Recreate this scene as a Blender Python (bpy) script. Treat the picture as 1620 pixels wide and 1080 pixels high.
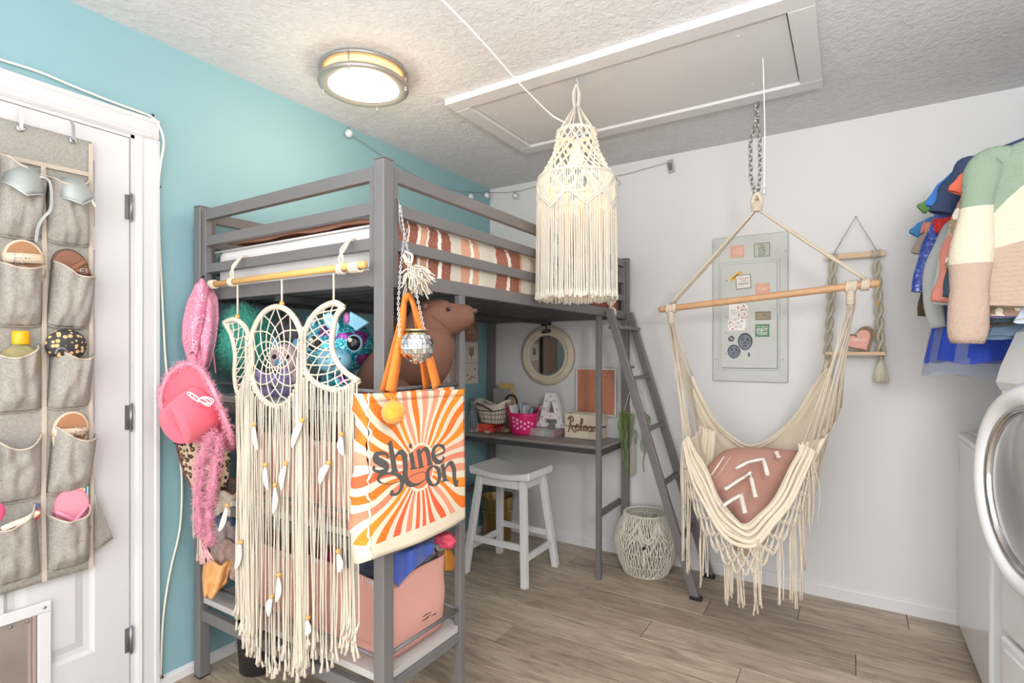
import bpy, bmesh, math, random
from math import sin, cos, pi, radians, sqrt, atan2
from mathutils import Vector, Matrix, noise as mnoise
from mathutils.geometry import tessellate_polygon

for _o in list(bpy.data.objects):
    bpy.data.objects.remove(_o)
SC = bpy.context.scene
COL = SC.collection
R = random.Random(7)

# ---------------------------------------------------------------- camera
YAW = radians(32.1)
CAM = Vector((2.207, -3.218, 1.27))
FWD = Vector((-sin(YAW), cos(YAW), 0)); RGT = Vector((cos(YAW), sin(YAW), 0)); UP = Vector((0, 0, 1))
cd = bpy.data.cameras.new('camera'); cam = bpy.data.objects.new('camera', cd); COL.objects.link(cam)
cam.location = CAM; cam.rotation_euler = (pi / 2, 0, YAW)
cd.sensor_width = 36; cd.lens = 850 / 1620 * 36; cd.shift_y = 15 / 1620; cd.clip_start = .02
SC.camera = cam
# ---------------------------------------------------------------- light and exposure
SC.view_settings.view_transform = 'Standard'; SC.view_settings.look = 'None'
SC.view_settings.gamma = 1; SC.view_settings.use_curve_mapping = False
SC.view_settings.exposure = 0.1
w = bpy.data.worlds.new('world'); SC.world = w; w.use_nodes = True
w.node_tree.nodes['Background'].inputs[0].default_value = (.9, .95, 1, 1)
w.node_tree.nodes['Background'].inputs[1].default_value = .6
def area(name, loc, rot, sx, sy, power, col=(1, 1, 1)):
    l = bpy.data.lights.new(name, 'AREA'); l.shape = 'RECTANGLE'; l.size = sx; l.size_y = sy; l.energy = power; l.color = col
    o = bpy.data.objects.new(name, l); COL.objects.link(o); o.location = loc; o.rotation_euler = rot
    return o
area('rear_fill', (1.6, -4.5, 1.2), (pi / 2, 0, 0), 3.0, 1.9, 62, (1, .985, .97))  # added fill from behind the camera, keeps the room evenly lit
area('ceiling_bounce_fill', (2.25, -3.35, 1.75), (pi, 0, 0), .5, .5, 75, (1, .99, .975))   # added fill, aimed up so the ceiling spreads it over the room
area('camera_flash', CAM + RGT * .55 + Vector((0, 0, .45)) - FWD * .1, (pi / 2, 0, YAW), .3, .3, 15, (1, .99, .98))

# ---------------------------------------------------------------- pixel rays onto real planes
def ray(px, py): return FWD + RGT * ((px - 810) / 850) + UP * ((555 - py) / 850)
def on(px, py, x=None, y=None, z=None, d=None):
    r = ray(px, py)
    t = d if d is not None else (x - CAM.x) / r.x if x is not None else (y - CAM.y) / r.y if y is not None else (z - CAM.z) / r.z
    return CAM + r * t

# ---------------------------------------------------------------- materials
def lin(c):
    c = c / 255
    return c / 12.92 if c <= .04045 else ((c + .055) / 1.055) ** 2.4
def rgb(c): return (lin(c[0]), lin(c[1]), lin(c[2]), 1)
_M = {}
class NT:
    def __init__(s, m): s.m = m; s.t = m.node_tree; s.n = s.t.nodes; s.l = s.t.links; s.b = s.n['Principled BSDF']
    def node(s, ty, **k):
        n = s.n.new(ty)
        for a, v in k.items():
            if a.startswith('i_'): n.inputs[int(a[2:]) if a[2:].isdigit() else a[2:]].default_value = v
            else: setattr(n, a, v)
        return n
    def link(s, a, b): s.l.new(a, b)
    def math(s, op, a, b=None, c=None):
        n = s.n.new('ShaderNodeMath'); n.operation = op
        for i, v in enumerate((a, b, c)):
            if v is None: continue
            if isinstance(v, (int, float)): n.inputs[i].default_value = v
            else: s.l.new(v, n.inputs[i])
        return n.outputs[0]
    def ramp(s, fac, stops, interp='LINEAR'):
        n = s.n.new('ShaderNodeValToRGB'); n.color_ramp.interpolation = interp
        e = n.color_ramp.elements
        while len(e) < len(stops): e.new(.5)
        for i, (p, c) in enumerate(stops): e[i].position = p; e[i].color = rgb(c)
        s.l.new(fac, n.inputs[0]); return n.outputs[0]
    def mix(s, fac, a, b, blend='MIX'):
        n = s.n.new('ShaderNodeMix'); n.data_type = 'RGBA'; n.blend_type = blend
        for i, v in ((0, fac), (6, a), (7, b)):
            if isinstance(v, (int, float)): n.inputs[i].default_value = v
            elif isinstance(v, tuple): n.inputs[i].default_value = rgb(v)
            else: s.l.new(v, n.inputs[i])
        return n.outputs[2]
    def coord(s, kind='Object', scale=(1, 1, 1), rot=(0, 0, 0), loc=(0, 0, 0)):
        tc = s.n.new('ShaderNodeTexCoord'); mp = s.n.new('ShaderNodeMapping')
        mp.inputs[3].default_value = scale; mp.inputs[2].default_value = rot; mp.inputs[1].default_value = loc
        s.l.new(tc.outputs[kind], mp.inputs[0]); return mp.outputs[0]
    def noise(s, vec, scale, detail=4, rough=.55, dist=0):
        n = s.n.new('ShaderNodeTexNoise'); n.inputs['Scale'].default_value = scale; n.inputs['Detail'].default_value = detail
        n.inputs['Roughness'].default_value = rough; n.inputs['Distortion'].default_value = dist
        s.l.new(vec, n.inputs['Vector']); return n.outputs[0]
    def voro(s, vec, scale, feature='F1', out=0, rnd=1):
        n = s.n.new('ShaderNodeTexVoronoi'); n.feature = feature; n.inputs['Scale'].default_value = scale
        n.inputs['Randomness'].default_value = rnd
        s.l.new(vec, n.inputs['Vector']); return n.outputs[out]
    def bump(s, h, strength=.3, dist=.002):
        n = s.n.new('ShaderNodeBump'); n.inputs['Strength'].default_value = strength; n.inputs['Distance'].default_value = dist
        s.l.new(h, n.inputs['Height']); s.l.new(n.outputs[0], s.b.inputs['Normal'])
    def color(s, c): s.l.new(c, s.b.inputs['Base Color'])
def mat(name, col=(200, 200, 200), rough=.6, metal=0, bump=None, var=None, emit=None, trans=None, alpha=None, sheen=0, coat=0):
    """bump = (scale, strength, distance); var = (scale, other colour, amount)"""
    if name in _M: return _M[name]
    m = bpy.data.materials.new(name); m.use_nodes = True; t = NT(m); b = t.b
    b.inputs['Base Color'].default_value = rgb(col); b.inputs['Roughness'].default_value = rough; b.inputs['Metallic'].default_value = metal
    if sheen: b.inputs['Sheen Weight'].default_value = sheen
    if coat: b.inputs['Coat Weight'].default_value = coat
    if trans: b.inputs['Transmission Weight'].default_value = trans; b.inputs['IOR'].default_value = 1.2
    if alpha is not None: b.inputs['Alpha'].default_value = alpha
    if emit: b.inputs['Emission Color'].default_value = rgb(emit[0]); b.inputs['Emission Strength'].default_value = emit[1]
    if bump or var: v = t.coord()
    if var:
        n = t.noise(v, var[0], 5); f = t.math('MULTIPLY', t.math('SUBTRACT', n, .3), var[2] * 2.5)
        f = t.math('MINIMUM', t.math('MAXIMUM', f, 0), 1); t.color(t.mix(f, col, var[1]))
    if bump: t.bump(t.noise(v, bump[0], 3), bump[1], bump[2] if len(bump) > 2 else .002)
    _M[name] = m; return m
def custom(name, fn, rough=.7):
    if name in _M: return _M[name]
    m = bpy.data.materials.new(name); m.use_nodes = True; t = NT(m); t.b.inputs['Roughness'].default_value = rough
    fn(t); _M[name] = m; return m

# ---------------------------------------------------------------- mesh building
def frames(pts, closed=False):
    n = len(pts); T = []
    for i in range(n):
        a = pts[(i - 1) % n] if (closed or i > 0) else pts[i]
        b = pts[(i + 1) % n] if (closed or i < n - 1) else pts[i]
        d = b - a; T.append(d.normalized() if d.length > 1e-9 else (T[-1] if T else Vector((0, 0, 1))))
    u = T[0].cross(Vector((0, 0, 1)))
    if u.length < .05: u = T[0].cross(Vector((0, 1, 0)))
    u.normalize(); F = []
    for t in T:
        u = u - t * u.dot(t)
        if u.length < 1e-6: u = t.orthogonal()
        u.normalize(); F.append((t, u, t.cross(u)))
    return F
class MB:
    def __init__(s): s.v = []; s.f = []; s.mi = []; s.sm = []; s.uv = None
    def add(s, vs, fs, mi=0, sm=False):
        o = len(s.v); s.v.extend(Vector(v) for v in vs)
        for f in fs: s.f.append([i + o for i in f]); s.mi.append(mi); s.sm.append(sm)
        return s
    def box(s, c, d, rot=None, mi=0):
        c = Vector(c); vs = []
        for x in (-.5, .5):
            for y in (-.5, .5):
                for z in (-.5, .5):
                    p = Vector((x * d[0], y * d[1], z * d[2])); vs.append(c + (rot @ p if rot else p))
        return s.add(vs, [(0, 1, 3, 2), (4, 6, 7, 5), (0, 4, 5, 1), (2, 3, 7, 6), (0, 2, 6, 4), (1, 5, 7, 3)], mi)
    def b2(s, lo, hi, mi=0):
        lo = Vector(lo); hi = Vector(hi); return s.box((lo + hi) / 2, hi - lo, None, mi)
    def bar(s, a, b, w, h, up=(0, 0, 1), mi=0):
        a = Vector(a); b = Vector(b); t = (b - a).normalized(); u = Vector(up); u = (u - t * u.dot(t)).normalized(); x = t.cross(u)
        vs = [p + x * (sx * w / 2) + u * (sy * h / 2) for p in (a, b) for sx, sy in ((-1, -1), (1, -1), (1, 1), (-1, 1))]
        return s.add(vs, [(3, 2, 1, 0), (4, 5, 6, 7), (0, 1, 5, 4), (1, 2, 6, 5), (2, 3, 7, 6), (3, 0, 4, 7)], mi)
    def tube(s, pts, r, n=6, closed=False, cap=True, mi=0, sm=True, flat=None, ref=None):
        pts = [Vector(p) for p in pts]; F = frames(pts, closed); vs = []; m = len(pts)
        for i, (t, u, w_) in enumerate(F):
            if ref is not None:
                rr = Vector(ref); u = (rr - t * rr.dot(t))
                u = u.normalized() if u.length > 1e-5 else t.orthogonal().normalized(); w_ = t.cross(u)
            rr_ = r[i] if isinstance(r, (list, tuple)) else r
            fl = flat if flat else 1
            for k in range(n):
                a = 2 * pi * k / n; vs.append(pts[i] + u * (cos(a) * rr_ * fl) + w_ * (sin(a) * rr_))
        fs = []
        for i in range(m if closed else m - 1):
            j = (i + 1) % m
            for k in range(n): fs.append((i * n + k, i * n + (k + 1) % n, j * n + (k + 1) % n, j * n + k))
        if cap and not closed:
            fs.append(tuple(range(n - 1, -1, -1))); fs.append(tuple((m - 1) * n + k for k in range(n)))
        return s.add(vs, fs, mi, sm)
    def ribbon(s, pts, w, th, nrm, mi=0, sm=False):
        """flat strip: width w (number or list) across, thickness th along nrm"""
        pts = [Vector(p) for p in pts]; F = frames(pts); vs = []
        for i, (t, _, __) in enumerate(F):
            nn = nrm[i] if isinstance(nrm, list) else nrm
            nn = Vector(nn); nn = (nn - t * nn.dot(t)).normalized(); x = t.cross(nn); ww = w[i] if isinstance(w, (list, tuple)) else w
            for a, b in ((-.5, -.5), (.5, -.5), (.5, .5), (-.5, .5)): vs.append(pts[i] + x * (a * ww) + nn * (b * th))
        fs = []
        for i in range(len(pts) - 1):
            for k in range(4): fs.append((i * 4 + k, i * 4 + (k + 1) % 4, i * 4 + 4 + (k + 1) % 4, i * 4 + 4 + k))
        m = (len(pts) - 1) * 4; fs += [(3, 2, 1, 0), (m, m + 1, m + 2, m + 3)]
        return s.add(vs, fs, mi, sm)
    def lathe(s, prof, n=24, c=(0, 0, 0), rot=None, mi=0, sm=True, cap=False, sx=1, sy=1):
        c = Vector(c); vs = []
        for r_, z in prof:
            for k in range(n):
                a = 2 * pi * k / n; p = Vector((r_ * cos(a) * sx, r_ * sin(a) * sy, z)); vs.append(c + (rot @ p if rot else p))
        fs = []
        for i in range(len(prof) - 1):
            for k in range(n): fs.append((i * n + k, i * n + (k + 1) % n, (i + 1) * n + (k + 1) % n, (i + 1) * n + k))
        if cap: fs.append(tuple(range(n - 1, -1, -1))); fs.append(tuple((len(prof) - 1) * n + k for k in range(n)))
        return s.add(vs, fs, mi, sm)
    def ball(s, c, r, nu=14, nv=10, rot=None, mi=0, fn=None):
        c = Vector(c); r = Vector((r, r, r)) if isinstance(r, (int, float)) else Vector(r); vs = []
        for i in range(nv + 1):
            th = pi * i / nv
            for k in range(nu):
                a = 2 * pi * k / nu; p = Vector((sin(th) * cos(a), sin(th) * sin(a), cos(th)))
                if fn: p = fn(p)
                p = Vector((p.x * r.x, p.y * r.y, p.z * r.z)); vs.append(c + (rot @ p if rot else p))
        fs = []
        for i in range(nv):
            for k in range(nu): fs.append((i * nu + k, (i + 1) * nu + k, (i + 1) * nu + (k + 1) % nu, i * nu + (k + 1) % nu))
        return s.add(vs, fs, mi, True)
    def grid(s, fn, nu, nv, mi=0, sm=True, closed=False):
        vs = []; 
        for j in range(nv + 1):
            for i in range(nu + (0 if closed else 1)): vs.append(Vector(fn(i / nu, j / nv)))
        W = nu if closed else nu + 1; fs = []
        for j in range(nv):
            for i in range(nu):
                i2 = (i + 1) % W; fs.append((j * W + i, j * W + i2, (j + 1) * W + i2, (j + 1) * W + i))
        return s.add(vs, fs, mi, sm)
    def prism(s, poly, h, mtx=None, mi=0, holes=()):
        """poly (2-D, may be concave, with holes) extruded 0..h along local z"""
        loops = [list(poly)] + [list(x) for x in holes]; flat = [p for l in loops for p in l]; n = len(flat)
        tris = tessellate_polygon([[Vector((p[0], p[1], 0)) for p in l] for l in loops])
        vs = [Vector((p[0], p[1], z)) for z in (0, h) for p in flat]
        if mtx: vs = [mtx @ v for v in vs]
        fs = [(a, b, c) for a, b, c in tris] + [(c + n, b + n, a + n) for a, b, c in tris]; o = 0
        for l in loops:
            m = len(l)
            for k in range(m): fs.append((o + k, o + (k + 1) % m, o + (k + 1) % m + n, o + k + n))
            o += m
        return s.add(vs, fs, mi)
    def spikes(s, centres, r, n, ln, w=.0012, mi=0, bias=None):
        """fine hairs standing off points"""
        for _ in range(n):
            c = Vector(R.choice(centres)); d = Vector((R.gauss(0, 1), R.gauss(0, 1), R.gauss(0, 1))).normalized()
            if bias: d = (d + Vector(bias)).normalized()
            a = c + d * r * R.uniform(.3, 1); x = d.orthogonal().normalized() * w
            e = a + d * ln * R.uniform(.5, 1.2) + Vector((R.gauss(0, 1), R.gauss(0, 1), R.gauss(0, 1))) * ln * .2
            y = d.cross(x); s.add([a - x, a + x, a + y * 1.5, e], [(0, 1, 3), (1, 2, 3), (2, 0, 3)], mi, True)
        return s
    def move(s, M_): s.v = [M_ @ v for v in s.v]; return s
    def build(s, name, m, parent=None, bevel=0, sub=0, solid=0, label=None, kind=None, shift=True, seg=2, fix=True):
        off = Vector((0, 0, 0)); p = parent
        if shift:
            while p: off = off + p.location; p = p.parent
        me = bpy.data.meshes.new(name); me.from_pydata([v - off for v in s.v], [], s.f)
        ms = m if isinstance(m, (list, tuple)) else [m]
        for x in ms: me.materials.append(x)
        me.polygons.foreach_set('material_index', s.mi); me.polygons.foreach_set('use_smooth', s.sm)
        if fix:
            bm = bmesh.new(); bm.from_mesh(me); bmesh.ops.recalc_face_normals(bm, faces=bm.faces); bm.to_mesh(me); bm.free()
        me.update()
        o = bpy.data.objects.new(name, me); COL.objects.link(o)
        if parent: o.parent = parent
        if solid: md = o.modifiers.new('Solidify', 'SOLIDIFY'); md.thickness = solid; md.offset = 0
        if sub: md = o.modifiers.new('Subsurf', 'SUBSURF'); md.levels = sub; md.render_levels = sub
        if bevel: md = o.modifiers.new('Bevel', 'BEVEL'); md.width = bevel; md.segments = seg; md.limit_method = 'ANGLE'; md.angle_limit = radians(40)
        if label: o['label'] = label
        if kind: o['kind'] = kind
        return o
def tag(o, label, cat, group=None, kind=None):
    o['label'] = label; o['category'] = cat
    if group: o['group'] = group
    if kind: o['kind'] = kind
    return o
def thing(name, label, cat, loc=(0, 0, 0), group=None, rz=0):
    o = bpy.data.objects.new(name, None); COL.objects.link(o); o.location = loc; o.empty_display_size = .05
    o.rotation_euler = (0, 0, rz); return tag(o, label, cat, group)
def struct(o): o['kind'] = 'structure'; return o
def copy_tree(o, parent=None, **pr):
    c = o.copy(); COL.objects.link(c); c.parent = parent
    for k, v in pr.items(): c[k] = v
    for ch in o.children: copy_tree(ch, c)
    return c
def catmull(P, n=6, closed=False):
    P = [Vector(p) for p in P]; out = []; m = len(P)
    for i in range(m if closed else m - 1):
        p0 = P[(i - 1) % m] if (closed or i > 0) else P[0]; p1 = P[i]; p2 = P[(i + 1) % m]; p3 = P[(i + 2) % m] if (closed or i + 2 < m) else P[-1]
        for k in range(n):
            t = k / n; out.append(.5 * ((2 * p1) + (p2 - p0) * t + (2 * p0 - 5 * p1 + 4 * p2 - p3) * t * t + (3 * p1 - p0 - 3 * p2 + p3) * t ** 3))
    if not closed: out.append(P[-1])
    return out
def nz(p, s=1.0, seed=0): return mnoise.noise(Vector((p[0] * s + seed, p[1] * s - seed, p[2] * s + seed * .7)))
def basis(o, x, y, z=None):
    x = Vector(x); y = Vector(y); z = Vector(z) if z is not None else x.cross(y)
    return Matrix(((x.x, y.x, z.x, o[0]), (x.y, y.y, z.y, o[1]), (x.z, y.z, z.z, o[2]), (0, 0, 0, 1)))
def text_part(body, size, depth, mtx, name, m, parent, label=None, width=None, sx=1.0, shear=0, offset=0):
    cu = bpy.data.curves.new('tmp', 'FONT'); cu.body = body; cu.size = size; cu.extrude = depth / 2; cu.align_x = 'CENTER'; cu.align_y = 'CENTER'
    cu.resolution_u = 3; cu.shear = shear; cu.offset = offset; cu.space_line = .95
    o = bpy.data.objects.new('tmp', cu); COL.objects.link(o); dg = bpy.context.evaluated_depsgraph_get()
    me = o.evaluated_get(dg).to_mesh(); vs = [v.co.copy() for v in me.vertices]; fs = [tuple(p.vertices) for p in me.polygons]
    bpy.data.objects.remove(o); bpy.data.curves.remove(cu)
    k = sx
    if width and vs:
        ww = max(v.x for v in vs) - min(v.x for v in vs); k = width / ww if ww else 1
    mb = MB(); mb.add([mtx @ Vector((v.x * k, v.y, v.z + depth / 2)) for v in vs], fs)
    return mb.build(name, m, parent, label=label)
def chain(mb, pts, L, r, wd=.55, n=5, m=8):
    """links of length L along a polyline"""
    pts = [Vector(p) for p in pts]; tot = sum((b - a).length for a, b in zip(pts, pts[1:])); cnt = max(1, int(tot / (L * .72)))
    def at(s_):
        s_ *= tot
        for a, b in zip(pts, pts[1:]):
            d = (b - a).length
            if s_ <= d: return a.lerp(b, s_ / d), (b - a).normalized()
            s_ -= d
        return pts[-1], (pts[-1] - pts[-2]).normalized()
    for i in range(cnt):
        c, t = at((i + .5) / cnt); u = t.orthogonal().normalized(); v = t.cross(u)
        if i % 2: u, v = v, u
        P = []
        for k in range(m):
            a = 2 * pi * k / m; P.append(c + t * (cos(a) * L * .5) + u * (sin(a) * L * wd * .5))
        mb.tube(P, r, n, closed=True)
    return mb

# ---------------------------------------------------------------- shared materials
GREY_METAL = mat('bed_metal', (116, 114, 115), .45, .15, bump=(300, .05, .0005))
SLAT_METAL = mat('slat_metal', (74, 74, 76), .5, .2)
ROPE = mat('natural_cotton_rope', (214, 204, 187), .9, bump=(400, .5, .0015), sheen=.2)
ROPE_W = mat('white_cotton_rope', (212, 206, 194), .9, bump=(400, .5, .0015), sheen=.2)
WOOD_L = mat('light_wood', (222, 182, 132), .5, bump=(60, .1), var=(30, (200, 158, 108), .5))
CHROME = mat('chrome', (210, 210, 212), .18, 1)
WHITE = mat('white_gloss', (222, 222, 224), .35)
BLACK = mat('black_plastic', (28, 28, 30), .4)
# ================================================================ ROOM SHELL
H = 2.44; XR = 3.6; YR = -4.65
WALL_T = mat('teal_wall_paint', (138, 177, 185), .55, bump=(220, .12, .001), var=(2, (132, 172, 181), .5))
WALL_W = mat('white_wall_paint', (219, 220, 221), .55, bump=(200, .12, .001), var=(1.5, (214, 215, 217), .5))
DOORW = mat('door_paint', (212, 212, 214), .35, bump=(150, .05, .0008))
def f_ceil(t):
    v = t.coord(); a = t.noise(v, 42, 5, .6, .6); b = t.noise(v, 13, 3, .6, 1.2)
    h = t.math('ADD', t.math('MULTIPLY', a, .7), t.math('MULTIPLY', b, .45)); t.color(t.ramp(h, [(.3, (204, 204, 206)), (.75, (222, 222, 223))])); t.bump(h, .75, .012)
CEIL = custom('textured_ceiling', f_ceil, .9)
def f_plank(t):
    oi = t.node('ShaderNodeObjectInfo'); tc = t.node('ShaderNodeTexCoord'); va = t.node('ShaderNodeVectorMath', operation='ADD')
    cx = t.node('ShaderNodeCombineXYZ'); t.link(t.math('MULTIPLY', oi.outputs['Random'], 37), cx.inputs[0]); t.link(t.math('MULTIPLY', oi.outputs['Random'], 91), cx.inputs[1])
    t.link(tc.outputs['Object'], va.inputs[0]); t.link(cx.outputs[0], va.inputs[1])
    def mp(sc):
        m = t.node('ShaderNodeMapping'); m.inputs[3].default_value = sc; t.link(va.outputs[0], m.inputs[0]); return m.outputs[0]
    g = t.noise(mp((1.0, 9, 1)), 3.0, 9, .66, 1.4); f = t.noise(mp((3, 90, 1)), 4, 6, .7, .2); k = t.noise(mp((2.2, 5, 1)), 1.7, 3, .5, 1.5)
    base = t.ramp(g, [(.3, (132, 117, 102)), (.44, (178, 162, 144)), (.57, (204, 190, 171)), (.75, (222, 209, 192))])
    c = t.mix(t.math('MULTIPLY', f, .4), base, (156, 140, 122)); c = t.mix(t.ramp(k, [(.54, (0, 0, 0)), (.68, (150, 150, 150))]), c, (116, 100, 86))
    tone = t.ramp(oi.outputs['Random'], [(0, (225, 222, 220)), (.5, (245, 243, 240)), (1, (255, 255, 253))]); c = t.mix(1.0, c, tone, 'MULTIPLY')
    t.color(c); t.bump(f, .15, .001)
PLANK = custom('weathered_oak_plank', f_plank, .45)
fl = struct(MB().b2((-.1, YR - .1, -.06), (XR + .1, .1, -.004)).build('floor', mat('floor_underlay', (70, 60, 52), .9)))
def plank_mesh(L, W):
    g = .0012; c = .0014; mb = MB(); x0, x1, y0, y1 = g, L - g, g, W - g
    vs = [(x0, y0, -.004), (x1, y0, -.004), (x1, y1, -.004), (x0, y1, -.004), (x0, y0, -c), (x1, y0, -c), (x1, y1, -c), (x0, y1, -c),
          (x0 + c, y0 + c, 0), (x1 - c, y0 + c, 0), (x1 - c, y1 - c, 0), (x0 + c, y1 - c, 0)]
    fs = [(0, 1, 5, 4), (1, 2, 6, 5), (2, 3, 7, 6), (3, 0, 4, 7), (4, 5, 9, 8), (5, 6, 10, 9), (6, 7, 11, 10), (7, 4, 8, 11), (8, 9, 10, 11)]
    return mb.add(vs, fs)
_pm = {}
W_ = .18; rows = 26; offs = [0.0, .44, .83, .21, 1.02, .6, .33, .95]
for r_ in range(rows):
    x = -offs[r_ % 8] * 1.0; y = -W_ * (r_ + 1)
    while x < XR:
        a = max(x, 0); b = min(x + 1.22, XR); L = round(b - a, 3)
        if L > .02:
            if L not in _pm: o = plank_mesh(L, W_).build('plank', PLANK, fl); _pm[L] = o.data
            else: o = bpy.data.objects.new('plank', _pm[L]); COL.objects.link(o); o.parent = fl
            o.location = (a, y, 0)
        x += 1.22
struct(MB().b2((-.1, YR - .1, H), (XR + .1, .1, H + .08)).build('ceiling', CEIL))
struct(MB().b2((-.1, 0, 0), (XR + .1, .1, H)).build('wall_back', WALL_W))
struct(MB().b2((XR, YR - .1, 0), (XR + .1, 0, H)).build('wall_right', WALL_W))
struct(MB().b2((-.1, YR - .1, 0), (XR + .1, YR, H)).build('wall_rear', WALL_W))
DY0, DY1, DZ = -3.105, -2.29, 2.055
struct(MB().b2((-.1, YR, 0), (0, DY0, H)).b2((-.1, DY1, 0), (0, 0, H)).b2((-.1, DY0, DZ), (0, DY1, H)).b2((-.11, DY0, 0), (-.1, DY1, DZ)).build('wall_left', WALL_T))
# unseen window frame behind the camera, made up to go with the rear fill
wn = struct(MB().b2((.1, YR, .35), (3.1, YR + .03, .4)).b2((.1, YR, 2.3), (3.1, YR + .03, 2.35)).b2((.1, YR, .35), (.15, YR + .03, 2.35)).b2((3.05, YR, .35), (3.1, YR + .03, 2.35)).build('added_window_1', WHITE))
# baseboards with a stepped top
BASE_P = [(0, 0), (.014, 0), (.014, .07), (.010, .078), (.010, .088), (.004, .095), (0, .095)]
def baseboard(name, a, b, n, k_=.8):
    a = Vector(a); b = Vector(b); n = Vector(n); mb = MB(); vs = [p + n * q[0] + UP * (q[1] * k_) for p in (a, b) for q in BASE_P]; k = len(BASE_P)
    mb.add(vs, [tuple(range(k))[::-1], tuple(range(k, 2 * k))] + [(i, (i + 1) % k, (i + 1) % k + k, i + k) for i in range(k)])
    return struct(mb.build(name, WHITE))
baseboard('baseboard_back', (0, 0, 0), (XR, 0, 0), (0, -1, 0)); baseboard('baseboard_left', (0, 0, 0), (0, DY1 + .077, 0), (1, 0, 0), .42)
baseboard('baseboard_right', (XR, 0, 0), (XR, YR, 0), (-1, 0, 0)); baseboard('baseboard_rear', (0, YR, 0), (XR, YR, 0), (0, 1, 0))
# door casing with a profiled face
def casing(a, b, inn):   # inn = direction towards the opening
    a = Vector(a); b = Vector(b); inn = Vector(inn); P = [(0, 0), (0, .02), (.012, .02), (.018, .015), (.05, .012), (.058, .016), (.068, .012), (.076, .004), (.076, 0)]
    mb = MB(); vs = []
    for e, p in ((0, a), (1, b)):
        for q in P: vs.append(p - inn * q[0] * -1 + Vector((1, 0, 0)) * q[1])
    k = len(P); return mb.add(vs, [tuple(range(k))[::-1], tuple(range(k, 2 * k))] + [(i, (i + 1) % k, (i + 1) % k + k, i + k) for i in range(k)])
tr = casing((0, DY1 + .076, 0), (0, DY1 + .076, DZ - .0005), (0, -1, 0)); t2 = casing((0, DY0 - .076, 0), (0, DY0 - .076, DZ - .0005), (0, 1, 0))
t3 = casing((0, DY0 - .076, DZ + .076), (0, DY1 + .076, DZ + .076), (0, 0, -1))
trim = struct(MB().add(tr.v, tr.f).add(t2.v, t2.f).add(t3.v, t3.f).build('trim_1', DOORW))
MB().b2((-.1, DY1 - .012, 0), (.0, DY1 + .001, DZ)).b2((-.1, DY0 - .001, 0), (.0, DY0 + .012, DZ)).b2((-.1, DY0, DZ - .012), (.0, DY1, DZ + .001)).build('door_jamb', DOORW, trim)
# six-panel door
dx = -.004; door = struct(bpy.data.objects.new('door_1', None)); COL.objects.link(door); door.location = (dx, DY1 - .015, .01)
yA, yB = DY0 + .015, DY1 - .015; st = .105; mid = (yA + yB) / 2
cols = [(yA + st, mid - .05), (mid + .05, yB - st)]; rz = [(.23, .83), (1.02, 1.62), (1.70, 1.93)]
mb = MB(); mb.b2((dx - .036, yA, .01), (dx - .014, yB, DZ - .014))
mb.b2((dx - .014, yA, .01), (dx, yA + st, DZ - .014)).b2((dx - .014, yB - st, .01), (dx, yB, DZ - .014)).b2((dx - .014, mid - .05, .01), (dx, mid + .05, DZ - .014))
for c in cols:
    for z0, z1 in ((.01, .23), (.83, 1.02), (1.62, 1.70), (1.93, DZ - .014)): mb.b2((dx - .014, c[0], z0), (dx, c[1], z1))
mb.build('door_leaf', DOORW, door)
for c in cols:
    for z0, z1 in rz:
        vs = []
        for g, x in ((.0, -.0005), (.012, -.011), (.03, -.0125), (.055, -.004)):
            vs += [(dx + x, c[0] + g, z0 + g), (dx + x, c[1] - g, z0 + g), (dx + x, c[1] - g, z1 - g), (dx + x, c[0] + g, z1 - g)]
        fs = [(12, 13, 14, 15)]
        for k in range(3):
            for i in range(4): fs.append((k * 4 + i, k * 4 + (i + 1) % 4, k * 4 + 4 + (i + 1) % 4, k * 4 + 4 + i))
        MB().add(vs, fs).build('door_panel', DOORW, door, fix=True)
STEEL = mat('brushed_nickel', (150, 150, 152), .35, .9)
for z in (1.79, 1.03, .225):
    mb = MB().tube([(.006, DY1 - .013, z - .045), (.006, DY1 - .013, z + .045)], .006, 10)
    mb.b2((-.003, DY1 - .03, z - .044), (.0, DY1 - .014, z + .044)).ball((.006, DY1 - .013, z + .047), .005, 8, 6).ball((.006, DY1 - .013, z - .047), .005, 8, 6)
    mb.build('door_hinge', STEEL, door)
# pet flap in the door
pf = MB(); py1, py0, pz1, pz0 = -2.533, -2.86, .46, .1
pf.b2((dx, py0, pz0 + .0355), (dx + .012, py0 + .035, pz1 - .0355)).b2((dx, py1 - .035, pz0 + .0355), (dx + .012, py1, pz1 - .0355)).b2((dx, py0, pz1 - .035), (dx + .012, py1, pz1)).b2((dx, py0, pz0), (dx + .012, py1, pz0 + .035))
fr = pf.build('pet_door_frame', WHITE, door, bevel=.003)
MB().b2((dx + .0005, py0 + .035, pz0 + .03), (dx + .004, py1 - .035, pz1 - .033)).build('pet_flap', mat('smoky_flap', (150, 141, 135), .35, bump=(40, .3, .003), var=(6, (128, 118, 112), .8)), fr)
MB().b2((dx + .004, py1 - .047, pz0 + .035), (dx + .009, py1 - .038, pz1 - .036)).b2((dx + .004, py1 - .058, pz0 + .035), (dx + .006, py1 - .05, pz1 - .036)).build('flap_seal', mat('taupe_seal', (168, 150, 142), .6), fr)
for y, z in ((py1 - .017, pz1 - .018), (py1 - .06, pz1 - .045), (py1 - .10, pz1 - .045)): MB().ball((dx + .012, y, z), (.003, .005, .005), 8, 6).build('screw', STEEL, fr)
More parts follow.
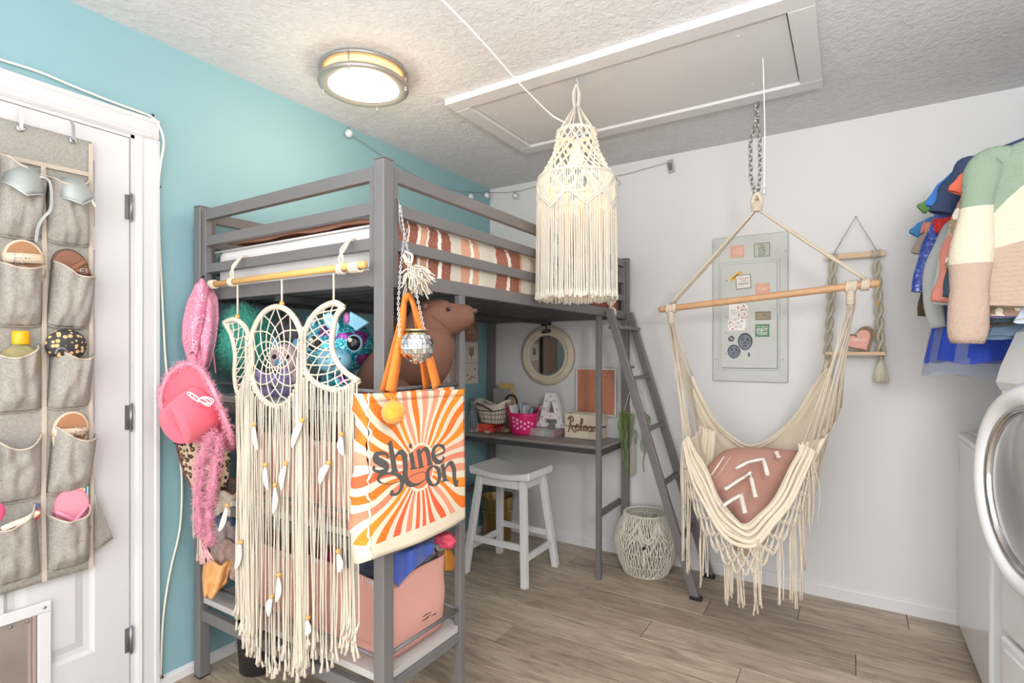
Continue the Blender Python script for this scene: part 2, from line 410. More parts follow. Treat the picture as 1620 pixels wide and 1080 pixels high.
# attic hatch
hz = H - .028
HP = [on(708, 165, z=H - .03), on(832, 245, z=H - .03), on(1303, 138, z=H - .03)]
hx0 = (HP[0].x + HP[1].x) / 2; 
hx0, hx1 = min(HP[0].x, HP[1].x), HP[2].x; hy0, hy1 = HP[0].y, (HP[1].y + HP[2].y) / 2
hatch = thing('attic_hatch', 'white flat attic access hatch framed in boards on the textured ceiling', 'hatch', ((hx0 + hx1) / 2, (hy0 + hy1) / 2, H))
HB = mat('hatch_paint', (212, 212, 213), .5, bump=(8, .1, .004)); fw = .085
for a, b in (((hx0, hy0), (hx1, hy0 + fw)), ((hx0, hy1 - fw), (hx1, hy1)), ((hx0, hy0 + fw), (hx0 + fw, hy1 - fw)), ((hx1 - fw, hy0 + fw), (hx1, hy1 - fw))):
    MB().b2((a[0] + .001, a[1] + .001, H - .03), (b[0] - .001, b[1] - .001, H)).build('frame_board', HB, hatch, bevel=.003)
MB().b2((hx0 + fw + .004, hy0 + fw + .004, H - .018), (hx1 - fw - .004, hy1 - fw - .004, H)).build('hatch_panel', HB, hatch, bevel=.002)
for px, py in ((990, 101), (1168, 57), (1190, 133), (965, 190), (772, 178), (785, 182), (776, 190), (805, 200), (830, 213), (832, 220)):
    p = on(px, py, z=H - .018); MB().ball(p, (.006, .006, .002), 8, 4).build('screw', WHITE, hatch)
# ceiling lamp
cl = on(576, 136, z=H - .06); cl.z = H
lamp = thing('flush_ceiling_light', 'round flush ceiling light with double nickel rings and warm glowing diffuser', 'light', cl)
GLOW = mat('warm_diffuser', (255, 244, 224), .5, emit=((255, 236, 205), 3.2)); NICK = mat('nickel_ring', (170, 166, 160), .4, .6)
MB().lathe([(.156, 0), (.156, -.052)], 48, cl).build('side_glass', mat('amber_side_glass', (255, 214, 150), .5, emit=((255, 196, 110), 1.5)), lamp)
MB().lathe([(.155, -.045), (.150, -.062), (.11, -.074), (.05, -.080), (.001, -.081)], 48, cl).build('diffuser', GLOW, lamp)
MB().lathe([(.150, 0), (.178, 0), (.182, -.006), (.180, -.014), (.160, -.014), (.157, -.008)], 48, cl).build('top_ring', NICK, lamp)
MB().lathe([(.150, -.06), (.176, -.048), (.184, -.054), (.184, -.066), (.172, -.073), (.152, -.072), (.144, -.068)], 48, cl).build('trim_ring', NICK, lamp)
for k in range(4):
    a = k * pi / 2 + .5; MB().tube([(cl.x + .178 * cos(a), cl.y + .178 * sin(a), H - .008), (cl.x + .178 * cos(a), cl.y + .178 * sin(a), H - .078)], .0035, 8).ball((cl.x + .178 * cos(a), cl.y + .178 * sin(a), H - .08), .006, 8, 6).build('post_clip', CHROME, lamp)
pl = bpy.data.lights.new('lamp_glow', 'POINT'); pl.energy = 5; pl.color = (1, .86, .66); pl.shadow_soft_size = .12
po = bpy.data.objects.new('lamp_glow', pl); COL.objects.link(po); po.location = (cl.x, cl.y, H - .2)
# ================================================================ LOFT BED
BX0, BX1, BY0, BY1, BT = .06, 1.048, -2.08, -.065, 1.83
bed = thing('loft_bed', 'grey metal loft bed with guard rails, end shelves, desk underneath and slanting ladder', 'bed', (BX1, BY0, 0))
S = .021
for x in (BX0, BX1):
    for y in (BY0, BY1):
        p = MB().b2((x - S, y - S, .004), (x + S, y + S, BT)).build('post', GREY_METAL, bed, bevel=.003)
        MB().b2((x - S - .001, y - S - .001, BT), (x + S + .001, y + S + .001, BT + .004)).build('post_cap', GREY_METAL, p, bevel=.0015)
        MB().b2((x - S, y - S, 0), (x + S, y + S, .004)).build('foot_pad', BLACK, p)
RZ = ((1.796, .042), (1.693, .037), (1.588, .035), (1.487, .046))
for z, h in RZ:
    for y in (BY0, BY1): MB().b2((BX0 + S, y - .011, z - h / 2), (BX1 - S, y + .011, z + h / 2)).build('end_rail', GREY_METAL, bed, bevel=.002)
    for x in (BX0, BX1): MB().b2((x - .011, BY0 + S, z - h / 2), (x + .011, BY1 - S, z + h / 2)).build('side_rail', GREY_METAL, bed, bevel=.002)
for y in (BY0, BY1):
    for x in (BX0 + S + .014, BX1 - S - .014): MB().b2((x - .0125, y - .0125, 1.46), (x + .0125, y + .0125, 1.817)).build('rail_upright', GREY_METAL, bed, bevel=.002)
for x in (BX0, BX1):
    for y in (BY0 + S + .014, BY1 - S - .014): MB().b2((x - .0125, y - .0125, 1.46), (x + .0125, y + .0125, 1.817)).build('rail_upright', GREY_METAL, bed, bevel=.002)
y = BY0 + .07
while y < BY1 - .05:
    MB().b2((BX0 + .011, y, 1.466), (BX1 - .011, y + .042, 1.478)).build('slat', SLAT_METAL, bed); y += .082
MB().b2((.5, BY0 + .02, 1.445), (.53, BY1 - .02, 1.464)).build('centre_beam', SLAT_METAL, bed)
# inner posts: shelf unit post, desk post
SY = -1.716; DYF = -.43
for y, x in ((SY, BX1), (SY, BX0), (DYF, BX1 - .02), (DYF, BX0)):
    MB().b2((x - .014, y - .014, 0), (x + .014, y + .014, 1.464)).build('inner_post', GREY_METAL, bed, bevel=.0025)
# shelves
SHTOP = mat('shelf_board', (184, 181, 178), .5, bump=(40, .1))
for z in (.313, .72, 1.10):
    MB().b2((BX0 + S, BY0 - .006, z - .022), (BX1 - S + .004, SY + .01, z)).build('shelf_board', SHTOP, bed, bevel=.002)
    MB().b2((BX1 - S + .004, BY0 + S + .002, z - .022), (BX1 + .004, SY - .016, z)).build('shelf_edge', SHTOP, bed)
    for y in (BY0, SY): MB().b2((BX0 + S * .7, y - .012, z - .09 if z < .4 else z - .06), (BX1 - S, y + .012, z - .048 if z < .4 else z - .024)).build('shelf_beam', GREY_METAL, bed, bevel=.002)
    for x in (BX0, BX1): MB().b2((x - .011, BY0 + S, z - .055), (x + .011, SY - .014, z - .024)).build('shelf_beam', GREY_METAL, bed, bevel=.002)
    MB().tube([(BX0 + S, BY0, z + .05), (BX1 - S, BY0, z + .05)], .006, 10).build('shelf_rod', GREY_METAL, bed)
    MB().tube([(BX1, BY0 + S, z + .055), (BX1, SY - .014, z + .055)], .0065, 10).build('shelf_rod', GREY_METAL, bed)
    MB().tube([(BX0 + S, SY, z + .05), (BX1 - S, SY, z + .05)], .006, 10).build('shelf_rod', GREY_METAL, bed)
MB().b2((BX1 - .001, BY0 - S - .003, .28), (BX1 + .009, BY0 - S, .29)).ball((BX1, BY0 - S - .002, .285), (.006, .003, .006), 10, 6).build('bolt', BLACK, bed)
# desk
DT = .735; DX1 = BX1 - .02
MB().b2((BX0 + .02, DYF + .015, DT - .016), (DX1 + .012, BY1 - .02, DT)).build('desk_top', mat('grey_oak_desk', (150, 142, 136), .45, bump=(90, .1), var=(14, (128, 121, 116), .7)), bed, bevel=.0015)
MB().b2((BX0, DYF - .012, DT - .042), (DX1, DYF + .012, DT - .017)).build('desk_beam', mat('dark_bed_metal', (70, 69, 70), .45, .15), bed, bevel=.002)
MB().b2((BX0, BY1 - .03, DT - .06), (BX1, BY1 - .008, DT - .017)).build('desk_beam', GREY_METAL, bed, bevel=.002)
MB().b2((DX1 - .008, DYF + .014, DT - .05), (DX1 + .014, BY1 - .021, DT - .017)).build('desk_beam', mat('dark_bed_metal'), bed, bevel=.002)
MB().b2((BX1 - .045, DYF + .014, .335), (BX1 - .02, BY1, .365)).build('lower_brace', GREY_METAL, bed, bevel=.002)
MB().b2((BX0 - .01, DYF + .014, .335), (BX0 + .012, BY1 - .02, .365)).build('lower_brace', GREY_METAL, bed, bevel=.002)
# ladder
lt = [Vector((1.078, -.40, 1.50)), Vector((1.078, -.075, 1.50))]; lb = [Vector((1.545, -.395, .0)), Vector((1.545, -.075, .0))]
ladder = []
for a, b in zip(lt, lb): MB().bar(a, b, .026, .042, (1, 0, .3)).build('ladder_rail', GREY_METAL, bed, bevel=.003)
for zr in (1.40, 1.12, .845, .565, .285):
    f = (1.50 - zr) / 1.5; a = lt[0].lerp(lb[0], f); b = lt[1].lerp(lb[1], f); MB().bar(a, b, .03 if zr < 1.3 else .075, .018).build('ladder_rung', GREY_METAL, bed, bevel=.002)
for b in lb: MB().b2((b.x - .03, b.y - .016, 0), (b.x + .03, b.y + .016, .02)).build('ladder_foot', BLACK, bed, bevel=.003)

# ---------------------------------------------------------------- mattress, quilt, pillows
MATT = mat('mattress_cover', (222, 220, 220), .85, bump=(25, .25, .006))
mt = thing('mattress', 'pale grey mattress in a fitted sheet lying between the loft bed rails', 'mattress', (.55, -1.07, 1.478))
def matt(u, v):
    return None
def rbox(mb, lo, hi, r, wob=.0, seed=0, n=10, mi=0):
    """soft box (rounded, slightly lumpy)"""
    lo = Vector(lo); hi = Vector(hi); c = (lo + hi) / 2; h = (hi - lo) / 2
    def fn(p):
        q = Vector((0, 0, 0)); m = max(abs(p.x), abs(p.y), abs(p.z)); p = p / m
        for i in range(3):
            hi_ = h[i]; k = hi_ - r; q[i] = p[i] * hi_
        inner = Vector([max(-h[i] + r, min(h[i] - r, q[i])) for i in range(3)]); d = q - inner
        if d.length > 1e-9: q = inner + d.normalized() * min(r, d.length * 1.0) if d.length > r else inner + d
        w_ = wob * nz(q + c, 6, seed); q = q + (q.normalized() * w_)
        return q
    # cube-sphere grid
    for ax in range(3):
        for sg in (-1, 1):
            def g(u, v, ax=ax, sg=sg):
                a = 2 * u - 1; b = 2 * v - 1; a = sin(a * pi / 2) * .35 + a * .65; b = sin(b * pi / 2) * .35 + b * .65; p = [0, 0, 0]; p[ax] = sg; p[(ax + 1) % 3] = a; p[(ax + 2) % 3] = b
                return c + fn(Vector(p))
            mb.grid(g, n, n, mi)
    return mb
rbox(MB(), (.09, -2.045, 1.479), (1.012, -.095, 1.672), .04, .004, 1, 16).build('core', MATT, mt)
MB().tube([(.10, -2.05, 1.53), (.55, -2.052, 1.532), (.99, -2.05, 1.53)], .004, 6).tube([(.10, -2.05, 1.655), (.99, -2.05, 1.655)], .004, 6).build('piping', MATT, mt)
def f_quilt(t):
    tc = t.node('ShaderNodeTexCoord'); sp = t.node('ShaderNodeSeparateXYZ'); t.link(tc.outputs['Object'], sp.inputs[0])
    n = t.noise(t.coord(scale=(3, 1, 3)), 3.0, 4, .6); y = t.math('ADD', sp.outputs[1], t.math('MULTIPLY', t.math('SUBTRACT', n, .5), .06))
    fr = t.math('DIVIDE', t.math('ADD', y, 2.1), 2.1)
    TC, PK, CR, WH, TA = (152, 92, 74), (214, 160, 130), (220, 210, 194), (242, 236, 226), (160, 100, 80)
    B = [(600, TC), (645, WH), (649, TC), (664, WH), (669, PK), (679, WH), (682, TC), (695, WH), (700, TC), (714, CR), (731, PK), (744, WH), (749, PK), (757, CR), (786, TA), (801, WH), (806, TA), (824, PK), (828, CR), (856, TA), (872, WH), (878, PK), (890, CR), (915, TC)]
    c = t.ramp(fr, [((on(px, 400, x=1.03).y + 2.1) / 2.1, k) for px, k in B], 'CONSTANT')
    sp2 = t.noise(t.coord(), 110, 2, .6); c = t.mix(t.ramp(sp2, [(.56, (0, 0, 0)), (.66, (95, 95, 95))]), c, (236, 224, 208))
    t.color(c); t.bump(t.noise(t.coord(), 30, 4), .6, .006)
QUILT = custom('striped_quilt_cloth', f_quilt, .9)
# cloth sheet over top of the mattress and down its open side
def quiltf(u, v):
    y = -2.03 + 1.5 * v; x = None; s_ = u * 1.10
    wob = nz((s_ * 5, y * 4, 0), 1, 3) * .012
    if s_ < .86: return (.13 + s_, y + (0), 1.688 + wob + .010 * sin(y * 9 + s_ * 4))
    q = s_ - .86
    if q < .05: a = q / .05 * pi / 2; return (.99 + sin(a) * .033, y, 1.655 + cos(a) * .033 + wob * .4)
    return (1.021 + .004 * sin(y * 31), y, 1.655 - (q - .05) * .80 )
ql = tag(MB().grid(quiltf, 60, 90).build('striped_quilt', QUILT, solid=.008), 'quilt in brown, terracotta, blush and cream wavy stripes over the mattress edge', 'quilt')
def quiltf2(u, v): return quiltf(u, 1 + v * .27)
ql2 = MB().grid(quiltf2, 50, 20).build('folded_end', QUILT, ql, solid=.008)
BR = mat('quilt_back', (150, 106, 86), .9, bump=(60, .3))
MB().tube([(.2 + .08 * i, -2.046, 1.680 + .005 * sin(i * 1.7) - .0012 * abs(i - 3)) for i in range(11)], [.004] + [.008] * 9 + [.006], 8).build('quilt_hem', BR, ql)
pw = MB()
rbox(pw, (.2, -.52, 1.705), (.86, -.11, 1.80), .045, .02, 5, 12)
tag(pw.build('pillow', mat('grey_pillowcase', (205, 205, 206), .9, bump=(20, .3, .006))), 'light grey pillow at the far end of the loft bed', 'pillow')
# ================================================================ DOOR ORGANISER AND ITS SHOES
def f_linen(t):
    v = t.coord(); a = t.noise(t.coord(scale=(1, 1, 8)), 90, 3); b = t.noise(t.coord(scale=(1, 8, 1)), 90, 3); m = t.math('ADD', t.math('MULTIPLY', a, .5), t.math('MULTIPLY', b, .5))
    t.color(t.ramp(m, [(.35, (138, 134, 128)), (.5, (164, 160, 153)), (.65, (182, 178, 171))])); t.bump(m, .25, .0015)
LINEN = custom('grey_linen', f_linen, .95)
BIND = mat('beige_binding', (200, 188, 174), .9, bump=(300, .3))
org = thing('shoe_organizer', 'grey linen hanging pocket organizer with beige binding on the white panel door', 'organizer', (.0, -2.42, .53))
OY1, CW = -2.425, .130; OZ1 = 1.985; rowb = [1.626, 1.352, 1.085, .808, .56]
def backf(u, v):
    y = OY1 - u * CW * 4; z = .53 + v * (OZ1 - .53)
    return (.009 + .004 * nz((y * 6, z * 4, 0), 1) + .006 * (1 - v), y, z - .012 * (u * 4 * .1))
MB().grid(backf, 40, 60).build('backing', LINEN, org, solid=.003)
for k in range(5):
    y = OY1 - k * CW
    MB().ribbon([(.017 + .003 * nz((k, z_, 0), 3), y - (.004 if k == 0 else 0) + .004 * nz((k * 3, z_ * 3, 1), 1), z_) for z_ in [.53 + i * (1.87 - .53) / 24 for i in range(25)] + ([1.93, 1.975] if k in (0, 4) else [])], .0125, .0035, (1, 0, 0)).build('binding_strip', BIND, org)
MB().ribbon([(.0165, OY1 - i / 12 * CW * 4, 1.87 - .001 * i) for i in range(13)], .014, .003, (1, 0, 0)).build('binding_strip', BIND, org)
for k, py_ in ((0, 222), (1, 203)):
    c = on((115, 32)[k], py_, x=.017)
    g = MB().lathe([(.004, .003), (.009, .0035), (.011, .001), (.004, .0)], 20, c, Matrix.Rotation(pi / 2, 3, 'Y')).build('grommet', CHROME, org)
    MB().ribbon([c + Vector((.004, 0, -.004)), c + Vector((.01, 0, .0)), c + Vector((.008, 0, .03)), c + Vector((.004, 0, .05)), (.006, c.y, DZ - .02)], .009, .0015, (1, 0, 0)).build('over_door_hook', WHITE if k else CHROME, org)
lips = {}
def pocket(k, r_, ymid, zb, h, bulge, sag, lean, seed):
    w_ = CW - .014
    def f(u, v):
        a = 1 - abs(2 * u - 1) ** 5
        out = (bulge + .012) * a * (.55 + .45 * v ** .8) * min(1, .2 + v / .18); fold = nz((u * 5, v * 3 + seed, seed), 1) * .011 * a + .007 * a * sin((u - .5) * 22 * (1 - v * .3) + seed) * max(0, v - .15) * (1 - v * .4)
        dr = .010 * (1 - v) * a * (1 if v < .1 else 0)
        return (.014 + out + fold, ymid + w_ / 2 - u * w_ + lean * .01 * v, zb + v * h - sag * (1 - (2 * u - 1) ** 2) * v ** 2 + (u - .5) * lean * .03 * v - dr)
    p = MB().grid(f, 22, 18).build('pocket', LINEN, org, solid=.002, shift=True)
    lp = [Vector(f(i / 22, 1)) + Vector((.001, 0, 0)) for i in range(23)]
    MB().tube(lp, .0032, 6).build('pocket_piping', BIND, p)
    MB().tube([Vector(f(i / 22, 0)) + Vector((.002, 0, 0)) for i in range(23)], .002, 5).build('pocket_seam', LINEN, p)
    return f
PK = [[(.21, .052, .035, -.6), (.19, .055, .03, 1.2), (.185, .045, .03, 1.0), (.195, .055, .03, 1.5), (.185, .06, .03, -.3)],
      [(.215, .05, .02, 1.5), (.185, .055, .02, .0), (.19, .045, .03, -.8), (.195, .035, .04, 0), (.20, .04, .03, -1.6)]]
for k in range(4):
    for r_ in range(5):
        h, b, s_, l = PK[k % 2][r_]; pocket(k, r_, OY1 - (k + .5) * CW, rowb[r_] + .004, h, b, s_, l, k * 7 + r_ * 3)
# loose corner flap at the bottom and faint gold print
MB().grid(lambda u, v: (.016 + .012 * u + .004 * sin(u * 5), OY1 + .004 + u * .055 * (1 - v * .95), .585 + v * .20 + u * .03 * (1 - v) - .0), 8, 10).build('side_flap', LINEN, org, solid=.002)
GOLD = mat('gold_print', (176, 142, 98), .6)
gp = MB(); c = on(122, 858, x=.074)
for i in range(9): gp.tube([c + Vector((0, .016 - i * .004, .004 * sin(i * 2.1) + i * -.0004)), c + Vector((0, .013 - i * .004, .004 * cos(i * 1.7)))], .0009, 4)
gp.build('gold_lettering', GOLD, org, kind='stuff')

SILV = mat('silver_glitter', (150, 157, 157), .3, .5, bump=(900, .8, .001), var=(700, (205, 210, 210), .6))
def toe_shoe(px, py, label, sc=1.0, strap=None, ang=0):
    c = on(px, py - 7, x=.066); t = thing('ballet_flat', label, 'shoe', c, 'silver shoes in the organizer pockets')
    rot = Matrix.Rotation(radians(ang), 3, 'X')
    def f(u, v):
        a = pi * u; r_ = sc; th = v * pi / 2; zz = cos(th) * .052; rr = sin(th) ** .8
        p = Vector((-.012 + sin(a) * .034 * rr, cos(a) * .036 * rr, zz - .03 - .02 * (1 - abs(cos(a))) * v ** 3 * (1 if v > .7 else 0)))
        return c + rot @ (p * r_)
    MB().grid(f, 22, 12).build('upper', SILV, t, solid=.0025)
    rim = [Vector(f(i / 22, 1)) for i in range(23)]; MB().tube(rim, .0022, 6).build('rim', mat('silver_piping', (206, 210, 208), .35, .5), t)
    MB().ball(c + rot @ Vector((-.008, 0, -.02)) * sc, (.012, .031, .042), 14, 10, rot).build('lining', mat('shoe_lining', (214, 200, 184), .8), t)
    if strap:
        MB().ribbon(catmull([on(a, b, x=xx) for a, b, xx in strap], 5), .0075, .002, (1, .2, .3)).build('strap', mat('silver_strap', (198, 204, 204), .35, .35), t)
    return t
toe_shoe(43, 284, 'silver glitter flat with a long dangling strap, in the top pocket nearer the picture edge', 1.4, [(50, 286, .07), (62, 280, .08), (76, 284, .082), (81, 300, .083), (80, 330, .083), (68, 345, .083), (60, 360, .084), (57, 382, .086)], -8)
toe_shoe(118, 300, 'silver glitter flat tipped sideways in the top pocket beside the door hinge side', 1.3, [(104, 312, .06), (122, 320, .082), (130, 309, .083), (140, 310, .08), (151, 327, .078)], 12)
def sandal(name, px, py, label, rot, sole, foot, strapm, straps, scale=1.0, group='sandals in the organizer pockets'):
    c = on(px, py - 13, x=.017); t = thing(name, label, 'sandal', c, group); Rm = Matrix.Rotation(radians(rot), 4, 'X')
    M_ = Matrix.Translation(c) @ Rm @ Matrix(((0, 0, 1, 0), (1, 0, 0, 0), (0, 1, 0, 0), (0, 0, 0, 1)))
    def outline(k): 
        P = []
        for i in range(28):
            a = 2 * pi * i / 28; x = cos(a) * .040 * k * scale; y = sin(a); y = (y * .05 if y > 0 else y * .11); P.append((x * (1 - .15 * (sin(a) < 0) * abs(sin(a))), y * k * scale))
        return P
    MB().prism(outline(1), .014, M_).build('sole', sole, t, bevel=.003)
    MB().prism(outline(.9), .0165, M_).build('footbed', foot, t, bevel=.001)
    for (y0, w_, tilt, buck) in straps:
        P = [M_ @ Vector((x * scale, y0 * scale + tilt * x * scale, .006 + .026 * sqrt(max(0, 1 - (x / .041) ** 2)))) for x in [-.041 + i * .082 / 12 for i in range(13)]]
        n_ = [ (M_.to_3x3() @ Vector((x / .05, 0, 1))) for x in [-.041 + i * .082 / 12 for i in range(13)]]
        s_ = MB().ribbon(P, w_ * scale, .003, n_, sm=True).build('strap', strapm, t)
        if buck is not None:
            bc = M_ @ Vector((buck * scale, (y0 + tilt * buck) * scale, .006 + .029 * sqrt(max(0, 1 - (buck / .041) ** 2)))); bx = (M_.to_3x3() @ Vector((1, tilt, 0))).normalized(); by = (M_.to_3x3() @ Vector((-tilt, 1, 0))).normalized()
            q = [bc + bx * (a * .009) + by * (b * w_ * .62 * scale) for a, b in ((-1, -1), (1, -1), (1, 1), (-1, 1))]
            MB().tube(q, .0013, 6, closed=True).tube([bc - bx * .009, bc + bx * .009], .001, 5).build('buckle', CHROME, s_)
            for dd in (.014, .021):
                MB().ball(M_ @ Vector(((buck + dd) * scale, (y0 + tilt * buck) * scale, .006 + .0275 * sqrt(max(0, 1 - ((buck + dd) / .041) ** 2)) + .002)), .0022, 8, 6).build('eyelet', STEEL, s_)
    return t
CORK = mat('cork_footbed', (178, 132, 96), .8, bump=(200, .3)); TANL = mat('cream_leather', (230, 208, 184), .5); BRL = mat('brown_leather', (142, 98, 76), .5, bump=(150, .2))
sandal('buckle_sandal', 36, 424, 'cream double-strap buckle sandal with tan cork footbed, second pocket row', 4, TANL, CORK, TANL, [(.002, .024, .0, -.016), (-.030, .018, -.05, -.010)], 1.24)
sandal('thong_sandal', 110, 436, 'brown leather sandal with crossing straps and a small buckle', 18, mat('dark_brown_sole', (96, 72, 60), .6), BRL, mat('brown_strap', (160, 108, 82), .5), [(-.004, .011, .35, None), (-.010, .011, -.35, .018)], 1.22)
sandal('buckle_sandal', 110, 692, 'cream single-strap buckle sandal with tan cork footbed, fourth pocket row', -6, TANL, CORK, TANL, [(-.005, .020, .05, .012)], 1.2)
c = on(110, 800, x=.035)
tp = sandal('pink_slipper', 112, 812, 'pink rubber slipper with a glossy thong strap in the bottom pocket', 3, mat('pink_sole', (238, 150, 166), .5), mat('pink_footbed', (244, 160, 178), .4), mat('pink_strap', (246, 150, 182), .3), [(-.04, .012, .9, None), (-.04, .012, -.9, None)], 1.18)
# striped sock edge behind the slipper
def f_str(t):
    sp = t.node('ShaderNodeSeparateXYZ'); tc = t.node('ShaderNodeTexCoord'); t.link(tc.outputs['Object'], sp.inputs[0])
    t.color(t.ramp(t.math('FRACT', t.math('MULTIPLY', sp.outputs[1], 28)), [(0, (240, 235, 225)), (.12, (230, 170, 60)), (.3, (240, 235, 225)), (.42, (60, 110, 190)), (.56, (240, 235, 225)), (.68, (70, 150, 120)), (.84, (240, 235, 225)), (.9, (235, 140, 80))], 'CONSTANT'))
c = on(126, 776, x=.022)
tag(MB().grid(lambda u, v: (.022 + .006 * sin(u * pi), c.y + .028 - u * .056, c.z - .08 + v * .1 + .012 * sin(u * pi)), 10, 8).build('striped_sock', custom('sock_stripes', f_str, .9), solid=.004), 'rainbow striped white sock showing out behind the pink slipper', 'sock')
# dotted slipper
def f_dots(t):
    v = t.coord(); d = t.voro(v, 62, 'F1', 0, .55); nn = t.noise(v, 60, 2); d = t.math('ADD', d, t.math('MULTIPLY', t.math('SUBTRACT', nn, .5), .25)); t.color(t.ramp(d, [(0, (228, 188, 128)), (.34, (228, 188, 128)), (.37, (58, 58, 60))], 'CONSTANT'))
c = on(105, 543, x=.04)
cp = thing('spotted_slipper', 'black slipper with gold spots in the third pocket row', 'slipper', c)
MB().ball(c + Vector((0, 0, -.005)), (.03, .056, .052), 20, 14).build('upper', custom('gold_dots', f_dots, .6), cp)
MB().tube(catmull([c + Vector((.02, -.0, -.035)), c + Vector((.03, -.014, -.018)), c + Vector((.03, -.03, -.018)), c + Vector((.024, -.036, -.034))], 5), .004, 8).build('strap', mat('clear_strap', (120, 124, 126), .2), cp)
# perfume bottle
c = on(33, 566, x=.036)
pb = thing('perfume_bottle', 'yellow-capped glass bottle of amber liquid in the third pocket row', 'bottle', c)
MB().lathe([(.001, -.08), (.034, -.08), (.044, -.05), (.050, .0), (.044, .022), (.024, .034), (.018, .042)], 28, c, sx=.42).build('glass', mat('amber_glass', (206, 196, 146), .1, trans=.5), pb)
MB().lathe([(.020, .042), (.022, .046), (.022, .078), (.018, .084), (.001, .084)], 24, c, sx=.8).build('cap', mat('yellow_cap', (236, 176, 24), .3), pb)
c = on(60, 805, x=.05)
kc = thing('lanyard_clip', 'small blue and red clip standing in the lowest organizer pocket', 'clip', c)
MB().tube([c + Vector((0, .004 * cos(a), .008 + .010 * sin(a))) for a in [i * pi / 5 - .3 for i in range(8)]], .0016, 6).build('loop', mat('blue_clip', (72, 92, 150), .4), kc)
MB().b2(c + Vector((-.003, -.004, -.03)), c + Vector((.003, .004, -.001))).build('tab', mat('red_clip', (196, 60, 60), .5), kc)
c = on(30, 825, x=.055)
tag(MB().tube(catmull([on(2, 838, x=.05), on(20, 830, x=.052), on(45, 820, x=.05), on(62, 808, x=.045)], 5), [.006] + [.010] * 14 + [.006], 10).build('rolled_cloth', mat('cream_cloth', (240, 224, 204), .9)), 'rolled cream cloth tucked across the lowest organizer pocket', 'cloth')
c = on(-3, 810, x=.05)
tag(MB().ball(c, (.012, .016, .028), 14, 10).build('hair_bow', mat('hot_pink', (226, 92, 138), .6, bump=(200, .4))), 'hot pink rounded hair accessory at the edge of the lowest pocket', 'accessory')

# ================================================================ CABLE AND STRING LIGHTS
pts = [(-60, 74), (0, 94), (60, 113), (120, 138), (180, 162), (238, 184), (252, 200), (259, 225), (254, 260), (250, 295), (250, 340), (254, 420), (258, 500), (263, 580), (272, 640), (285, 720), (288, 780), (284, 840), (270, 900), (260, 960), (256, 1010), (254, 1070)]
wp = [on(a, b, x=.012 if b < 190 or b > 290 else .03) for a, b in pts]
cb = thing('white_cable', 'white cable running over the door casing and down the teal wall', 'cable', (0, -2.1, 0))
MB().tube(catmull(wp, 5), .0042, 8).build('wire', mat('cable_white', (232, 230, 216), .5), cb)
for a, b in ((241, 183), (252, 296), (256, 1070)):
    c = on(a, b, x=.01); MB().tube([c + Vector((0, 0, -.004)), c + Vector((.012, 0, .0)), c + Vector((0, 0, .006))], .003, 6).build('cable_clip', mat('bronze_clip', (92, 72, 60), .4, .6), cb)
sl = thing('string_lights', 'clear globe string lights strung along the top of teal and white walls', 'lights', (.02, -.2, 2.3))
sp1 = [on(552, 211, x=.02), on(640, 268, x=.02), on(700, 296, x=.02), on(748, 304, x=.02), on(772, 303, x=.02)]
sp2 = [on(775, 304, y=-.02), on(815, 303, y=-.02), on(870, 290, y=-.02), on(975, 278, y=-.02), on(1020, 267, y=-.02), on(1060, 256, y=-.02)]
MB().tube(catmull(sp1 + sp2, 6), .0016, 5).build('wire', mat('thin_dark_wire', (130, 132, 134), .5), sl)
GLS = mat('clear_bulb_glass', (226, 230, 232), .08, .35)
for p, q in ((on(552, 211, x=.035), 0), (on(745, 311, x=.03), 0), (on(770, 309, x=.03), 0), (on(815, 310, y=-.03), 1), (on(975, 289, y=-.03), 1)):
    b_ = MB().ball(p, .021, 10, 8).build('globe_bulb', GLS, sl)
    MB().tube([p + Vector((0, 0, .03)), p + Vector((0, 0, .016))], .006, 8).build('socket', mat('bulb_socket', (150, 150, 150), .4, .5), b_)
c = on(1061, 263, y=-.014)
bx = MB().box(c, (.034, .02, .075), Matrix.Rotation(radians(-10), 3, 'Y')).build('battery_box', mat('battery_box', (176, 178, 178), .4, .3), sl, bevel=.003)
MB().box(c + Vector((0, -.011, -.004)), (.022, .002, .045), Matrix.Rotation(radians(-10), 3, 'Y')).build('box_cover', mat('box_cover', (110, 110, 108), .4), bx)
# ================================================================ DREAMCATCHER WALL HANGING
PYD = -2.135
def wy(px, py, y=PYD): return on(px, py, y=y)
dcw = thing('dreamcatcher_hanging', 'cream moon-phase dreamcatcher hanging on a wooden dowel with a long fringe', 'dreamcatcher', (.6, PYD, 1.51))
dz = 1.513
MB().tube([(.215, PYD, dz), (1.03, PYD, dz + .006)], .0105, 14).build('dowel', mat('honey_dowel', (222, 178, 108), .45, var=(40, (205, 156, 86), .5)), dcw)
def wrap(mb, c, ax, r, rr, turns, pitch):
    P = []; 
    for i in range(turns * 10 + 1):
        a = 2 * pi * i / 10; P.append(Vector(c) + Vector(ax) * ((i / 10 - turns / 2) * pitch) + Vector((0, cos(a) * r, sin(a) * r)))
    mb.tube(P, rr, 6)
for px in (368, 540):
    mb = MB(); c = wy(px, 430); x = c.x
    for s_ in (-1, 1): mb.tube(catmull([(x + s_ * .006, PYD + .01, dz), (x - s_ * .008, PYD - .002, dz + .03), (x + s_ * .008, PYD + .006, dz + .06), (x, BY0 - .02, 1.607), (x, BY0, 1.611), (x, BY0 + .016, 1.60)], 5), .0042, 6)
    wrap(mb, (x, PYD, dz), (1, 0, 0), .0135, .0035, 3, .008); mb.build('hanging_rope', ROPE, dcw)
for x, k in ((.24, 4), (.99, 5)): mb = MB(); wrap(mb, (x, PYD, dz), (1, 0, 0), .0135, .0035, k, .008); mb.build('rope_wrap', ROPE, dcw)
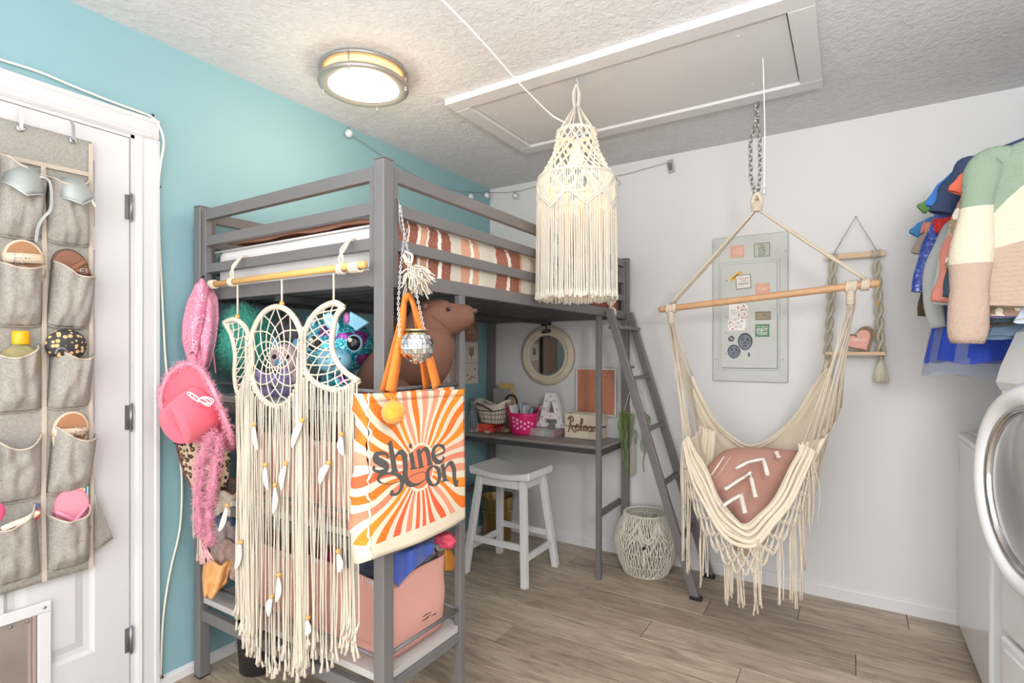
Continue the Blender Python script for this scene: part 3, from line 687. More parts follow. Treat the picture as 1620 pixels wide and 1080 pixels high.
# outlines in (x,z)
def circ(cx, cz, rx, rz_, n=40): return [Vector((cx + rx * cos(2 * pi * i / n), 0, cz + rz_ * sin(2 * pi * i / n))) for i in range(n)]
def P3(v): return Vector((v.x, PYD - .004, v.z))
C2 = (.618, 1.252, .146, .163)
p_ = [wy(*q) for q in ((545, 486), (530, 479), (507, 490), (490, 512), (481, 540), (480, 565), (486, 588), (503, 607), (533, 617), (555, 612), (569, 602))]; out3 = catmull([Vector((v.x, 0, v.z)) for v in p_], 5)
p_ = [wy(*q) for q in ((545, 486), (534, 500), (528, 525), (527, 550), (534, 570), (548, 588), (569, 602))]; in3 = catmull([Vector((v.x, 0, v.z)) for v in p_], 5)
p_ = [wy(*q) for q in ((357, 510), (372, 505), (388, 515), (397, 535), (401, 560), (399, 585), (390, 610), (380, 628))]; out1 = catmull([Vector((v.x, 0, v.z)) for v in p_], 5)
p_ = [wy(*q) for q in ((357, 510), (368, 530), (374, 560), (373, 590), (375, 612), (380, 628))]; in1 = catmull([Vector((v.x, 0, v.z)) for v in p_], 5)
RING = mat('wrapped_ring_cord', (212, 202, 185), .9, bump=(260, .6, .002))
MB().tube([P3(v) for v in circ(*C2)], .0095, 8, closed=True).build('ring', RING, dcw)
MB().tube([P3(v) for v in out3], .0095, 8).tube([P3(v) for v in in3], .0085, 8).build('crescent_frame', RING, dcw)
MB().tube([P3(v) for v in out1], .009, 8).tube([P3(v) for v in in1], .008, 8).build('crescent_frame', RING, dcw)
wb = MB(); n = 12; prev = [Vector((C2[0] + C2[2] * cos(2 * pi * i / n), 0, C2[1] + C2[3] * sin(2 * pi * i / n))) for i in range(n)]
k = 1.0; rr = .0025
for lay in range(7):
    k2 = k * .78; off = .5 if lay % 2 == 0 else 0
    cur = [Vector((C2[0] - .004 + C2[2] * k2 * cos(2 * pi * (i + off) / n), 0, C2[1] - .005 + C2[3] * k2 * sin(2 * pi * (i + off) / n))) for i in range(n)]
    for i in range(n):
        a = cur[i]; b = prev[i if off else (i - 1) % n]; c_ = prev[(i + 1) % n] if off else prev[i]
        for q in (b, c_): wb.tube([P3(a), P3(q)], rr, 4, cap=False)
    prev = cur; k = k2
wb.build('web', ROPE, dcw, kind='stuff')
def net(outp, inp, n, m):
    mb = MB()
    def at(u, v):
        o_ = outp[min(len(outp) - 1, int(round(u * (len(outp) - 1))))]; i_ = inp[min(len(inp) - 1, int(round(u * (len(inp) - 1))))]; return o_.lerp(i_, v)
    for j in range(m):
        for i in range(n):
            u0 = (i + .5 * (j % 2)) / n; u1 = (i + .5 * ((j + 1) % 2)) / n
            for du in ((u1 - u0), (u1 - u0) + (1 / n if u1 < u0 else -1 / n)):
                u2 = u0 + du
                if 0 <= u2 <= 1 and u0 <= 1: mb.tube([P3(at(u0, j / m)), P3(at(u2, (j + 1) / m))], rr, 4, cap=False)
    return mb
net(out3, in3, 13, 4).build('web', ROPE, dcw, kind='stuff'); net(out1, in1, 10, 3).build('web', ROPE, dcw, kind='stuff')
BEAD = mat('wooden_bead', (218, 166, 92), .4)
for px, py, px2, py2 in ((376, 448, 376, 506), (446, 442, 446, 486), (528, 433, 528, 484)):
    a = wy(px, py); b = wy(px2, py2); a.y = b.y = PYD; MB().tube([(b.x, PYD, dz - .01), b], .0032, 6).build('cord', ROPE, dcw)
    MB().ball(b + Vector((0, 0, .012)), .0085, 12, 8).build('bead', BEAD, dcw)
# fringe: roots on the lower outline of the three rings, lengths scalloped
def tip_z(x):
    P = [(.13, .56), (.17, .53), (.30, .43), (.40, .37), (.50, .30), (.575, .265), (.66, .29), (.74, .30), (.80, .38), (.86, .36), (.93, .40), (.99, .46)]
    for a, b in zip(P, P[1:]):
        if a[0] <= x <= b[0]: return a[1] + (b[1] - a[1]) * (x - a[0]) / (b[0] - a[0])
    return P[0][1] if x < P[0][0] else P[-1][1]
roots = []
lo2 = [v for v in circ(*C2, n=120) if v.z < C2[1] - .03]
for v in lo2[::1]: roots.append(v)
roots += [v for i, v in enumerate(out3[16:]) ] + [v.lerp(out3[min(i + 17, len(out3) - 1)], .5) for i, v in enumerate(out3[16:])]
roots += [v for v in out1[14:]] + [v.lerp(w2, .5) for v, w2 in zip(out1[14:], out1[15:])]
roots += [Vector((.135 + .011 * i, 0, 1.08 - i * .01)) for i in range(6)]
fr = MB(); tips = MB(); rf = random.Random(3)
for v in roots:
    zt = tip_z(v.x) + rf.uniform(-.045, .05); dx_ = rf.gauss(0, .012); z0 = v.z; dy = rf.uniform(-.016, .002); ph = rf.random() * 6
    m = 8; P = []
    for i in range(m + 1):
        t_ = i / m; sway = .0025 * sin(ph + t_ * 7)
        P.append(Vector((v.x + dx_ * t_ ** 1.5 + sway, PYD - .008 + dy + .002 * sin(ph * 2 + t_ * 9), z0 + (zt - z0) * t_)))
    fr.tube(P, .0021, 5, cap=False)
    e = P[-1]; d = Vector((rf.gauss(0, .25), rf.gauss(0, .1), -1)).normalized(); tips.tube([e + Vector((0, 0, .004)), e + d * .012, e + d * .032], [.0022, .0035, .0062], 6)
fr.build('fringe_strands', ROPE, dcw, kind='stuff'); tips.build('frayed_ends', ROPE, dcw, kind='stuff')
# two bunches: knotted wraps along the lower rims
kn = MB()
for v in roots[::2]: kn.tube([(v.x - .004, PYD - .014, v.z + .004), (v.x + .004, PYD - .014, v.z - .002)], .0045, 6)
kn.build('lark_knots', ROPE, dcw, kind='stuff')
FEA = mat('white_feather', (238, 236, 230), .8, bump=(200, .4))
def feather(px, py, px2, py2, wd=.014):
    a = wy(px, py, PYD - .034); b = wy(px2, py2, PYD - .036); d = b - a; sd = d.cross(Vector((0, 1, 0))).normalized()
    def f(u, v):
        wv = wd * sin(pi * min(1, v * .93 + .05)) ** .7; return a + d * v + sd * ((u - .5) * 2 * wv + .012 * sin(v * pi) * (.6 if (px * 7) % 2 else -.6)) + Vector((0, -.003 * abs(u - .5), 0))
    q = MB().grid(f, 4, 12).build('feather', FEA, dcw, solid=.0008)
    MB().tube([a + d * t_ + sd * (.012 * sin(t_ * pi) * (.6 if (px * 7) % 2 else -.6)) + Vector((0, -.002, 0)) for t_ in (0, .25, .5, .75, .95)], .0008, 4).build('quill', ROPE, q)
    MB().ball(a + Vector((0, 0, .006)), .0075, 10, 8).build('bead', BEAD, dcw)
for q in ((402, 674, 408, 712), (478, 668, 462, 708), (540, 690, 543, 720), (435, 770, 432, 812), (520, 735, 505, 765), (359, 802, 346, 840), (441, 912, 437, 952), (430, 946, 425, 975), (380, 860, 378, 895, ), (535, 875, 536, 905), (452, 736, 445, 775), (420, 738, 424, 775), (381, 860, 372, 900), (487, 980, 484, 1005)): feather(*q[:4])

# ================================================================ SOFT THINGS HUNG AT THE LEFT POST
def drape(name, m, parent, prof, depth, seed, folds=5, amp=.02, thick=.003, nu=36, nv=26):
    """hanging cloth: prof = [(px_left, px_right, py)] from top to bottom at camera depth; folds across"""
    def f(u, v):
        s_ = v * (len(prof) - 1); i = min(int(s_), len(prof) - 2); t_ = s_ - i; a, b = prof[i], prof[i + 1]
        l = a[0] + (b[0] - a[0]) * t_; r_ = a[1] + (b[1] - a[1]) * t_; y = a[2] + (b[2] - a[2]) * t_
        d = depth + amp * sin(u * pi * folds + seed + v * 1.5) * (.3 + .7 * v) + amp * .8 * nz((u * 3, v * 3, seed), 1.3) - .03 * sin(pi * u)
        return on(l + (r_ - l) * u, y + 4 * sin(u * pi * folds * .7 + seed), d=d)
    return MB().grid(f, nu, nv).build(name, m, parent, solid=thick)
HD = 1.985
def f_band(t):
    v = t.coord(); a = t.voro(v, 22, 'DISTANCE_TO_EDGE', 0); nn = t.noise(v, 8, 2, .45, 4)
    c = t.ramp(nn, [(.40, (226, 134, 164)), (.41, (250, 226, 232)), (.43, (226, 134, 164)), (.50, (226, 134, 164)), (.51, (186, 84, 120)), (.53, (250, 222, 230)), (.55, (226, 134, 164)), (.61, (226, 134, 164)), (.62, (248, 216, 226)), (.635, (226, 134, 164))]); t.color(c)
BANDM = custom('pink_bandana', f_band, .85)
hk = tag(MB().tube(catmull([on(319, 470, d=2.0), on(317, 450, d=2.02), on(320, 438, d=2.06), on(326, 437, d=2.11)], 4), .0035, 8).build('black_hook', BLACK), 'small black hook on the wall-side front post holding the bandana', 'hook')
ba = thing('pink_bandana', 'pink paisley bandana hanging folded from a hook on the bed post', 'bandana', on(318, 520, d=HD))
drape('cloth', BANDM, ba, [(311, 330, 444), (296, 345, 475), (289, 346, 505), (288, 343, 535), (297, 336, 568), (296, 324, 598)], HD, 1, 4, .016)
drape('loose_fold', BANDM, ba, [(308, 330, 450), (300, 325, 490), (296, 316, 530), (300, 312, 560)], HD - .032, 3, 2, .006)
ft = thing('grey_scarf_tail', 'thin grey and pink cords hanging behind the bandana above the hat', 'cord', on(325, 560, d=2.02))
MB().tube([on(322, 500, d=2.02), on(320, 590, d=2.0)], .006, 8).build('grey_cord', mat('grey_cord', (150, 146, 146), .8), ft)
MB().tube([on(333, 510, d=2.03), on(341, 590, d=2.0)], .003, 6).build('pink_cord', mat('pink_cord', (236, 150, 176), .8), ft)
# hat
hc = on(322, 646, d=1.90)
ax = (-FWD * .86 - RGT * .28 - UP * .42).normalized(); hx = ax.cross(UP).normalized() * -1; hy = ax.cross(hx) * -1
if hy.z < 0: hy = -hy
HM = basis(hc, hx, hy, ax)
FELT = mat('pink_felt', (232, 112, 132), .85, bump=(300, .25), sheen=.2)
hat = thing('cowgirl_hat', 'pink felt cowgirl hat with fluffy trim and white bow, crown towards the room', 'hat', hc)
def brim(u, v):
    a = 2 * pi * u; r_ = .075 + v * .072; curl = .045 * (cos(a) ** 2) * v ** 1.6 - .012 * (sin(a) ** 2) * v
    return HM @ Vector((cos(a) * r_ * .92, sin(a) * r_ * 1.16, curl))
MB().grid(brim, 48, 8, closed=True).build('brim', FELT, hat, solid=.004)
def crown(u, v):
    a = 2 * pi * u; th = v * pi / 2; r_ = .078 * (1 - .30 * v ** 2) * cos(max(0, (v - .72) / .28) * pi / 2) ** .6 if v > .72 else .078 * (1 - .22 * v)
    h = .125 * min(1, v / .74) if v < .74 else .125 + .008 * sin((v - .74) / .26 * pi / 2)
    x = cos(a) * r_ * .9; y = sin(a) * r_ * 1.12
    pinch = .030 * math.exp(-((x / .022) ** 2)) * max(0, v - .45) / .55; h -= pinch
    if v > .3: x *= 1 - .22 * (v - .3) * max(0, -sin(a)) ** 2
    return HM @ Vector((x, y, h))
MB().grid(crown, 40, 20, closed=True).build('crown', FELT, hat, solid=.003)
rim = [Vector(brim(i / 60, 1)) for i in range(60)]
PF = mat('pink_fluff', (240, 166, 188), .9)
MB().tube(rim, .007, 6, closed=True).spikes([p + Vector((R.gauss(0, .004), R.gauss(0, .004), R.gauss(0, .004))) for p in rim for _ in range(6)], .008, 5200, .014, .0008).build('fluffy_trim', PF, hat, kind='stuff')
SPK = mat('silver_tinsel', (235, 235, 240), .15, .9)
sq = MB()
for _ in range(50):
    c = R.choice(rim) + Vector((R.gauss(0, .008), R.gauss(0, .008), R.gauss(0, .008))); d = Vector((R.gauss(0, 1), R.gauss(0, 1), R.gauss(0, 1))).normalized(); sq.tube([c, c + d * .012], .0007, 3)
sq.build('tinsel', SPK, hat, kind='stuff')
BOWM = mat('white_bow', (244, 240, 240), .4); bw = MB()
bc = on(322, 628, d=1.80)
for s_ in (-1, 1):
    for k in range(3):
        L = (.052, .042, .030)[k]; ang = (.35, .0, -.5)[k]
        P = [bc + hx * (s_ * L * (1 - cos(2 * pi * i / 12)) / 2) + hy * (s_ * -.012 * (1 - cos(2 * pi * i / 12)) / 2 + sin(2 * pi * i / 12) * .012 + ang * .02 * (1 - cos(2 * pi * i / 12)) / 2) + ax * (.012 - .008 * (1 - cos(2 * pi * i / 12)) / 2 + .006) for i in range(12)]
        bw.tube(P, .0021, 5, closed=True)
bw.ball(bc + ax * .02, .006, 8, 6); bw.build('rhinestone_bow', BOWM, hat)
# boa
boa = thing('feather_boa', 'fluffy pink marabou boa dangling in two strands under the hat', 'boa', on(325, 770, d=1.93))
s1 = catmull([on(333, 688, d=1.86), on(322, 725, d=1.86), on(317, 765, d=1.87), on(314, 800, d=1.88), on(318, 838, d=1.89)], 10); s2 = catmull([on(345, 690, d=1.87), on(341, 730, d=1.87), on(336, 775, d=1.88), on(330, 810, d=1.89), on(332, 855, d=1.90)], 10)
for s_, nm in ((s1, 2), (s2, 2)):
    MB().tube(s_, .008, 8).spikes([p + Vector((R.gauss(0, .006), R.gauss(0, .006), R.gauss(0, .006))) for p in s_ for _ in range(3)], .012, 5200, .017, .0010).build('fluffy_strand', PF, boa, kind='stuff')
CRD = mat('dusty_pink_cord', (226, 170, 172), .9)
tl = MB()
for k in range(9): a = on(316 + k * 2.2, 842, d=1.9); tl.tube(catmull([a, on(321 + R.uniform(-5, 6), 862, d=1.9), on(323 + k * 2.6 - 6, 885 + R.uniform(-3, 8), d=1.9)], 4), .0028, 5)
tl.build('cord_tassel', CRD, boa, kind='stuff')
# leopard cloth
def f_leo(t):
    v = t.coord(); d = t.voro(v, 48, 'F1', 0, .7); nn = t.noise(v, 60, 2, .5); d = t.math('ADD', d, t.math('MULTIPLY', t.math('SUBTRACT', nn, .5), .6))
    t.color(t.ramp(d, [(0, (146, 112, 84)), (.20, (44, 34, 30)), (.42, (206, 182, 152))], 'CONSTANT'))
lp = thing('leopard_bag', 'leopard print cloth bag hanging behind the pink hat against the teal wall', 'bag', on(318, 740, d=2.0))
drape('cloth', custom('leopard_print', f_leo, .8), lp, [(279, 360, 680), (282, 364, 710), (290, 364, 740), (303, 360, 768), (318, 352, 790)], 2.0, 2, 4, .012)
MB().tube(catmull([on(a, b, d=1.995) for a, b in ((277, 680), (281, 712), (290, 742), (303, 770))], 5), .003, 6).build('burgundy_edge', mat('burgundy_edge', (120, 60, 64), .8), lp)
c = on(283, 700, d=1.97)
kr = thing('snap_hook_keys', 'small black and blue snap hooks dangling at the leopard bag corner', 'keyring', c)
MB().tube([on(275, 701, d=1.97), on(290, 704, d=1.97)], .003, 6).build('black_clip', BLACK, kr)
MB().ball(c + UP * .008, (.008, .006, .005), 10, 8).build('blue_charm', mat('blue_charm', (70, 130, 180), .3), kr)
MB().tube([c + Vector((.004 * cos(i * pi / 4), 0, -.012 + .006 * sin(i * pi / 4))) for i in range(8)], .0012, 5, closed=True).build('ring', CHROME, kr)
# clothes hanging / piled at the shelf end
GC = mat('taupe_cloth', (150, 136, 124), .9, bump=(60, .4, .003)); CC = mat('cream_knit', (222, 212, 196), .9, bump=(90, .5, .003)); NB = mat('denim_blue', (74, 98, 128), .9); SP = mat('speckled_taupe', (176, 154, 142), .9, var=(90, (140, 112, 108), .8)); TAN = mat('tan_leather', (216, 160, 100), .5, bump=(40, .3))
c = on(348, 800, d=2.08)
for nm, m, lab, pf in (('taupe_jacket', GC, 'taupe jacket bunched beside the dreamcatcher fringe at the shelf end', [(322, 372, 752), (322, 374, 775), (326, 374, 795), (334, 372, 812)]),
                       ('cream_knit_top', CC, 'cream knitted top bulging out under the taupe jacket', [(338, 378, 780), (336, 378, 792), (338, 376, 803), (342, 372, 812)]),
                       ('denim_garment', NB, 'folded blue denim showing between cream knit and grey cloth', [(340, 376, 806), (340, 376, 816), (341, 376, 830)]),
                       ('grey_sweater', mat('warm_grey_cloth', (160, 148, 144), .9), 'warm grey sweater layered under the blue denim', [(336, 376, 826), (336, 378, 842), (338, 376, 858)]),
                       ('speckled_sweatshirt', SP, 'speckled taupe sweatshirt hanging over the shelf end', [(336, 380, 856), (334, 380, 875), (336, 380, 895), (338, 380, 915)]),
                       ('tan_pouch', TAN, 'tan leather pouch with a pointed bottom resting at the lower shelf corner', [(324, 368, 890), (322, 362, 910), (323, 358, 925), (325, 340, 943)])):
    o = drape(nm, m, None, pf, {'taupe_jacket': 2.06, 'cream_knit_top': 2.02, 'denim_garment': 2.06, 'grey_sweater': 2.05, 'speckled_sweatshirt': 2.03, 'tan_pouch': 2.0}[nm], len(nm), 4, .014, .012, 24, 14); tag(o, lab, 'clothing')
# ================================================================ BINS AND CLOTHES ON THE SHELVES
BIN = mat('blush_canvas', (218, 164, 152), .85, bump=(260, .25), var=(3, (212, 158, 146), .4)); PIPE = mat('white_piping', (240, 236, 232), .7)
def fbin(label, x0, x1, z0, h, y0=-2.035, y1=-1.735, dip=.0, seed=0):
    t = thing('fabric_bin', label, 'bin', ((x0 + x1) / 2, (y0 + y1) / 2, z0), 'blush pink bins on the end shelves'); cx, cy = (x0 + x1) / 2, (y0 + y1) / 2; hx_, hy_ = (x1 - x0) / 2, (y1 - y0) / 2
    def ringp(a, k=1.0):
        c_, s_ = cos(a), sin(a); e = .28; return (abs(c_) ** e * (1 if c_ > 0 else -1) * hx_ * k, abs(s_) ** e * (1 if s_ > 0 else -1) * hy_ * k)
    def f(u, v):
        k = .97 + .03 * v + .02 * sin(v * pi); x, y = ringp(2 * pi * u, k); w_ = .006 * nz((x * 6, y * 6, v * 3), 1, seed) * v
        return (cx + x + w_, cy + y + w_, z0 + v * (h + dip * nz((x * 4, y * 4, 0), 1, seed + 5)) + .001)
    MB().grid(f, 72, 10, closed=True).build('wall', BIN, t, solid=.003)
    MB().prism([ringp(2 * pi * i / 48, .965) for i in range(48)], .006, Matrix.Translation((cx, cy, z0 + .002))).build('base', BIN, t)
    rim = [Vector(f(i / 72, 1)) for i in range(72)]; MB().tube(rim, .0028, 6, closed=True).build('rim_piping', BIN, t)
    tr = MB()
    for i in range(0, 72):
        for k in (0, .5):
            p = Vector(f((i + k) / 72, 1))
            if p.y < y0 + .03 and p.x < x1 - .01: tr.tube([p + Vector((-.001, -.0035, .001)), p + Vector((.001, -.004, -.012))], .0018, 4)
    if tr.v: tr.build('fringe_trim', PIPE, t, kind='stuff')
    return t
b1 = fbin('open blush fabric bin overflowing with clothes on the lowest shelf, nearest corner post', .63, 1.02, .314, .245, dip=.02, seed=2)
sc = MB(); 
for pts_ in (((668, 976), (674, 972), (683, 967)), ((667, 983), (676, 977), (681, 972)), ((682, 974), (690, 970))): sc.tube([on(a, b, x=1.022) for a, b in pts_], [.0005, .002, .0006][:len(pts_)], 5)
sc.build('scuff_mark', mat('dark_scuff', (60, 48, 48), .8), b1, kind='stuff')
fbin('blush fabric bin beside the overflowing one on the lowest shelf, behind the fringe', .22, .61, .314, .25, dip=.015, seed=5)
fbin('blush fabric bin on the middle shelf, behind the orange sunburst tote', .63, 1.02, .721, .245, dip=.012, seed=8)
fbin('blush fabric bin on the middle shelf, next to the cloth pile at the wall', .22, .61, .721, .25, dip=.01, seed=9)
def lump(name, label, m, c, r, seed, cat='clothing', amp=.5, group=None, top=None):
    c = Vector(c)
    def fn(p):
        k = 1 + amp * nz(p, 1.7, seed) + amp * .35 * abs(nz(p, 4, seed + 3)) ; return p * k
    return tag(MB().ball(c, r, 30, 20, fn=fn).build(name, m), label, cat, group)
DEN = mat('dark_denim', (62, 70, 92), .9, bump=(200, .4), var=(14, (150, 160, 176), .35))
lump('folded_jeans', 'dark blue denim with pale seams spilling from the open blush bin', DEN, (.80, -1.92, .55), (.13, .09, .055), 3)
lump('patterned_shirt', 'black and white patterned cloth at the back corner of the open blush bin', mat('monochrome_print', (40, 40, 46), .8, var=(60, (210, 210, 214), .35)), (.94, -1.80, .545), (.055, .06, .05), 5)
lump('magenta_shirt', 'magenta cloth edge showing under the denim in the open blush bin', mat('magenta_cloth', (206, 50, 110), .8), (.70, -1.96, .535), (.05, .05, .04), 7)
lump('grey_hoodie', 'grey cloth rising behind the denim in the open blush bin', mat('pale_grey_cloth', (170, 162, 156), .9), (.78, -1.84, .60), (.05, .05, .05), 9)
lump('pink_shirt', 'hot pink cloth folded over the back corner of the open blush bin', mat('coral_pink_cloth', (236, 88, 116), .8), (1.0, -1.735, .605), (.04, .035, .025), 11)
def panel_cloth(name, label, m, quad, seed, amp=.008, cat='clothing', th=.003, n=20):
    q = [Vector(p) for p in quad]; nrm = (q[1] - q[0]).cross(q[3] - q[0]).normalized()
    def f(u, v):
        p = q[0].lerp(q[1], u).lerp(q[3].lerp(q[2], u), v); return p + nrm * (amp * sin(u * 11 + seed + v * 2) + amp * nz((u * 4, v * 4, seed), 1))
    return tag(MB().grid(f, n, n).build(name, m, solid=th), label, cat)
BLU = mat('royal_blue_satin', (62, 92, 186), .35, sheen=.3)
def blu(u, v):
    a = on(622 + 66 * u, 852, x=1.0); xx = 1.028 + .012 * sin(pi * u) + .006 * sin(u * 14)
    top = 850; bot = 930 - 62 * abs(u - .18) ** .8 * 1.1
    p = on(624 + 62 * u - 6 * v * (1 - u), top + (bot - top) * v, x=xx if v > .35 else .97 + (xx - .97) * v / .35); return p
tag(MB().grid(blu, 30, 18).build('blue_satin_shirt', BLU, solid=.003), 'royal blue satin cloth draped over the open blush bin', 'clothing')
tag(MB().grid(lambda u, v: on(704 + 18 * u * (1 - abs(v - .6) * .9), 868 + 34 * v, x=1.0 - .02 * u + .008 * sin(v * 6)), 10, 12).build('mustard_shirt', mat('mustard_cloth', (226, 152, 50), .8), solid=.003), 'mustard orange cloth poking out at the back of the open bin', 'clothing')
# dustbin on the floor
db = thing('black_bin', 'small black plastic bin with slotted side on the floor under the end shelf', 'bin', (.20, -1.93, 0))
BP = mat('black_bin_plastic', (44, 44, 47), .35)
MB().lathe([(.001, .001), (.068, .001), (.072, .006), (.084, .19), (.087, .192), (.087, .198), (.081, .198), (.069, .012), (.001, .01)], 36, (.20, -1.93, 0)).build('body', BP, db)
sl_ = MB()
for c_ in (-1, 0):
    for k in range(5):
        a = -2.1 + c_ * .24; r_ = .0735 + .0117 * (k / 5 * .8 + .25); z = .06 + k * .024; sl_.box((.20 + cos(a) * (r_ + .004), -1.93 + sin(a) * (r_ + .004), z), (.003, .012, .003), Matrix.Rotation(a, 3, 'Z'))
sl_.build('slots', mat('slot_grey', (150, 150, 150), .5), db, kind='stuff')

# ================================================================ PLUSH TOYS ON THE TOP SHELF
CF = basis((0, 0, 0), RGT, UP, -FWD).to_3x3()
def cloc(px, py, d): return on(px, py, d=d)
c = cloc(385, 540, 2.09); GF = mat('teal_green_fur', (72, 178, 158), .95, sheen=.3, var=(30, (50, 150, 132), .6))
gp_ = thing('green_fluffy_plush', 'sea green long-haired fluffy plush behind the left crescent moon', 'plush toy', c)
MB().ball(c, (.115, .085, .125), 20, 14).build('body', GF, gp_)
shell = [c + Vector((sin(t_) * cos(a) * .112, sin(t_) * sin(a) * .082, cos(t_) * .122)) for t_ in [pi * (i + .5) / 26 for i in range(26)] for a in [2 * pi * k / 34 for k in range(34)]]
mb = MB()
for p in shell:
    for _ in range(5):
        d = ((p - c).normalized() + Vector((R.gauss(0, .45), R.gauss(0, .45), R.gauss(0, .45) - .35))).normalized(); x = d.orthogonal().normalized() * .0016; q = p + Vector((R.gauss(0, .005), R.gauss(0, .005), R.gauss(0, .005))); e = q + d * R.uniform(.02, .045)
        mb.add([q - x, q + x, q + d.cross(x) * 1.3, e], [(0, 1, 3), (1, 2, 3), (2, 0, 3)], 0, True)
mb.build('fur', GF, gp_, kind='stuff')
def plush(name, label, m, c, r, ears, m2=None, face=True):
    t = thing(name, label, 'plush toy', c); MB().ball(c, r, 24, 16, CF).build('head', m, t)
    MB().ball(c + Vector((0, .02, -r[1] * 1.3)), (r[0] * .9, r[2] * .8, r[1] * .7), 20, 14).build('body', m, t)
    for s_ in (-1, 1): MB().ball(c + CF @ Vector((s_ * r[0] * .7, r[1] * .85, 0)), ears, 14, 10, CF).build('ear', m2 or m, t)
    if face:
        for s_ in (-1, 1): MB().ball(c + CF @ Vector((s_ * r[0] * .38, r[1] * .1, r[2] * .93)), .009, 12, 8).build('eye', BLACK, t)
        MB().ball(c + CF @ Vector((0, -r[1] * .3, r[2] * .92)), (r[0] * .35, r[1] * .25, .02), 14, 10, CF).build('muzzle', m2 or m, t)
    return t
LIL = mat('lilac_plush', (160, 144, 196), .9, bump=(200, .4)); PNK = mat('pale_pink_plush', (218, 190, 196), .9, bump=(200, .4))
plush('lilac_plush', 'lilac plush toy low behind the round dreamcatcher web', LIL, cloc(432, 612, 2.02), (.07, .055, .06), (.02, .02, .015))
plush('pale_pink_plush', 'pale pink and blue plush toy high behind the round dreamcatcher web', PNK, cloc(452, 566, 2.06), (.06, .055, .05), (.018, .03, .012), mat('sky_blue_plush', (110, 170, 205), .8))
plush('grey_plush', 'dark grey plush toy at the back above the pale pink one', mat('dark_grey_plush', (100, 96, 104), .9), cloc(462, 528, 2.16), (.05, .045, .05), (.015, .02, .012), None, False)
# sequin toy
def f_seq(t):
    v = t.coord(); vc = t.n.new('ShaderNodeTexVoronoi'); vc.inputs['Scale'].default_value = 210; t.link(v, vc.inputs['Vector'])
    sp = t.node('ShaderNodeSeparateColor'); t.link(vc.outputs['Color'], sp.inputs[0]); big = t.noise(v, 16, 2, .5, .5)
    cy = t.ramp(sp.outputs[0], [(0, (16, 110, 130)), (.3, (30, 160, 180)), (.6, (60, 200, 210)), (.85, (150, 230, 235))], 'CONSTANT')
    mg = t.ramp(sp.outputs[1], [(0, (120, 40, 110)), (.4, (200, 90, 180)), (.7, (90, 60, 140))], 'CONSTANT'); t.color(t.mix(t.ramp(big, [(.58, (0, 0, 0)), (.60, (255, 255, 255))]), cy, mg))
    t.b.inputs['Metallic'].default_value = .5; nn = t.node('ShaderNodeBump'); nn.inputs['Strength'].default_value = .9; nn.inputs['Distance'].default_value = .003; t.link(sp.outputs[2], nn.inputs['Height']); t.link(nn.outputs[0], t.b.inputs['Normal'])
SEQ = custom('turquoise_sequins', f_seq, .28)
LB = mat('iridescent_light_blue', (120, 186, 214), .35, .25, var=(120, (170, 214, 232), .5))
c = cloc(536, 546, 1.90); sq = thing('sequin_plush', 'turquoise and pink sequin plush with big glossy eyes beside the corner post', 'plush toy', c)
MB().ball(c, (.122, .105, .088), 32, 22, CF, fn=lambda p: Vector((p.x, p.y * (1 - .12 * p.x * p.x), p.z))).build('head', SEQ, sq)
MB().ball(c + CF @ Vector((.01, -.052, .075)), (.058, .046, .045), 22, 14, CF).build('muzzle', LB, sq)
for s_ in (-1, 1):
    e = c + CF @ Vector((.012 + s_ * .066, .006, .078)); q = MB().ball(e, (.029, .031, .016), 20, 12, CF).build('eye', mat('eye_rim', (150, 200, 225), .2), sq)
    MB().ball(e + CF @ Vector((0, 0, .006)), (.024, .026, .014), 18, 12, CF).build('pupil', mat('eye_black', (26, 22, 30), .12), q)
    MB().ball(e + CF @ Vector((-.009, .011, .018)), (.008, .008, .004), 12, 8, CF).build('highlight', mat('eye_highlight', (220, 214, 200), .3), q)
    MB().ball(c + CF @ Vector((.02 + s_ * .022, -.045, .118)), (.003, .004, .002), 8, 6, CF).build('nostril', BLACK, sq)
def fin(pts_, th, zoff):
    P = [(a * .001, b * .001) for a, b in pts_]; return MB().prism(P, th, Matrix.Translation(c + CF @ Vector((0, 0, zoff))) @ CF.to_4x4())
fin([(40, 70), (55, 118), (92, 98), (122, 78), (80, 50), (55, 28)], .012, .04).build('ear', LB, sq, bevel=.004)
fin([(-30, 96), (-8, 112), (22, 92), (30, 60), (22, 28), (8, 22), (-2, 50), (-20, 66)], .012, .075).build('wing_fin', LB, sq, bevel=.004)
fin([(-110, 60), (-95, 100), (-60, 106), (-72, 64)], .012, .03).build('ear', LB, sq, bevel=.004)
MB().ball(c + CF @ Vector((.043, .090, .045)), (.014, .024, .014), 14, 10, CF).build('pink_tuft', mat('pink_sequins', (206, 110, 190), .25, .5, bump=(220, 1, .003), var=(200, (240, 170, 220), .8)), sq)
MB().tube(catmull([c + CF @ Vector(p) for p in ((-.005, -.062, .118), (.012, -.072, .118), (.034, -.066, .114))], 4), .0014, 5).build('mouth', BLACK, sq)
MB().ball(c + Vector((-.06, .05, -.13)), (.08, .05, .05), 20, 12).build('body', SEQ, sq)
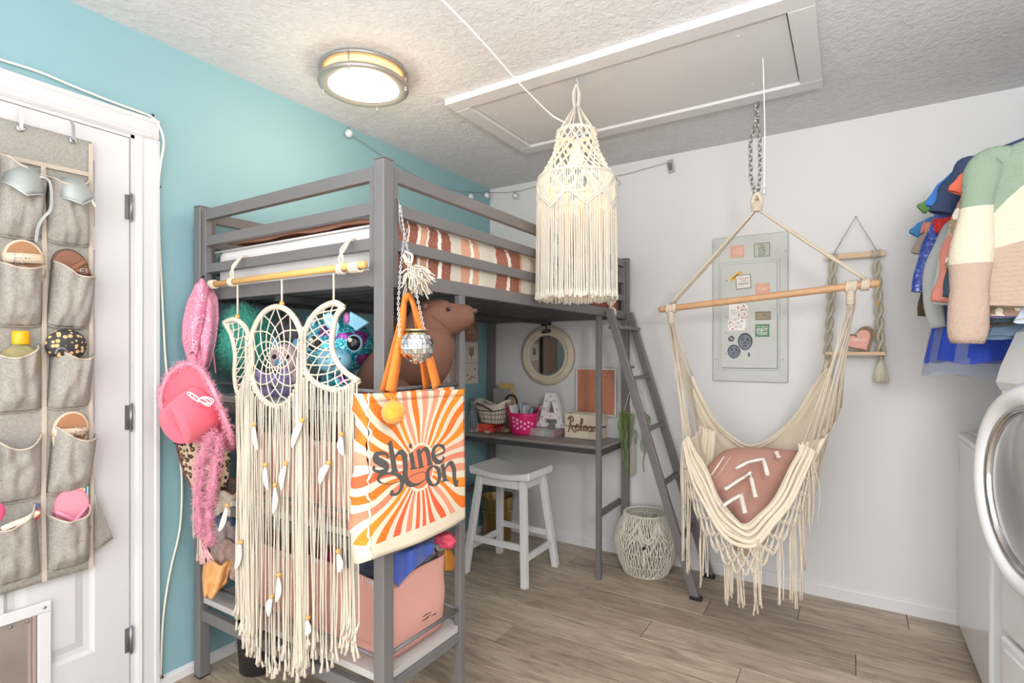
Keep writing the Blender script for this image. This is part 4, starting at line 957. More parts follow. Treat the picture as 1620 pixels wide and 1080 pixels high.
# seal
SEAL = mat('brown_plush', (112, 76, 60), .85, bump=(140, .25, .002), var=(7, (94, 62, 49), .6))
sx = [(.66, -1.83, 1.135, .030), (.72, -1.83, 1.155, .055), (.79, -1.84, 1.185, .080), (.86, -1.85, 1.205, .098), (.92, -1.855, 1.215, .108), (.965, -1.845, 1.235, .114), (.99, -1.83, 1.28, .104), (.988, -1.82, 1.325, .086), (.992, -1.80, 1.365, .080), (1.014, -1.78, 1.378, .073), (1.042, -1.760, 1.380, .060), (1.068, -1.741, 1.386, .047), (1.092, -1.724, 1.392, .038), (1.108, -1.714, 1.394, .022)]
cps = catmull([Vector(a[:3]) for a in sx], 5); rs = [sx[min(int(i / 5), len(sx) - 1)][3] * (1 - (i % 5) / 5) + sx[min(int(i / 5) + 1, len(sx) - 1)][3] * ((i % 5) / 5) for i in range(len(cps))]
seal = thing('brown_seal_plush', 'large brown velvety seal plush lifting its head past the slim post', 'plush toy', (.85, -1.88, 1.1))
MB().tube(cps, rs, 22).build('body', SEAL, seal)
sd = (Vector((1.06, -1.745, 0)) - Vector((.995, -1.80, 0))).normalized(); sn = sd.cross(UP)
if sn.dot(-FWD) < 0: sn = -sn
hcn = Vector((1.0, -1.795, 1.395)); DBR = mat('dark_brown_plush', (92, 64, 54), .6)
for s_ in (-1, 1):
    MB().ball(hcn + sd * .045 + sn * (s_ * .054) + UP * .014, .0078, 12, 8).build('eye', mat('eye_black'), seal)
    MB().ball(hcn + sd * -.03 + sn * (s_ * .074) + UP * .022, (.008, .008, .011), 12, 8).build('ear', SEAL, seal)
MB().ball(Vector((1.110, -1.714, 1.408)), (.013, .014, .010), 12, 8).build('nose', mat('seal_nose', (70, 52, 48), .5), seal)
MB().tube(catmull([hcn + sd * .12 + sn * .022 + UP * -.012, hcn + sd * .085 + sn * .038 + UP * -.016, hcn + sd * .055 + sn * .048 + UP * -.024], 4), .0014, 5).build('mouth', DBR, seal)
MB().ball((.95, -1.945, 1.15), (.09, .03, .045), 18, 12, Matrix.Rotation(.3, 3, 'Y')).build('flipper', SEAL, seal)
MB().tube(catmull([(1.005, -1.86, 1.33), (1.045, -1.80, 1.315), (1.04, -1.765, 1.325)], 4), .0016, 5).build('neck_seam', DBR, seal)

# ================================================================ TOTE BAG, MIRROR BALL, TASSEL
XF, XB = 1.152, 1.082; TC7 = lambda a, b, x=XF: on(540 + a / 4.154, 600 + b / 4.154, x=x)
sun = TC7(520, 572)
def f_sun(t):
    tc = t.node('ShaderNodeTexCoord'); sp = t.node('ShaderNodeSeparateXYZ'); t.link(tc.outputs['Object'], sp.inputs[0])
    # object space is shifted to the tote's base point
    u = t.math('ADD', t.math('SUBTRACT', sp.outputs[1], SUN[1]), t.math('SUBTRACT', sp.outputs[0], SUN[0])); v_ = t.math('SUBTRACT', sp.outputs[2], SUN[2])
    r_ = t.math('SQRT', t.math('ADD', t.math('MULTIPLY', u, u), t.math('MULTIPLY', t.math('MULTIPLY', v_, v_), .8))); an = t.math('ARCTAN2', v_, u)
    an = t.math('ADD', an, t.math('MULTIPLY', t.math('SINE', t.math('ADD', t.math('MULTIPLY', r_, 30), t.math('MULTIPLY', an, 7))), .03))
    k = t.math('MULTIPLY', t.math('ADD', an, 3.2), 30 / 6.2832); fr_ = t.math('FRACT', k); wn_ = t.node('ShaderNodeTexWhiteNoise', noise_dimensions='1D'); t.link(t.math('FLOOR', k), wn_.inputs['W'])
    pal = t.ramp(wn_.outputs[0], [(0, (234, 118, 36)), (.3, (224, 148, 118)), (.5, (224, 96, 58)), (.7, (232, 140, 42)), (.88, (222, 130, 102))], 'CONSTANT')
    CRM = (220, 208, 186); c = t.mix(t.math('GREATER_THAN', fr_, .56), pal, CRM)
    c = t.mix(t.math('LESS_THAN', r_, .062), c, CRM); c = t.mix(t.math('LESS_THAN', r_, .055), c, (226, 122, 86))
    low = t.math('LESS_THAN', sp.outputs[2], SUN[3]); c = t.mix(low, c, CRM); t.color(c); t.bump(t.noise(t.coord(), 420, 2), .3, .001)
ty0 = TC7(196, 500).y; ty1 = TC7(822, 500).y; tz0, tz1 = .727, 1.152
base = Vector((1.12, (ty0 + ty1) / 2, tz0)); SUN = (sun.x - base.x, sun.y - base.y, sun.z - base.z, .036)
mat('cream_canvas', (220, 208, 186), .9); tote = thing('tote_bag', 'canvas tote bag printed with orange sunburst rays and dark lettering, hung on the bed corner', 'bag', base)
CANV = custom('sunburst_canvas', f_sun, .9); ORG = mat('orange_webbing', (232, 130, 52), .85, bump=(300, .3))
def sx_(y, z):
    u = (y - ty0) / (ty1 - ty0); v = (z - tz0) / (tz1 - tz0)
    return XF + .010 * sin(pi * u) * (1 - v) + .004 * nz((y * 9, 0, z * 6), 1, 4) - .006 * v
def tf(u, v):
    y = ty0 + (ty1 - ty0) * u; z = tz0 + (tz1 - tz0) * v + .012 * (u - .5) * v * -1 + .006 * sin(pi * u) * (1 - v) * -1
    return (sx_(y, z) if 0 < u < 1 else sx_(y, z) - .003, y + (.004 * sin(v * 26) + .003 * sin(v * 61)) * (1 if u < .02 else 0) + .006 * (v - 1) * (u < .02), z)
MB().grid(tf, 36, 36).build('front_panel', CANV, tote, solid=.002)
def gf(u, v):
    p = Vector(tf(0, v)); return (p.x - u * .068 * (1 - .25 * v) , p.y + .006 * sin(v * 7 + u * 3) - .020 * sin(pi * u) * (1 - .4 * v), p.z - .012 * sin(pi * u) * (1 if v < .03 else 0))
MB().grid(gf, 14, 30).build('side_gusset', CANV, tote, solid=.002)
MB().grid(lambda u, v: (XF - .068 * (1 - .25 * v), ty0 + (ty1 - ty0) * u, tz0 + (tz1 - tz0) * v), 10, 10).build('back_panel', CANV, tote, solid=.002)
MB().grid(lambda u, v: (tf(u, 0)[0] - v * .068, tf(u, 0)[1], tz0 - .012 * sin(pi * v)), 20, 8).build('bottom_panel', mat('cream_canvas', (220, 208, 186), .9), tote, solid=.002)
MB().tube([Vector(tf(0, i / 40)) + Vector((.002, .004 * sin(i * 1.9), 0)) for i in range(41)], [.003 + .0016 * sin(i * 1.3) for i in range(41)], 7).build('ruffled_seam', mat('cream_canvas'), tote)
MB().ribbon([Vector(tf(i / 30, 1)) + Vector((.0015, 0, -.011)) for i in range(31)], .022, .0015, (1, 0, 0), sm=True).build('top_hem', CANV, tote)
hookp = on(645, 468, x=1.115)
def strap(a0, a1, w0=.034, w1=.016, mid=None):
    A = Vector(a0); B = Vector(a1); P = catmull([A, A.lerp(B, .35) + Vector((.004, 0, 0)), A.lerp(B, .7) + Vector((.006, 0, 0)), B], 5); n_ = len(P)
    return MB().ribbon(P, [w0 + (w1 - w0) * (i / (n_ - 1)) ** 1.3 for i in range(n_)], .003, (1, 0, .0), sm=True)
for q0, q1, ww in ((TC7(325, 80, 1.150), on(640, 474, x=1.128), .040), (on(691, 612, x=1.150), on(651, 474, x=1.128), .038), (on(607, 619, x=1.10), on(640, 470, x=1.118), .03), (on(675, 614, x=1.10), on(651, 470, x=1.118), .03)):
    strap(q0, q1, ww).build('handle', ORG, tote)
MB().ribbon(catmull([on(640, 476, x=1.126), on(643, 469, x=1.124), on(648, 468, x=1.124), on(651, 476, x=1.126)], 5), .018, .003, (1, 0, .2), sm=True).build('handle', ORG, tote)
INK = mat('charcoal_ink', (84, 80, 78), .8)
def stroke(pts_, ws, name='printed_letter', par=None):
    P = catmull([Vector((a, b, 0)) for a, b in pts_], 6); n_ = len(P); W = []
    for i in range(n_):
        s_ = i / (n_ - 1) * (len(ws) - 1); k = min(int(s_), len(ws) - 2); W.append((ws[k] + (ws[k + 1] - ws[k]) * (s_ - k)) / 4.154 / 850 * 1.72)
    Q = []
    for p in P:
        q = TC7(p.x, p.y); q.x = sx_(q.y, q.z) + .0018; Q.append(q)
    return Q, W
def letter(strokes, dots=()):
    mb = MB()
    for pts_, ws in strokes: Q, W = stroke(pts_, ws); mb.ribbon(Q, W, .0008, (1, 0, 0))
    for a, b, r_ in dots:
        q = TC7(a, b); q.x = sx_(q.y, q.z) + .0018; mb.ball(q, (.0006, r_ / 4.154 / 850 * 1.62, r_ / 4.154 / 850 * 1.72), 16, 10)
    return mb.build('printed_letter', INK, tote)
letter([([(305, 510), (295, 490), (262, 484), (228, 498), (228, 524), (262, 546), (292, 566), (290, 594), (258, 606), (222, 600), (212, 582)], [10, 16, 22, 32, 40, 44, 40, 30, 20, 14, 10])], [(304, 508, 11), (214, 580, 12)])
letter([([(322, 412), (330, 480), (338, 550), (344, 606)], [26, 36, 38, 40]), ([(308, 428), (330, 404)], [10, 10]), ([(346, 520), (368, 486), (394, 480), (410, 510), (414, 570), (412, 640), (436, 684), (480, 690), (530, 664), (552, 632), (536, 608), (496, 612), (420, 648), (330, 684), (268, 682), (240, 660), (252, 632), (300, 616), (352, 622), (388, 652), (388, 706), (360, 748), (326, 756)], [8, 20, 34, 40, 40, 40, 34, 16, 6, 4, 4, 4, 4, 4, 6, 16, 24, 12, 20, 34, 30, 18, 12]), ([(322, 604), (366, 598)], [12, 12])], [(324, 744, 17)])
letter([([(452, 486), (460, 530), (466, 582)], [32, 34, 34]), ([(440, 492), (466, 478)], [10, 8]), ([(444, 588), (490, 580)], [10, 10])], [(452, 436, 15)])
letter([([(502, 462), (510, 520), (516, 572)], [32, 34, 34]), ([(492, 470), (514, 454)], [10, 8]), ([(514, 492), (534, 460), (556, 462), (566, 500), (574, 556)], [8, 18, 34, 34, 34]), ([(556, 562), (594, 554)], [10, 10]), ([(498, 580), (536, 572)], [8, 8])])
letter([([(602, 504), (640, 490), (672, 476), (664, 442), (634, 432), (606, 452), (598, 494), (612, 530), (646, 542), (676, 512)], [10, 10, 12, 24, 14, 30, 36, 34, 24, 6])], [(664, 512, 9)])
letter([([(598, 566), (566, 590), (556, 632), (570, 676), (600, 694), (630, 672), (640, 630), (628, 586), (598, 566)], [8, 26, 36, 30, 10, 26, 36, 28, 8])])
letter([([(660, 560), (668, 610), (676, 662)], [32, 36, 38]), ([(648, 568), (672, 550)], [10, 8]), ([(674, 596), (694, 560), (720, 552), (736, 590), (738, 650), (748, 694), (764, 690)], [8, 18, 36, 40, 36, 22, 8]), ([(652, 668), (700, 660)], [10, 10])], [(758, 672, 12)])
pc = on(622, 652, x=1.185); pom = thing('orange_pompom', 'fuzzy orange pompom keychain looped on the tote handle', 'pompom', pc)
PO = mat('orange_fuzz', (248, 166, 50), .95, sheen=.5, bump=(260, .8, .003), var=(60, (236, 140, 30), .6))
MB().ball(pc, .031, 22, 16).spikes([pc + Vector((sin(t_) * cos(a), sin(t_) * sin(a), cos(t_))) * .029 for t_ in [pi * i / 20 for i in range(1, 20)] for a in [2 * pi * k / 24 for k in range(24)]], .001, 3500, .006, .0008).build('ball', PO, pom, kind='stuff')
MB().tube([pc + Vector((0, 0, .03)), on(612, 622, x=1.16)], .0015, 5).tube([pc + Vector((0, 0, .03)), on(629, 620, x=1.16)], .0015, 5).build('loop_cord', mat('orange_cord', (236, 150, 60), .7), pom)
# hooks on the guard rail
HKM = mat('steel_hook', (150, 150, 150), .3, .9)
h1 = tag(MB().tube(catmull([(1.034, hookp.y + .01, 1.70), (1.038, hookp.y + .01, 1.722), (1.055, hookp.y + .01, 1.726), (1.070, hookp.y + .01, 1.712), (1.074, hookp.y + .008, 1.66), (1.090, hookp.y + .002, 1.618), (1.110, hookp.y - .002, 1.610), (1.118, hookp.y - .004, 1.626)], 4), .003, 8).build('steel_hook', HKM), 'steel S hook over the upper guard rail carrying the mirror ball chain', 'hook')
h2 = tag(MB().tube(catmull([on(634, 400, x=1.078), on(636, 440, x=1.085), on(640, 478, x=1.095), on(646, 484, x=1.112), on(646, 466, x=1.12), on(645, 440, x=1.12)], 4), .0034, 8).build('black_hook', BLACK), 'black metal hook between the rails carrying the orange tote handles', 'hook')
dc = on(659, 548, x=1.178); dr = .0495
disco = thing('mirror_ball_bag', 'silver mirror-tile ball purse with flat top hanging on a chain', 'bag', dc)
mb = MB(); nr = 11
for i in range(2, nr):
    t0, t1 = pi * i / nr + .012, pi * (i + 1) / nr - .012; cnt = max(5, int(2 * pi * sin((t0 + t1) / 2) * dr / .0125))
    for k in range(cnt):
        a0, a1 = 2 * pi * k / cnt + .02, 2 * pi * (k + 1) / cnt - .02; n_ = Vector((sin((t0 + t1) / 2) * cos((a0 + a1) / 2), sin((t0 + t1) / 2) * sin((a0 + a1) / 2), cos((t0 + t1) / 2)))
        jit = Vector((R.gauss(0, 1), R.gauss(0, 1), R.gauss(0, 1))) * .0004
        q = [dc + Vector((sin(t) * cos(a), sin(t) * sin(a), cos(t))) * dr + jit * (1 if j % 2 else -1) for j, (t, a) in enumerate(((t0, a0), (t0, a1), (t1, a1), (t1, a0)))]
        mb.add(q, [(0, 1, 2, 3)])
mb.build('mirror_tiles', mat('mirror_tile', (232, 234, 236), .06, 1), disco, kind='stuff')
MB().ball(dc, dr - .0015, 24, 16).build('core', mat('ball_core', (120, 118, 116), .5), disco)
MB().lathe([(.030, .044), (.033, .047), (.030, .049), (.001, .049)], 24, dc).build('top_zip', mat('gold_zip', (190, 170, 120), .35, .7), disco)
hk_ = on(640, 372, x=1.115)
chain(MB(), [hk_, on(634, 420, x=1.14), on(630, 480, x=1.15), on(632, 532, x=1.172)], .0105, .0013).build('chain', CHROME, disco)
chain(MB(), [hk_, on(650, 420, x=1.15), on(662, 480, x=1.165), on(672, 526, x=1.178)], .0105, .0013).build('chain', CHROME, disco)
chain(MB(), [on(633, 325, x=1.10), hk_], .009, .0012).build('chain', CHROME, disco)
tp_ = on(656, 440, x=1.125); tas = thing('cream_rope_tassel', 'frayed cream rope tassel hanging between the chains above the orange handles', 'tassel', tp_)
mb = MB(); mb.tube(catmull([on(638, 402, x=1.10), on(646, 416, x=1.11), on(655, 428, x=1.12)], 4), .006, 8)
mb.tube(catmull([on(640, 398, x=1.10), on(652, 404, x=1.12), on(648, 420, x=1.12), on(640, 412, x=1.12)], 4), .004, 8); mb.build('knotted_rope', ROPE, tas)
mb = MB()
for _ in range(260):
    a = tp_ + Vector((R.gauss(0, .008), R.gauss(0, .008), R.gauss(.012, .008))); d = Vector((R.gauss(0, .6), R.gauss(0, .6), R.uniform(-1.6, .0))).normalized() + RGT * .25; L = R.uniform(.035, .062)
    mb.tube([a, a + d * L * .5 + Vector((0, 0, .002)), a + d * L * .8 + Vector((R.gauss(0, .004), R.gauss(0, .004), -L * .2))], .0022, 4)
mb.build('frayed_strands', ROPE, tas, kind='stuff')
# ================================================================ MACRAME LAMP
LC = Vector((1.236, -1.160, 0)); ml = thing('macrame_lamp', 'white macrame pendant lamp with a long fringe skirt hanging from the attic hatch', 'lamp', (LC.x, LC.y, H))
def LP(th, r, z): return Vector((LC.x + r * cos(th), LC.y + r * sin(th), z))
def lr(z):
    P = [(2.187, .078), (2.15, .082), (2.10, .094), (2.05, .118), (2.00, .150), (1.985, .158)]
    if z >= 2.187: return .078
    for a, b in zip(P, P[1:]):
        if b[0] <= z <= a[0]: return a[1] + (b[1] - a[1]) * (a[0] - z) / (a[0] - b[0])
    return .158
MB().tube([(LC.x, LC.y, H - .018), (LC.x, LC.y, H - .035), (LC.x + .01, LC.y, H - .045), (LC.x, LC.y, H - .055), (LC.x - .008, LC.y, H - .045)], .002, 6).build('ceiling_hook', WHITE, ml)
mb = MB()
for k in range(4):
    s_ = (-1, 1, -1, 1)[k]; mb.tube(catmull([(LC.x, LC.y, H - .05), (LC.x + s_ * .012, LC.y + (k // 2 - .5) * .014, H - .085), (LC.x + s_ * .009, LC.y + (k // 2 - .5) * .01, H - .14), (LC.x + s_ * .003, LC.y, 2.30)], 5), .0042, 6)
mb.build('loop_rope', ROPE_W, ml, kind='stuff')
mb = MB()
for k in range(8): mb.tube([LP(0, .002, 2.31), LP(2 * pi * k / 8, .03, 2.262), LP(2 * pi * k / 8, .075, 2.19)], .0035, 6)
mb.build('support_cords', ROPE_W, ml, kind='stuff')
def hring(z, r, rr): return MB().tube([LP(2 * pi * i / 40, r, z) for i in range(40)], rr, 8, closed=True)
q = hring(2.187, .079, .0065).build('top_ring', ROPE_W, ml); hring(1.992, .158, .007).build('middle_ring', ROPE_W, ml)
mb = MB(); N = 16; Z = [2.187, 2.168, 2.145, 2.12, 2.092, 2.062, 2.03, 1.992]
for j in range(len(Z) - 1):
    for i in range(N):
        for s_ in (-.5, .5):
            a0 = 2 * pi * (i + .5 * (j % 2)) / N; a1 = a0 + 2 * pi * s_ / N
            for off in (-.012, .012): mb.tube([LP(a0 + off, lr(Z[j]) + .002, Z[j]), LP((a0 + a1) / 2 + off * 1.6, lr((Z[j] + Z[j + 1]) / 2) + .004, (Z[j] + Z[j + 1]) / 2), LP(a1 + off, lr(Z[j + 1]) + .002, Z[j + 1])], .0024, 5, cap=False)
        mb.ball(LP(2 * pi * (i + .5 * (j % 2)) / N, lr(Z[j]) + .004, Z[j]), .0055, 6, 5)
mb.build('diamond_net', ROPE_W, ml, kind='stuff')
NR = 7; r0 = .158
def zA(th): f = (th * NR / (2 * pi)) % 1; return 1.905 + .075 * abs(2 * f - 1)
def zB(th): f = (th * NR / (2 * pi)) % 1; return 1.905 - .058 * abs(2 * f - 1)
mb = MB()
for fz, dz_ in ((zA, 0), (zA, -.011), (zB, 0), (zB, .011)):
    mb.tube([LP(2 * pi * i / 112, r0 + .006, fz(2 * pi * i / 112 + 1e-6) + dz_) for i in range(112)], .0048, 6, closed=True)
mb.build('diagonal_knots', ROPE_W, ml, kind='stuff')
mb = MB(); NS = 112; rl = random.Random(5)
for i in range(NS):
    th = 2 * pi * i / NS; f = (th * NR / (2 * pi)) % 1; a, b = zA(th), zB(th)
    if a < 1.975: mb.tube([LP(th, r0, 1.99), LP(th, r0 + .004, (1.99 + a) / 2), LP(th, r0, a)], .0028, 5, cap=False)
    if a - b > .012:
        sw = (.5 - f) * .10; mb.tube([LP(th, r0, a), LP(th + sw, r0 + .010, (a + b) / 2), LP(th, r0, b)], .003, 5, cap=False)
    rr = r0 + rl.uniform(-.004, .009); P = []
    for k in range(8): t_ = k / 7; P.append(LP(th + .006 * sin(k + i), rr + .004 * t_, b + (1.50 + rl.uniform(-.006, .006) - b) * t_))
    if f < .06 or f > .94: mb.tube([P[0] + Vector((.004 * cos(k * 2.1), .004 * sin(k * 2.1), -k * .006)) for k in range(9)], .0045, 6)
    mb.tube(P, .0034, 5, cap=False); e = P[-1]; mb.tube([e + UP * .018, e, e - UP * .016 + Vector((rl.gauss(0, .002), rl.gauss(0, .002), 0))], [.0036, .005, .0066], 6)
mb.build('fringe_skirt', ROPE_W, ml, kind='stuff')
mb = MB()
for k in range(10): th = 2 * pi * k / 10; mb.tube([LP(th, .024, 1.90), LP(th + .2, .028, 1.8), LP(th, .026, 1.66)], .003, 5)
mb.build('inner_tassel', mat('beige_rope', (214, 190, 160), .9), ml, kind='stuff')
bz = 2.075
MB().ball((LC.x, LC.y, bz), (.030, .030, .036), 18, 12).build('bulb', mat('warm_bulb', (255, 210, 130), .3, emit=((255, 170, 70), 9.0)), ml)
MB().lathe([(.016, .03), (.019, .035), (.019, .075), (.006, .085)], 18, (LC.x, LC.y, bz)).build('socket', WHITE, ml)
bl = bpy.data.lights.new('bulb_glow', 'POINT'); bl.energy = 2.6; bl.color = (1, .72, .38); bl.shadow_soft_size = .03
bo = bpy.data.objects.new('bulb_glow', bl); COL.objects.link(bo); bo.location = (LC.x, LC.y, bz - .05)
cpts = [on(640, -60, z=H - .02), on(672, -30, z=H - .03), on(700, 0, z=H - .06), on(760, 62, z=H - .12), on(820, 130, z=H - .16)]
MB().tube(catmull(cpts + [on(868, 178, d=2.25), on(886, 190, d=2.26), LP(2.4, .05, 2.235), LP(2.0, .012, 2.18), (LC.x, LC.y, 2.155)], 5), .0032, 8).build('power_cord', mat('white_cord', (238, 238, 236), .5), ml)
# attic pull cord
a = on(1207, 92, z=H - .018); pc_ = thing('attic_pull_cord', 'thin white pull cord with clear tip hanging from the attic hatch', 'cord', a)
e = on(1209, 300, d=(a - CAM).dot(FWD)); MB().tube(catmull([a, a.lerp(e, .5) + Vector((.004, 0, 0)), e], 5), .0022, 6).build('cord', mat('white_cord'), pc_)
MB().lathe([(.001, .012), (.006, .008), (.009, -.01), (.007, -.02), (.001, -.021)], 14, e).build('pull_tip', mat('clear_tip', (196, 198, 202), .1, .2), pc_)

# ================================================================ HAMMOCK CHAIR
HBL = Vector((1.375, -.464, 1.482)); HBR = Vector((2.317, -.558, 1.549)); AP = Vector((1.846, -.511, 1.935))
hm = thing('hammock_chair', 'cream cotton hammock chair with wooden spreader bar and knotted fringe hung by a chain', 'hammock', (1.846, -.55, H))
BARW = mat('spreader_wood', (204, 162, 122), .45, var=(35, (188, 142, 102), .5)); NAT = mat('natural_canvas', (216, 204, 184), .9, bump=(160, .3), sheen=.2); CO = mat('natural_cord', (212, 200, 182), .9, bump=(350, .4))
bd = (HBR - HBL).normalized()
MB().tube([HBL, HBL + bd * .004, HBL + bd * .02, HBR - bd * .02, HBR - bd * .004, HBR], [.009, .014, .016, .016, .014, .009], 16).build('spreader_bar', BARW, hm)
ch = MB(); c0 = Vector((AP.x, AP.y, H)); ch.tube([c0, c0 - UP * .02], .004, 8)
chain(ch, [c0 - UP * .015, c0 - UP * .10], .034, .0035); chain(ch, [c0 - UP * .09, c0 + Vector((-.028, 0, -.2)), c0 + Vector((-.026, 0, -.36)), c0 + Vector((-.006, 0, -.46))], .030, .0034); chain(ch, [c0 - UP * .09, c0 + Vector((.012, 0, -.2)), c0 + Vector((.014, 0, -.36)), c0 + Vector((.0, 0, -.47))], .030, .0034)
ch.build('hanging_chain', mat('galvanised_chain', (176, 178, 170), .3, .9), hm)
mb = MB(); mb.tube(catmull([AP + Vector((-.012, 0, -.01)), AP + Vector((-.018, 0, .03)), AP + Vector((0, 0, .062)), AP + Vector((.018, 0, .03)), AP + Vector((.012, 0, -.01))], 5), .010, 8)
for k in range(5): mb.tube([AP + Vector((.019 * cos(i * pi / 6), .014 * sin(i * pi / 6), -.016 + .008 * k)) for i in range(12)], .0045, 6, closed=True)
mb.build('top_loop', CO, hm, kind='stuff')
wl = HBL + bd * .065; wr = HBR - bd * .055; wrB = HBR - bd * .105
for nm, tgt, s_ in (('l', wl, -1), ('r', wr, 1)):
    mb = MB()
    for k in range(6):
        o_ = Vector((.003 * (k % 2), (k - 2.5) * .008, .002 * (k % 3))); mb.tube(catmull([AP + Vector((s_ * .012, (k - 2.5) * .003, -.02)), AP.lerp(tgt, .5) + o_ * 1.5 + UP * (.004 * (k % 2)), tgt + o_ + UP * .02], 5), .0052, 6)
    mb.build('suspension_cord', CO, hm, kind='stuff')
for c_, n_ in ((wl, 5), (wr, 3), (wrB, 4)):
    mb = MB(); P = []
    for i in range(n_ * 10 + 1):
        a = 2 * pi * i / 10; P.append(c_ + bd * ((i / 10 - n_ / 2) * .010) + (UP * cos(a) + Vector((0, 1, 0)) * sin(a)) * .021)
    mb.tube(P, .0065, 6).build('bar_knot', CO, hm)
for c_ in (wl, wrB):
    mb = MB()
    for k in range(7): mb.tube([c_ + Vector((.014 * cos(i * pi / 5), .014 * sin(i * pi / 5), -.025 - .008 * k)) for i in range(10)], .0048, 5, closed=True)
    mb.tube([c_ + UP * -.015, c_ + UP * -.085], .012, 8); mb.build('cord_wrap', CO, hm, kind='stuff')
rows_ = [
 [(1094, 595, -.44), (1114, 636, -.41), (1133, 668, -.37), (1155, 689, -.33), (1184, 705, -.31), (1212, 697, -.32), (1242, 675, -.35), (1264, 650, -.39), (1285, 615, -.43), (1309, 583, -.47)],
 [(1098, 640, -.42), (1115, 680, -.38), (1140, 725, -.33), (1165, 752, -.29), (1190, 762, -.27), (1218, 752, -.29), (1245, 735, -.32), (1275, 700, -.37), (1300, 665, -.42), (1328, 632, -.47)],
 [(1104, 680, -.52), (1112, 730, -.51), (1128, 780, -.50), (1155, 825, -.50), (1185, 848, -.50), (1215, 835, -.50), (1245, 800, -.51), (1275, 750, -.52), (1302, 705, -.53), (1326, 658, -.54)],
 [(1090, 694, -.62), (1098, 745, -.64), (1115, 800, -.67), (1145, 850, -.70), (1178, 878, -.72), (1205, 862, -.71), (1235, 820, -.69), (1265, 770, -.66), (1288, 728, -.64), (1306, 690, -.62)],
 [(1090, 690, -.66), (1103, 716, -.69), (1120, 748, -.72), (1140, 792, -.76), (1164, 822, -.78), (1188, 827, -.78), (1215, 802, -.76), (1240, 764, -.72), (1257, 727, -.69), (1271, 700, -.66)],
 [(1081, 697, -.68), (1089, 735, -.72), (1108, 785, -.77), (1136, 832, -.81), (1168, 862, -.83), (1194, 860, -.83), (1222, 833, -.81), (1251, 793, -.77), (1273, 752, -.72), (1289, 710, -.68)],
]
RW = [catmull([on(a, b, y=c) for a, b, c in r], 6) for r in rows_]
def HS(s_, t_):
    n_ = len(RW[0]) - 1; i = min(int(s_ * n_), n_ - 1); f = s_ * n_ - i; c = [r[i].lerp(r[i + 1], f) for r in RW]
    q = t_ * 5; k = min(int(q), 4); f = q - k; p0 = c[max(k - 1, 0)]; p1 = c[k]; p2 = c[k + 1]; p3 = c[min(k + 2, 5)]
    return .5 * ((2 * p1) + (p2 - p0) * f + (2 * p0 - 5 * p1 + 4 * p2 - p3) * f * f + (3 * p1 - p0 - 3 * p2 + p3) * f ** 3)
def hs(u, v):
    p = HS(u, v); e = abs(2 * u - 1); fold = sin(v * 60 + 2 * sin(u * 5)) * (.003 + .006 * e ** 2) + sin(v * 23 + u * 4) * .004 * (v > .55)
    return p + Vector((0, -1, .3)).normalized() * fold
cv = MB().grid(hs, 70, 90).build('canvas_sling', NAT, hm, solid=.003)
for v0, dz_, r_ in ((0, 0, .007), (0, -.018, .004)):
    MB().tube([HS(i / 50, v0) + UP * dz_ for i in range(51)], r_, 8).build('rim_roll', NAT, cv)
mb = MB()
for v0, r_, sh in ((1, .008, 0), (.95, .009, .3), (.90, .008, .9), (.85, .009, 1.5), (.80, .007, 2.2)): mb.tube([HS(i / 60, v0) + Vector((0, -.008, .006 * sin(i * .5 + sh))) for i in range(61)], [r_ * (.6 + .6 * sin(pi * i / 60)) for i in range(61)], 8)
mb.build('rim_roll', NAT, cv, kind='stuff')
# suspension lines from bar to sling ends
for u, c_ in ((0, wl), (1, wrB)):
    mb = MB()
    for k in range(14):
        v = k / 13; e = HS(u, v) + UP * .004; a = c_ + Vector((.012 * cos(k * 2.4), .012 * sin(k * 2.4), -.08)); mb.tube([a, a.lerp(e, .5) + Vector((.002 * sin(k), 0, 0)), e], .0028, 5)
        if k % 2 == 0: mb.tube([a + Vector((.004, .003, 0)), e + Vector((.005, .004, 0))], .0028, 5)
    mb.build('suspension_lines', CO, hm, kind='stuff')
# armrest folds hanging beyond the ends on the right
MB().grid(lambda u, v: on(1262 + 30 * u + 8 * v * (1 - u), 700 + 46 * v + 8 * sin(u * 3), y=-.69 + .06 * u + .006 * sin(v * 14)), 12, 14).build('side_flap', NAT, hm, solid=.003)
MB().grid(lambda u, v: on(1106 + 26 * u - 6 * v, 672 + 10 * u + 70 * v, y=-.46 - .02 * v + .008 * sin(u * 16)), 20, 12).build('side_flap', NAT, hm, solid=.003)
MB().grid(lambda u, v: on(1286 + 38 * u * (1 - v * .55) , 705 - 60 * u + v * (95 - 20 * u), y=-.50 - .02 * v + .008 * sin(u * 16 + v * 3)), 20, 12).build('side_flap', NAT, hm, solid=.003)
# knotted fringe under the front rim
mb = MB(); rr_ = random.Random(11); NK = 15
low = [HS(i / 60, .99) for i in range(61)]
def LW(s_): q = max(0, min(59.999, s_ * 60)); i = int(q); return low[i].lerp(low[i + 1], q - i)
def node(i, lvl): 
    s_ = .04 + .92 * (i + .5 * (lvl % 2)) / NK; return LW(s_) + Vector((0, -.014, -.035 * lvl - .012))
for lvl in range(3):
    for i in range(NK):
        a = node(i, lvl)
        for j in ((i, i - 1) if (lvl + 1) % 2 else (i, i + 1)):
            if j < 0 or j > NK - 1: continue
            b = node(j, lvl + 1)
            for k in range(3): sag = .004 + .006 * k; mb.tube([a, a.lerp(b, .5) - UP * sag + Vector((0, -.004 * k, 0)), b], .0017, 4, cap=False)
        mb.ball(a, .0055, 6, 5)
        if lvl:
            b = node(i + 1, lvl)
            if i < NK - 1:
                for k in range(3): mb.tube(catmull([a, a.lerp(b, .5) - UP * (.018 + .011 * k), b], 4), .0017, 4, cap=False)
mb.build('knotted_net', CO, hm, kind='stuff')
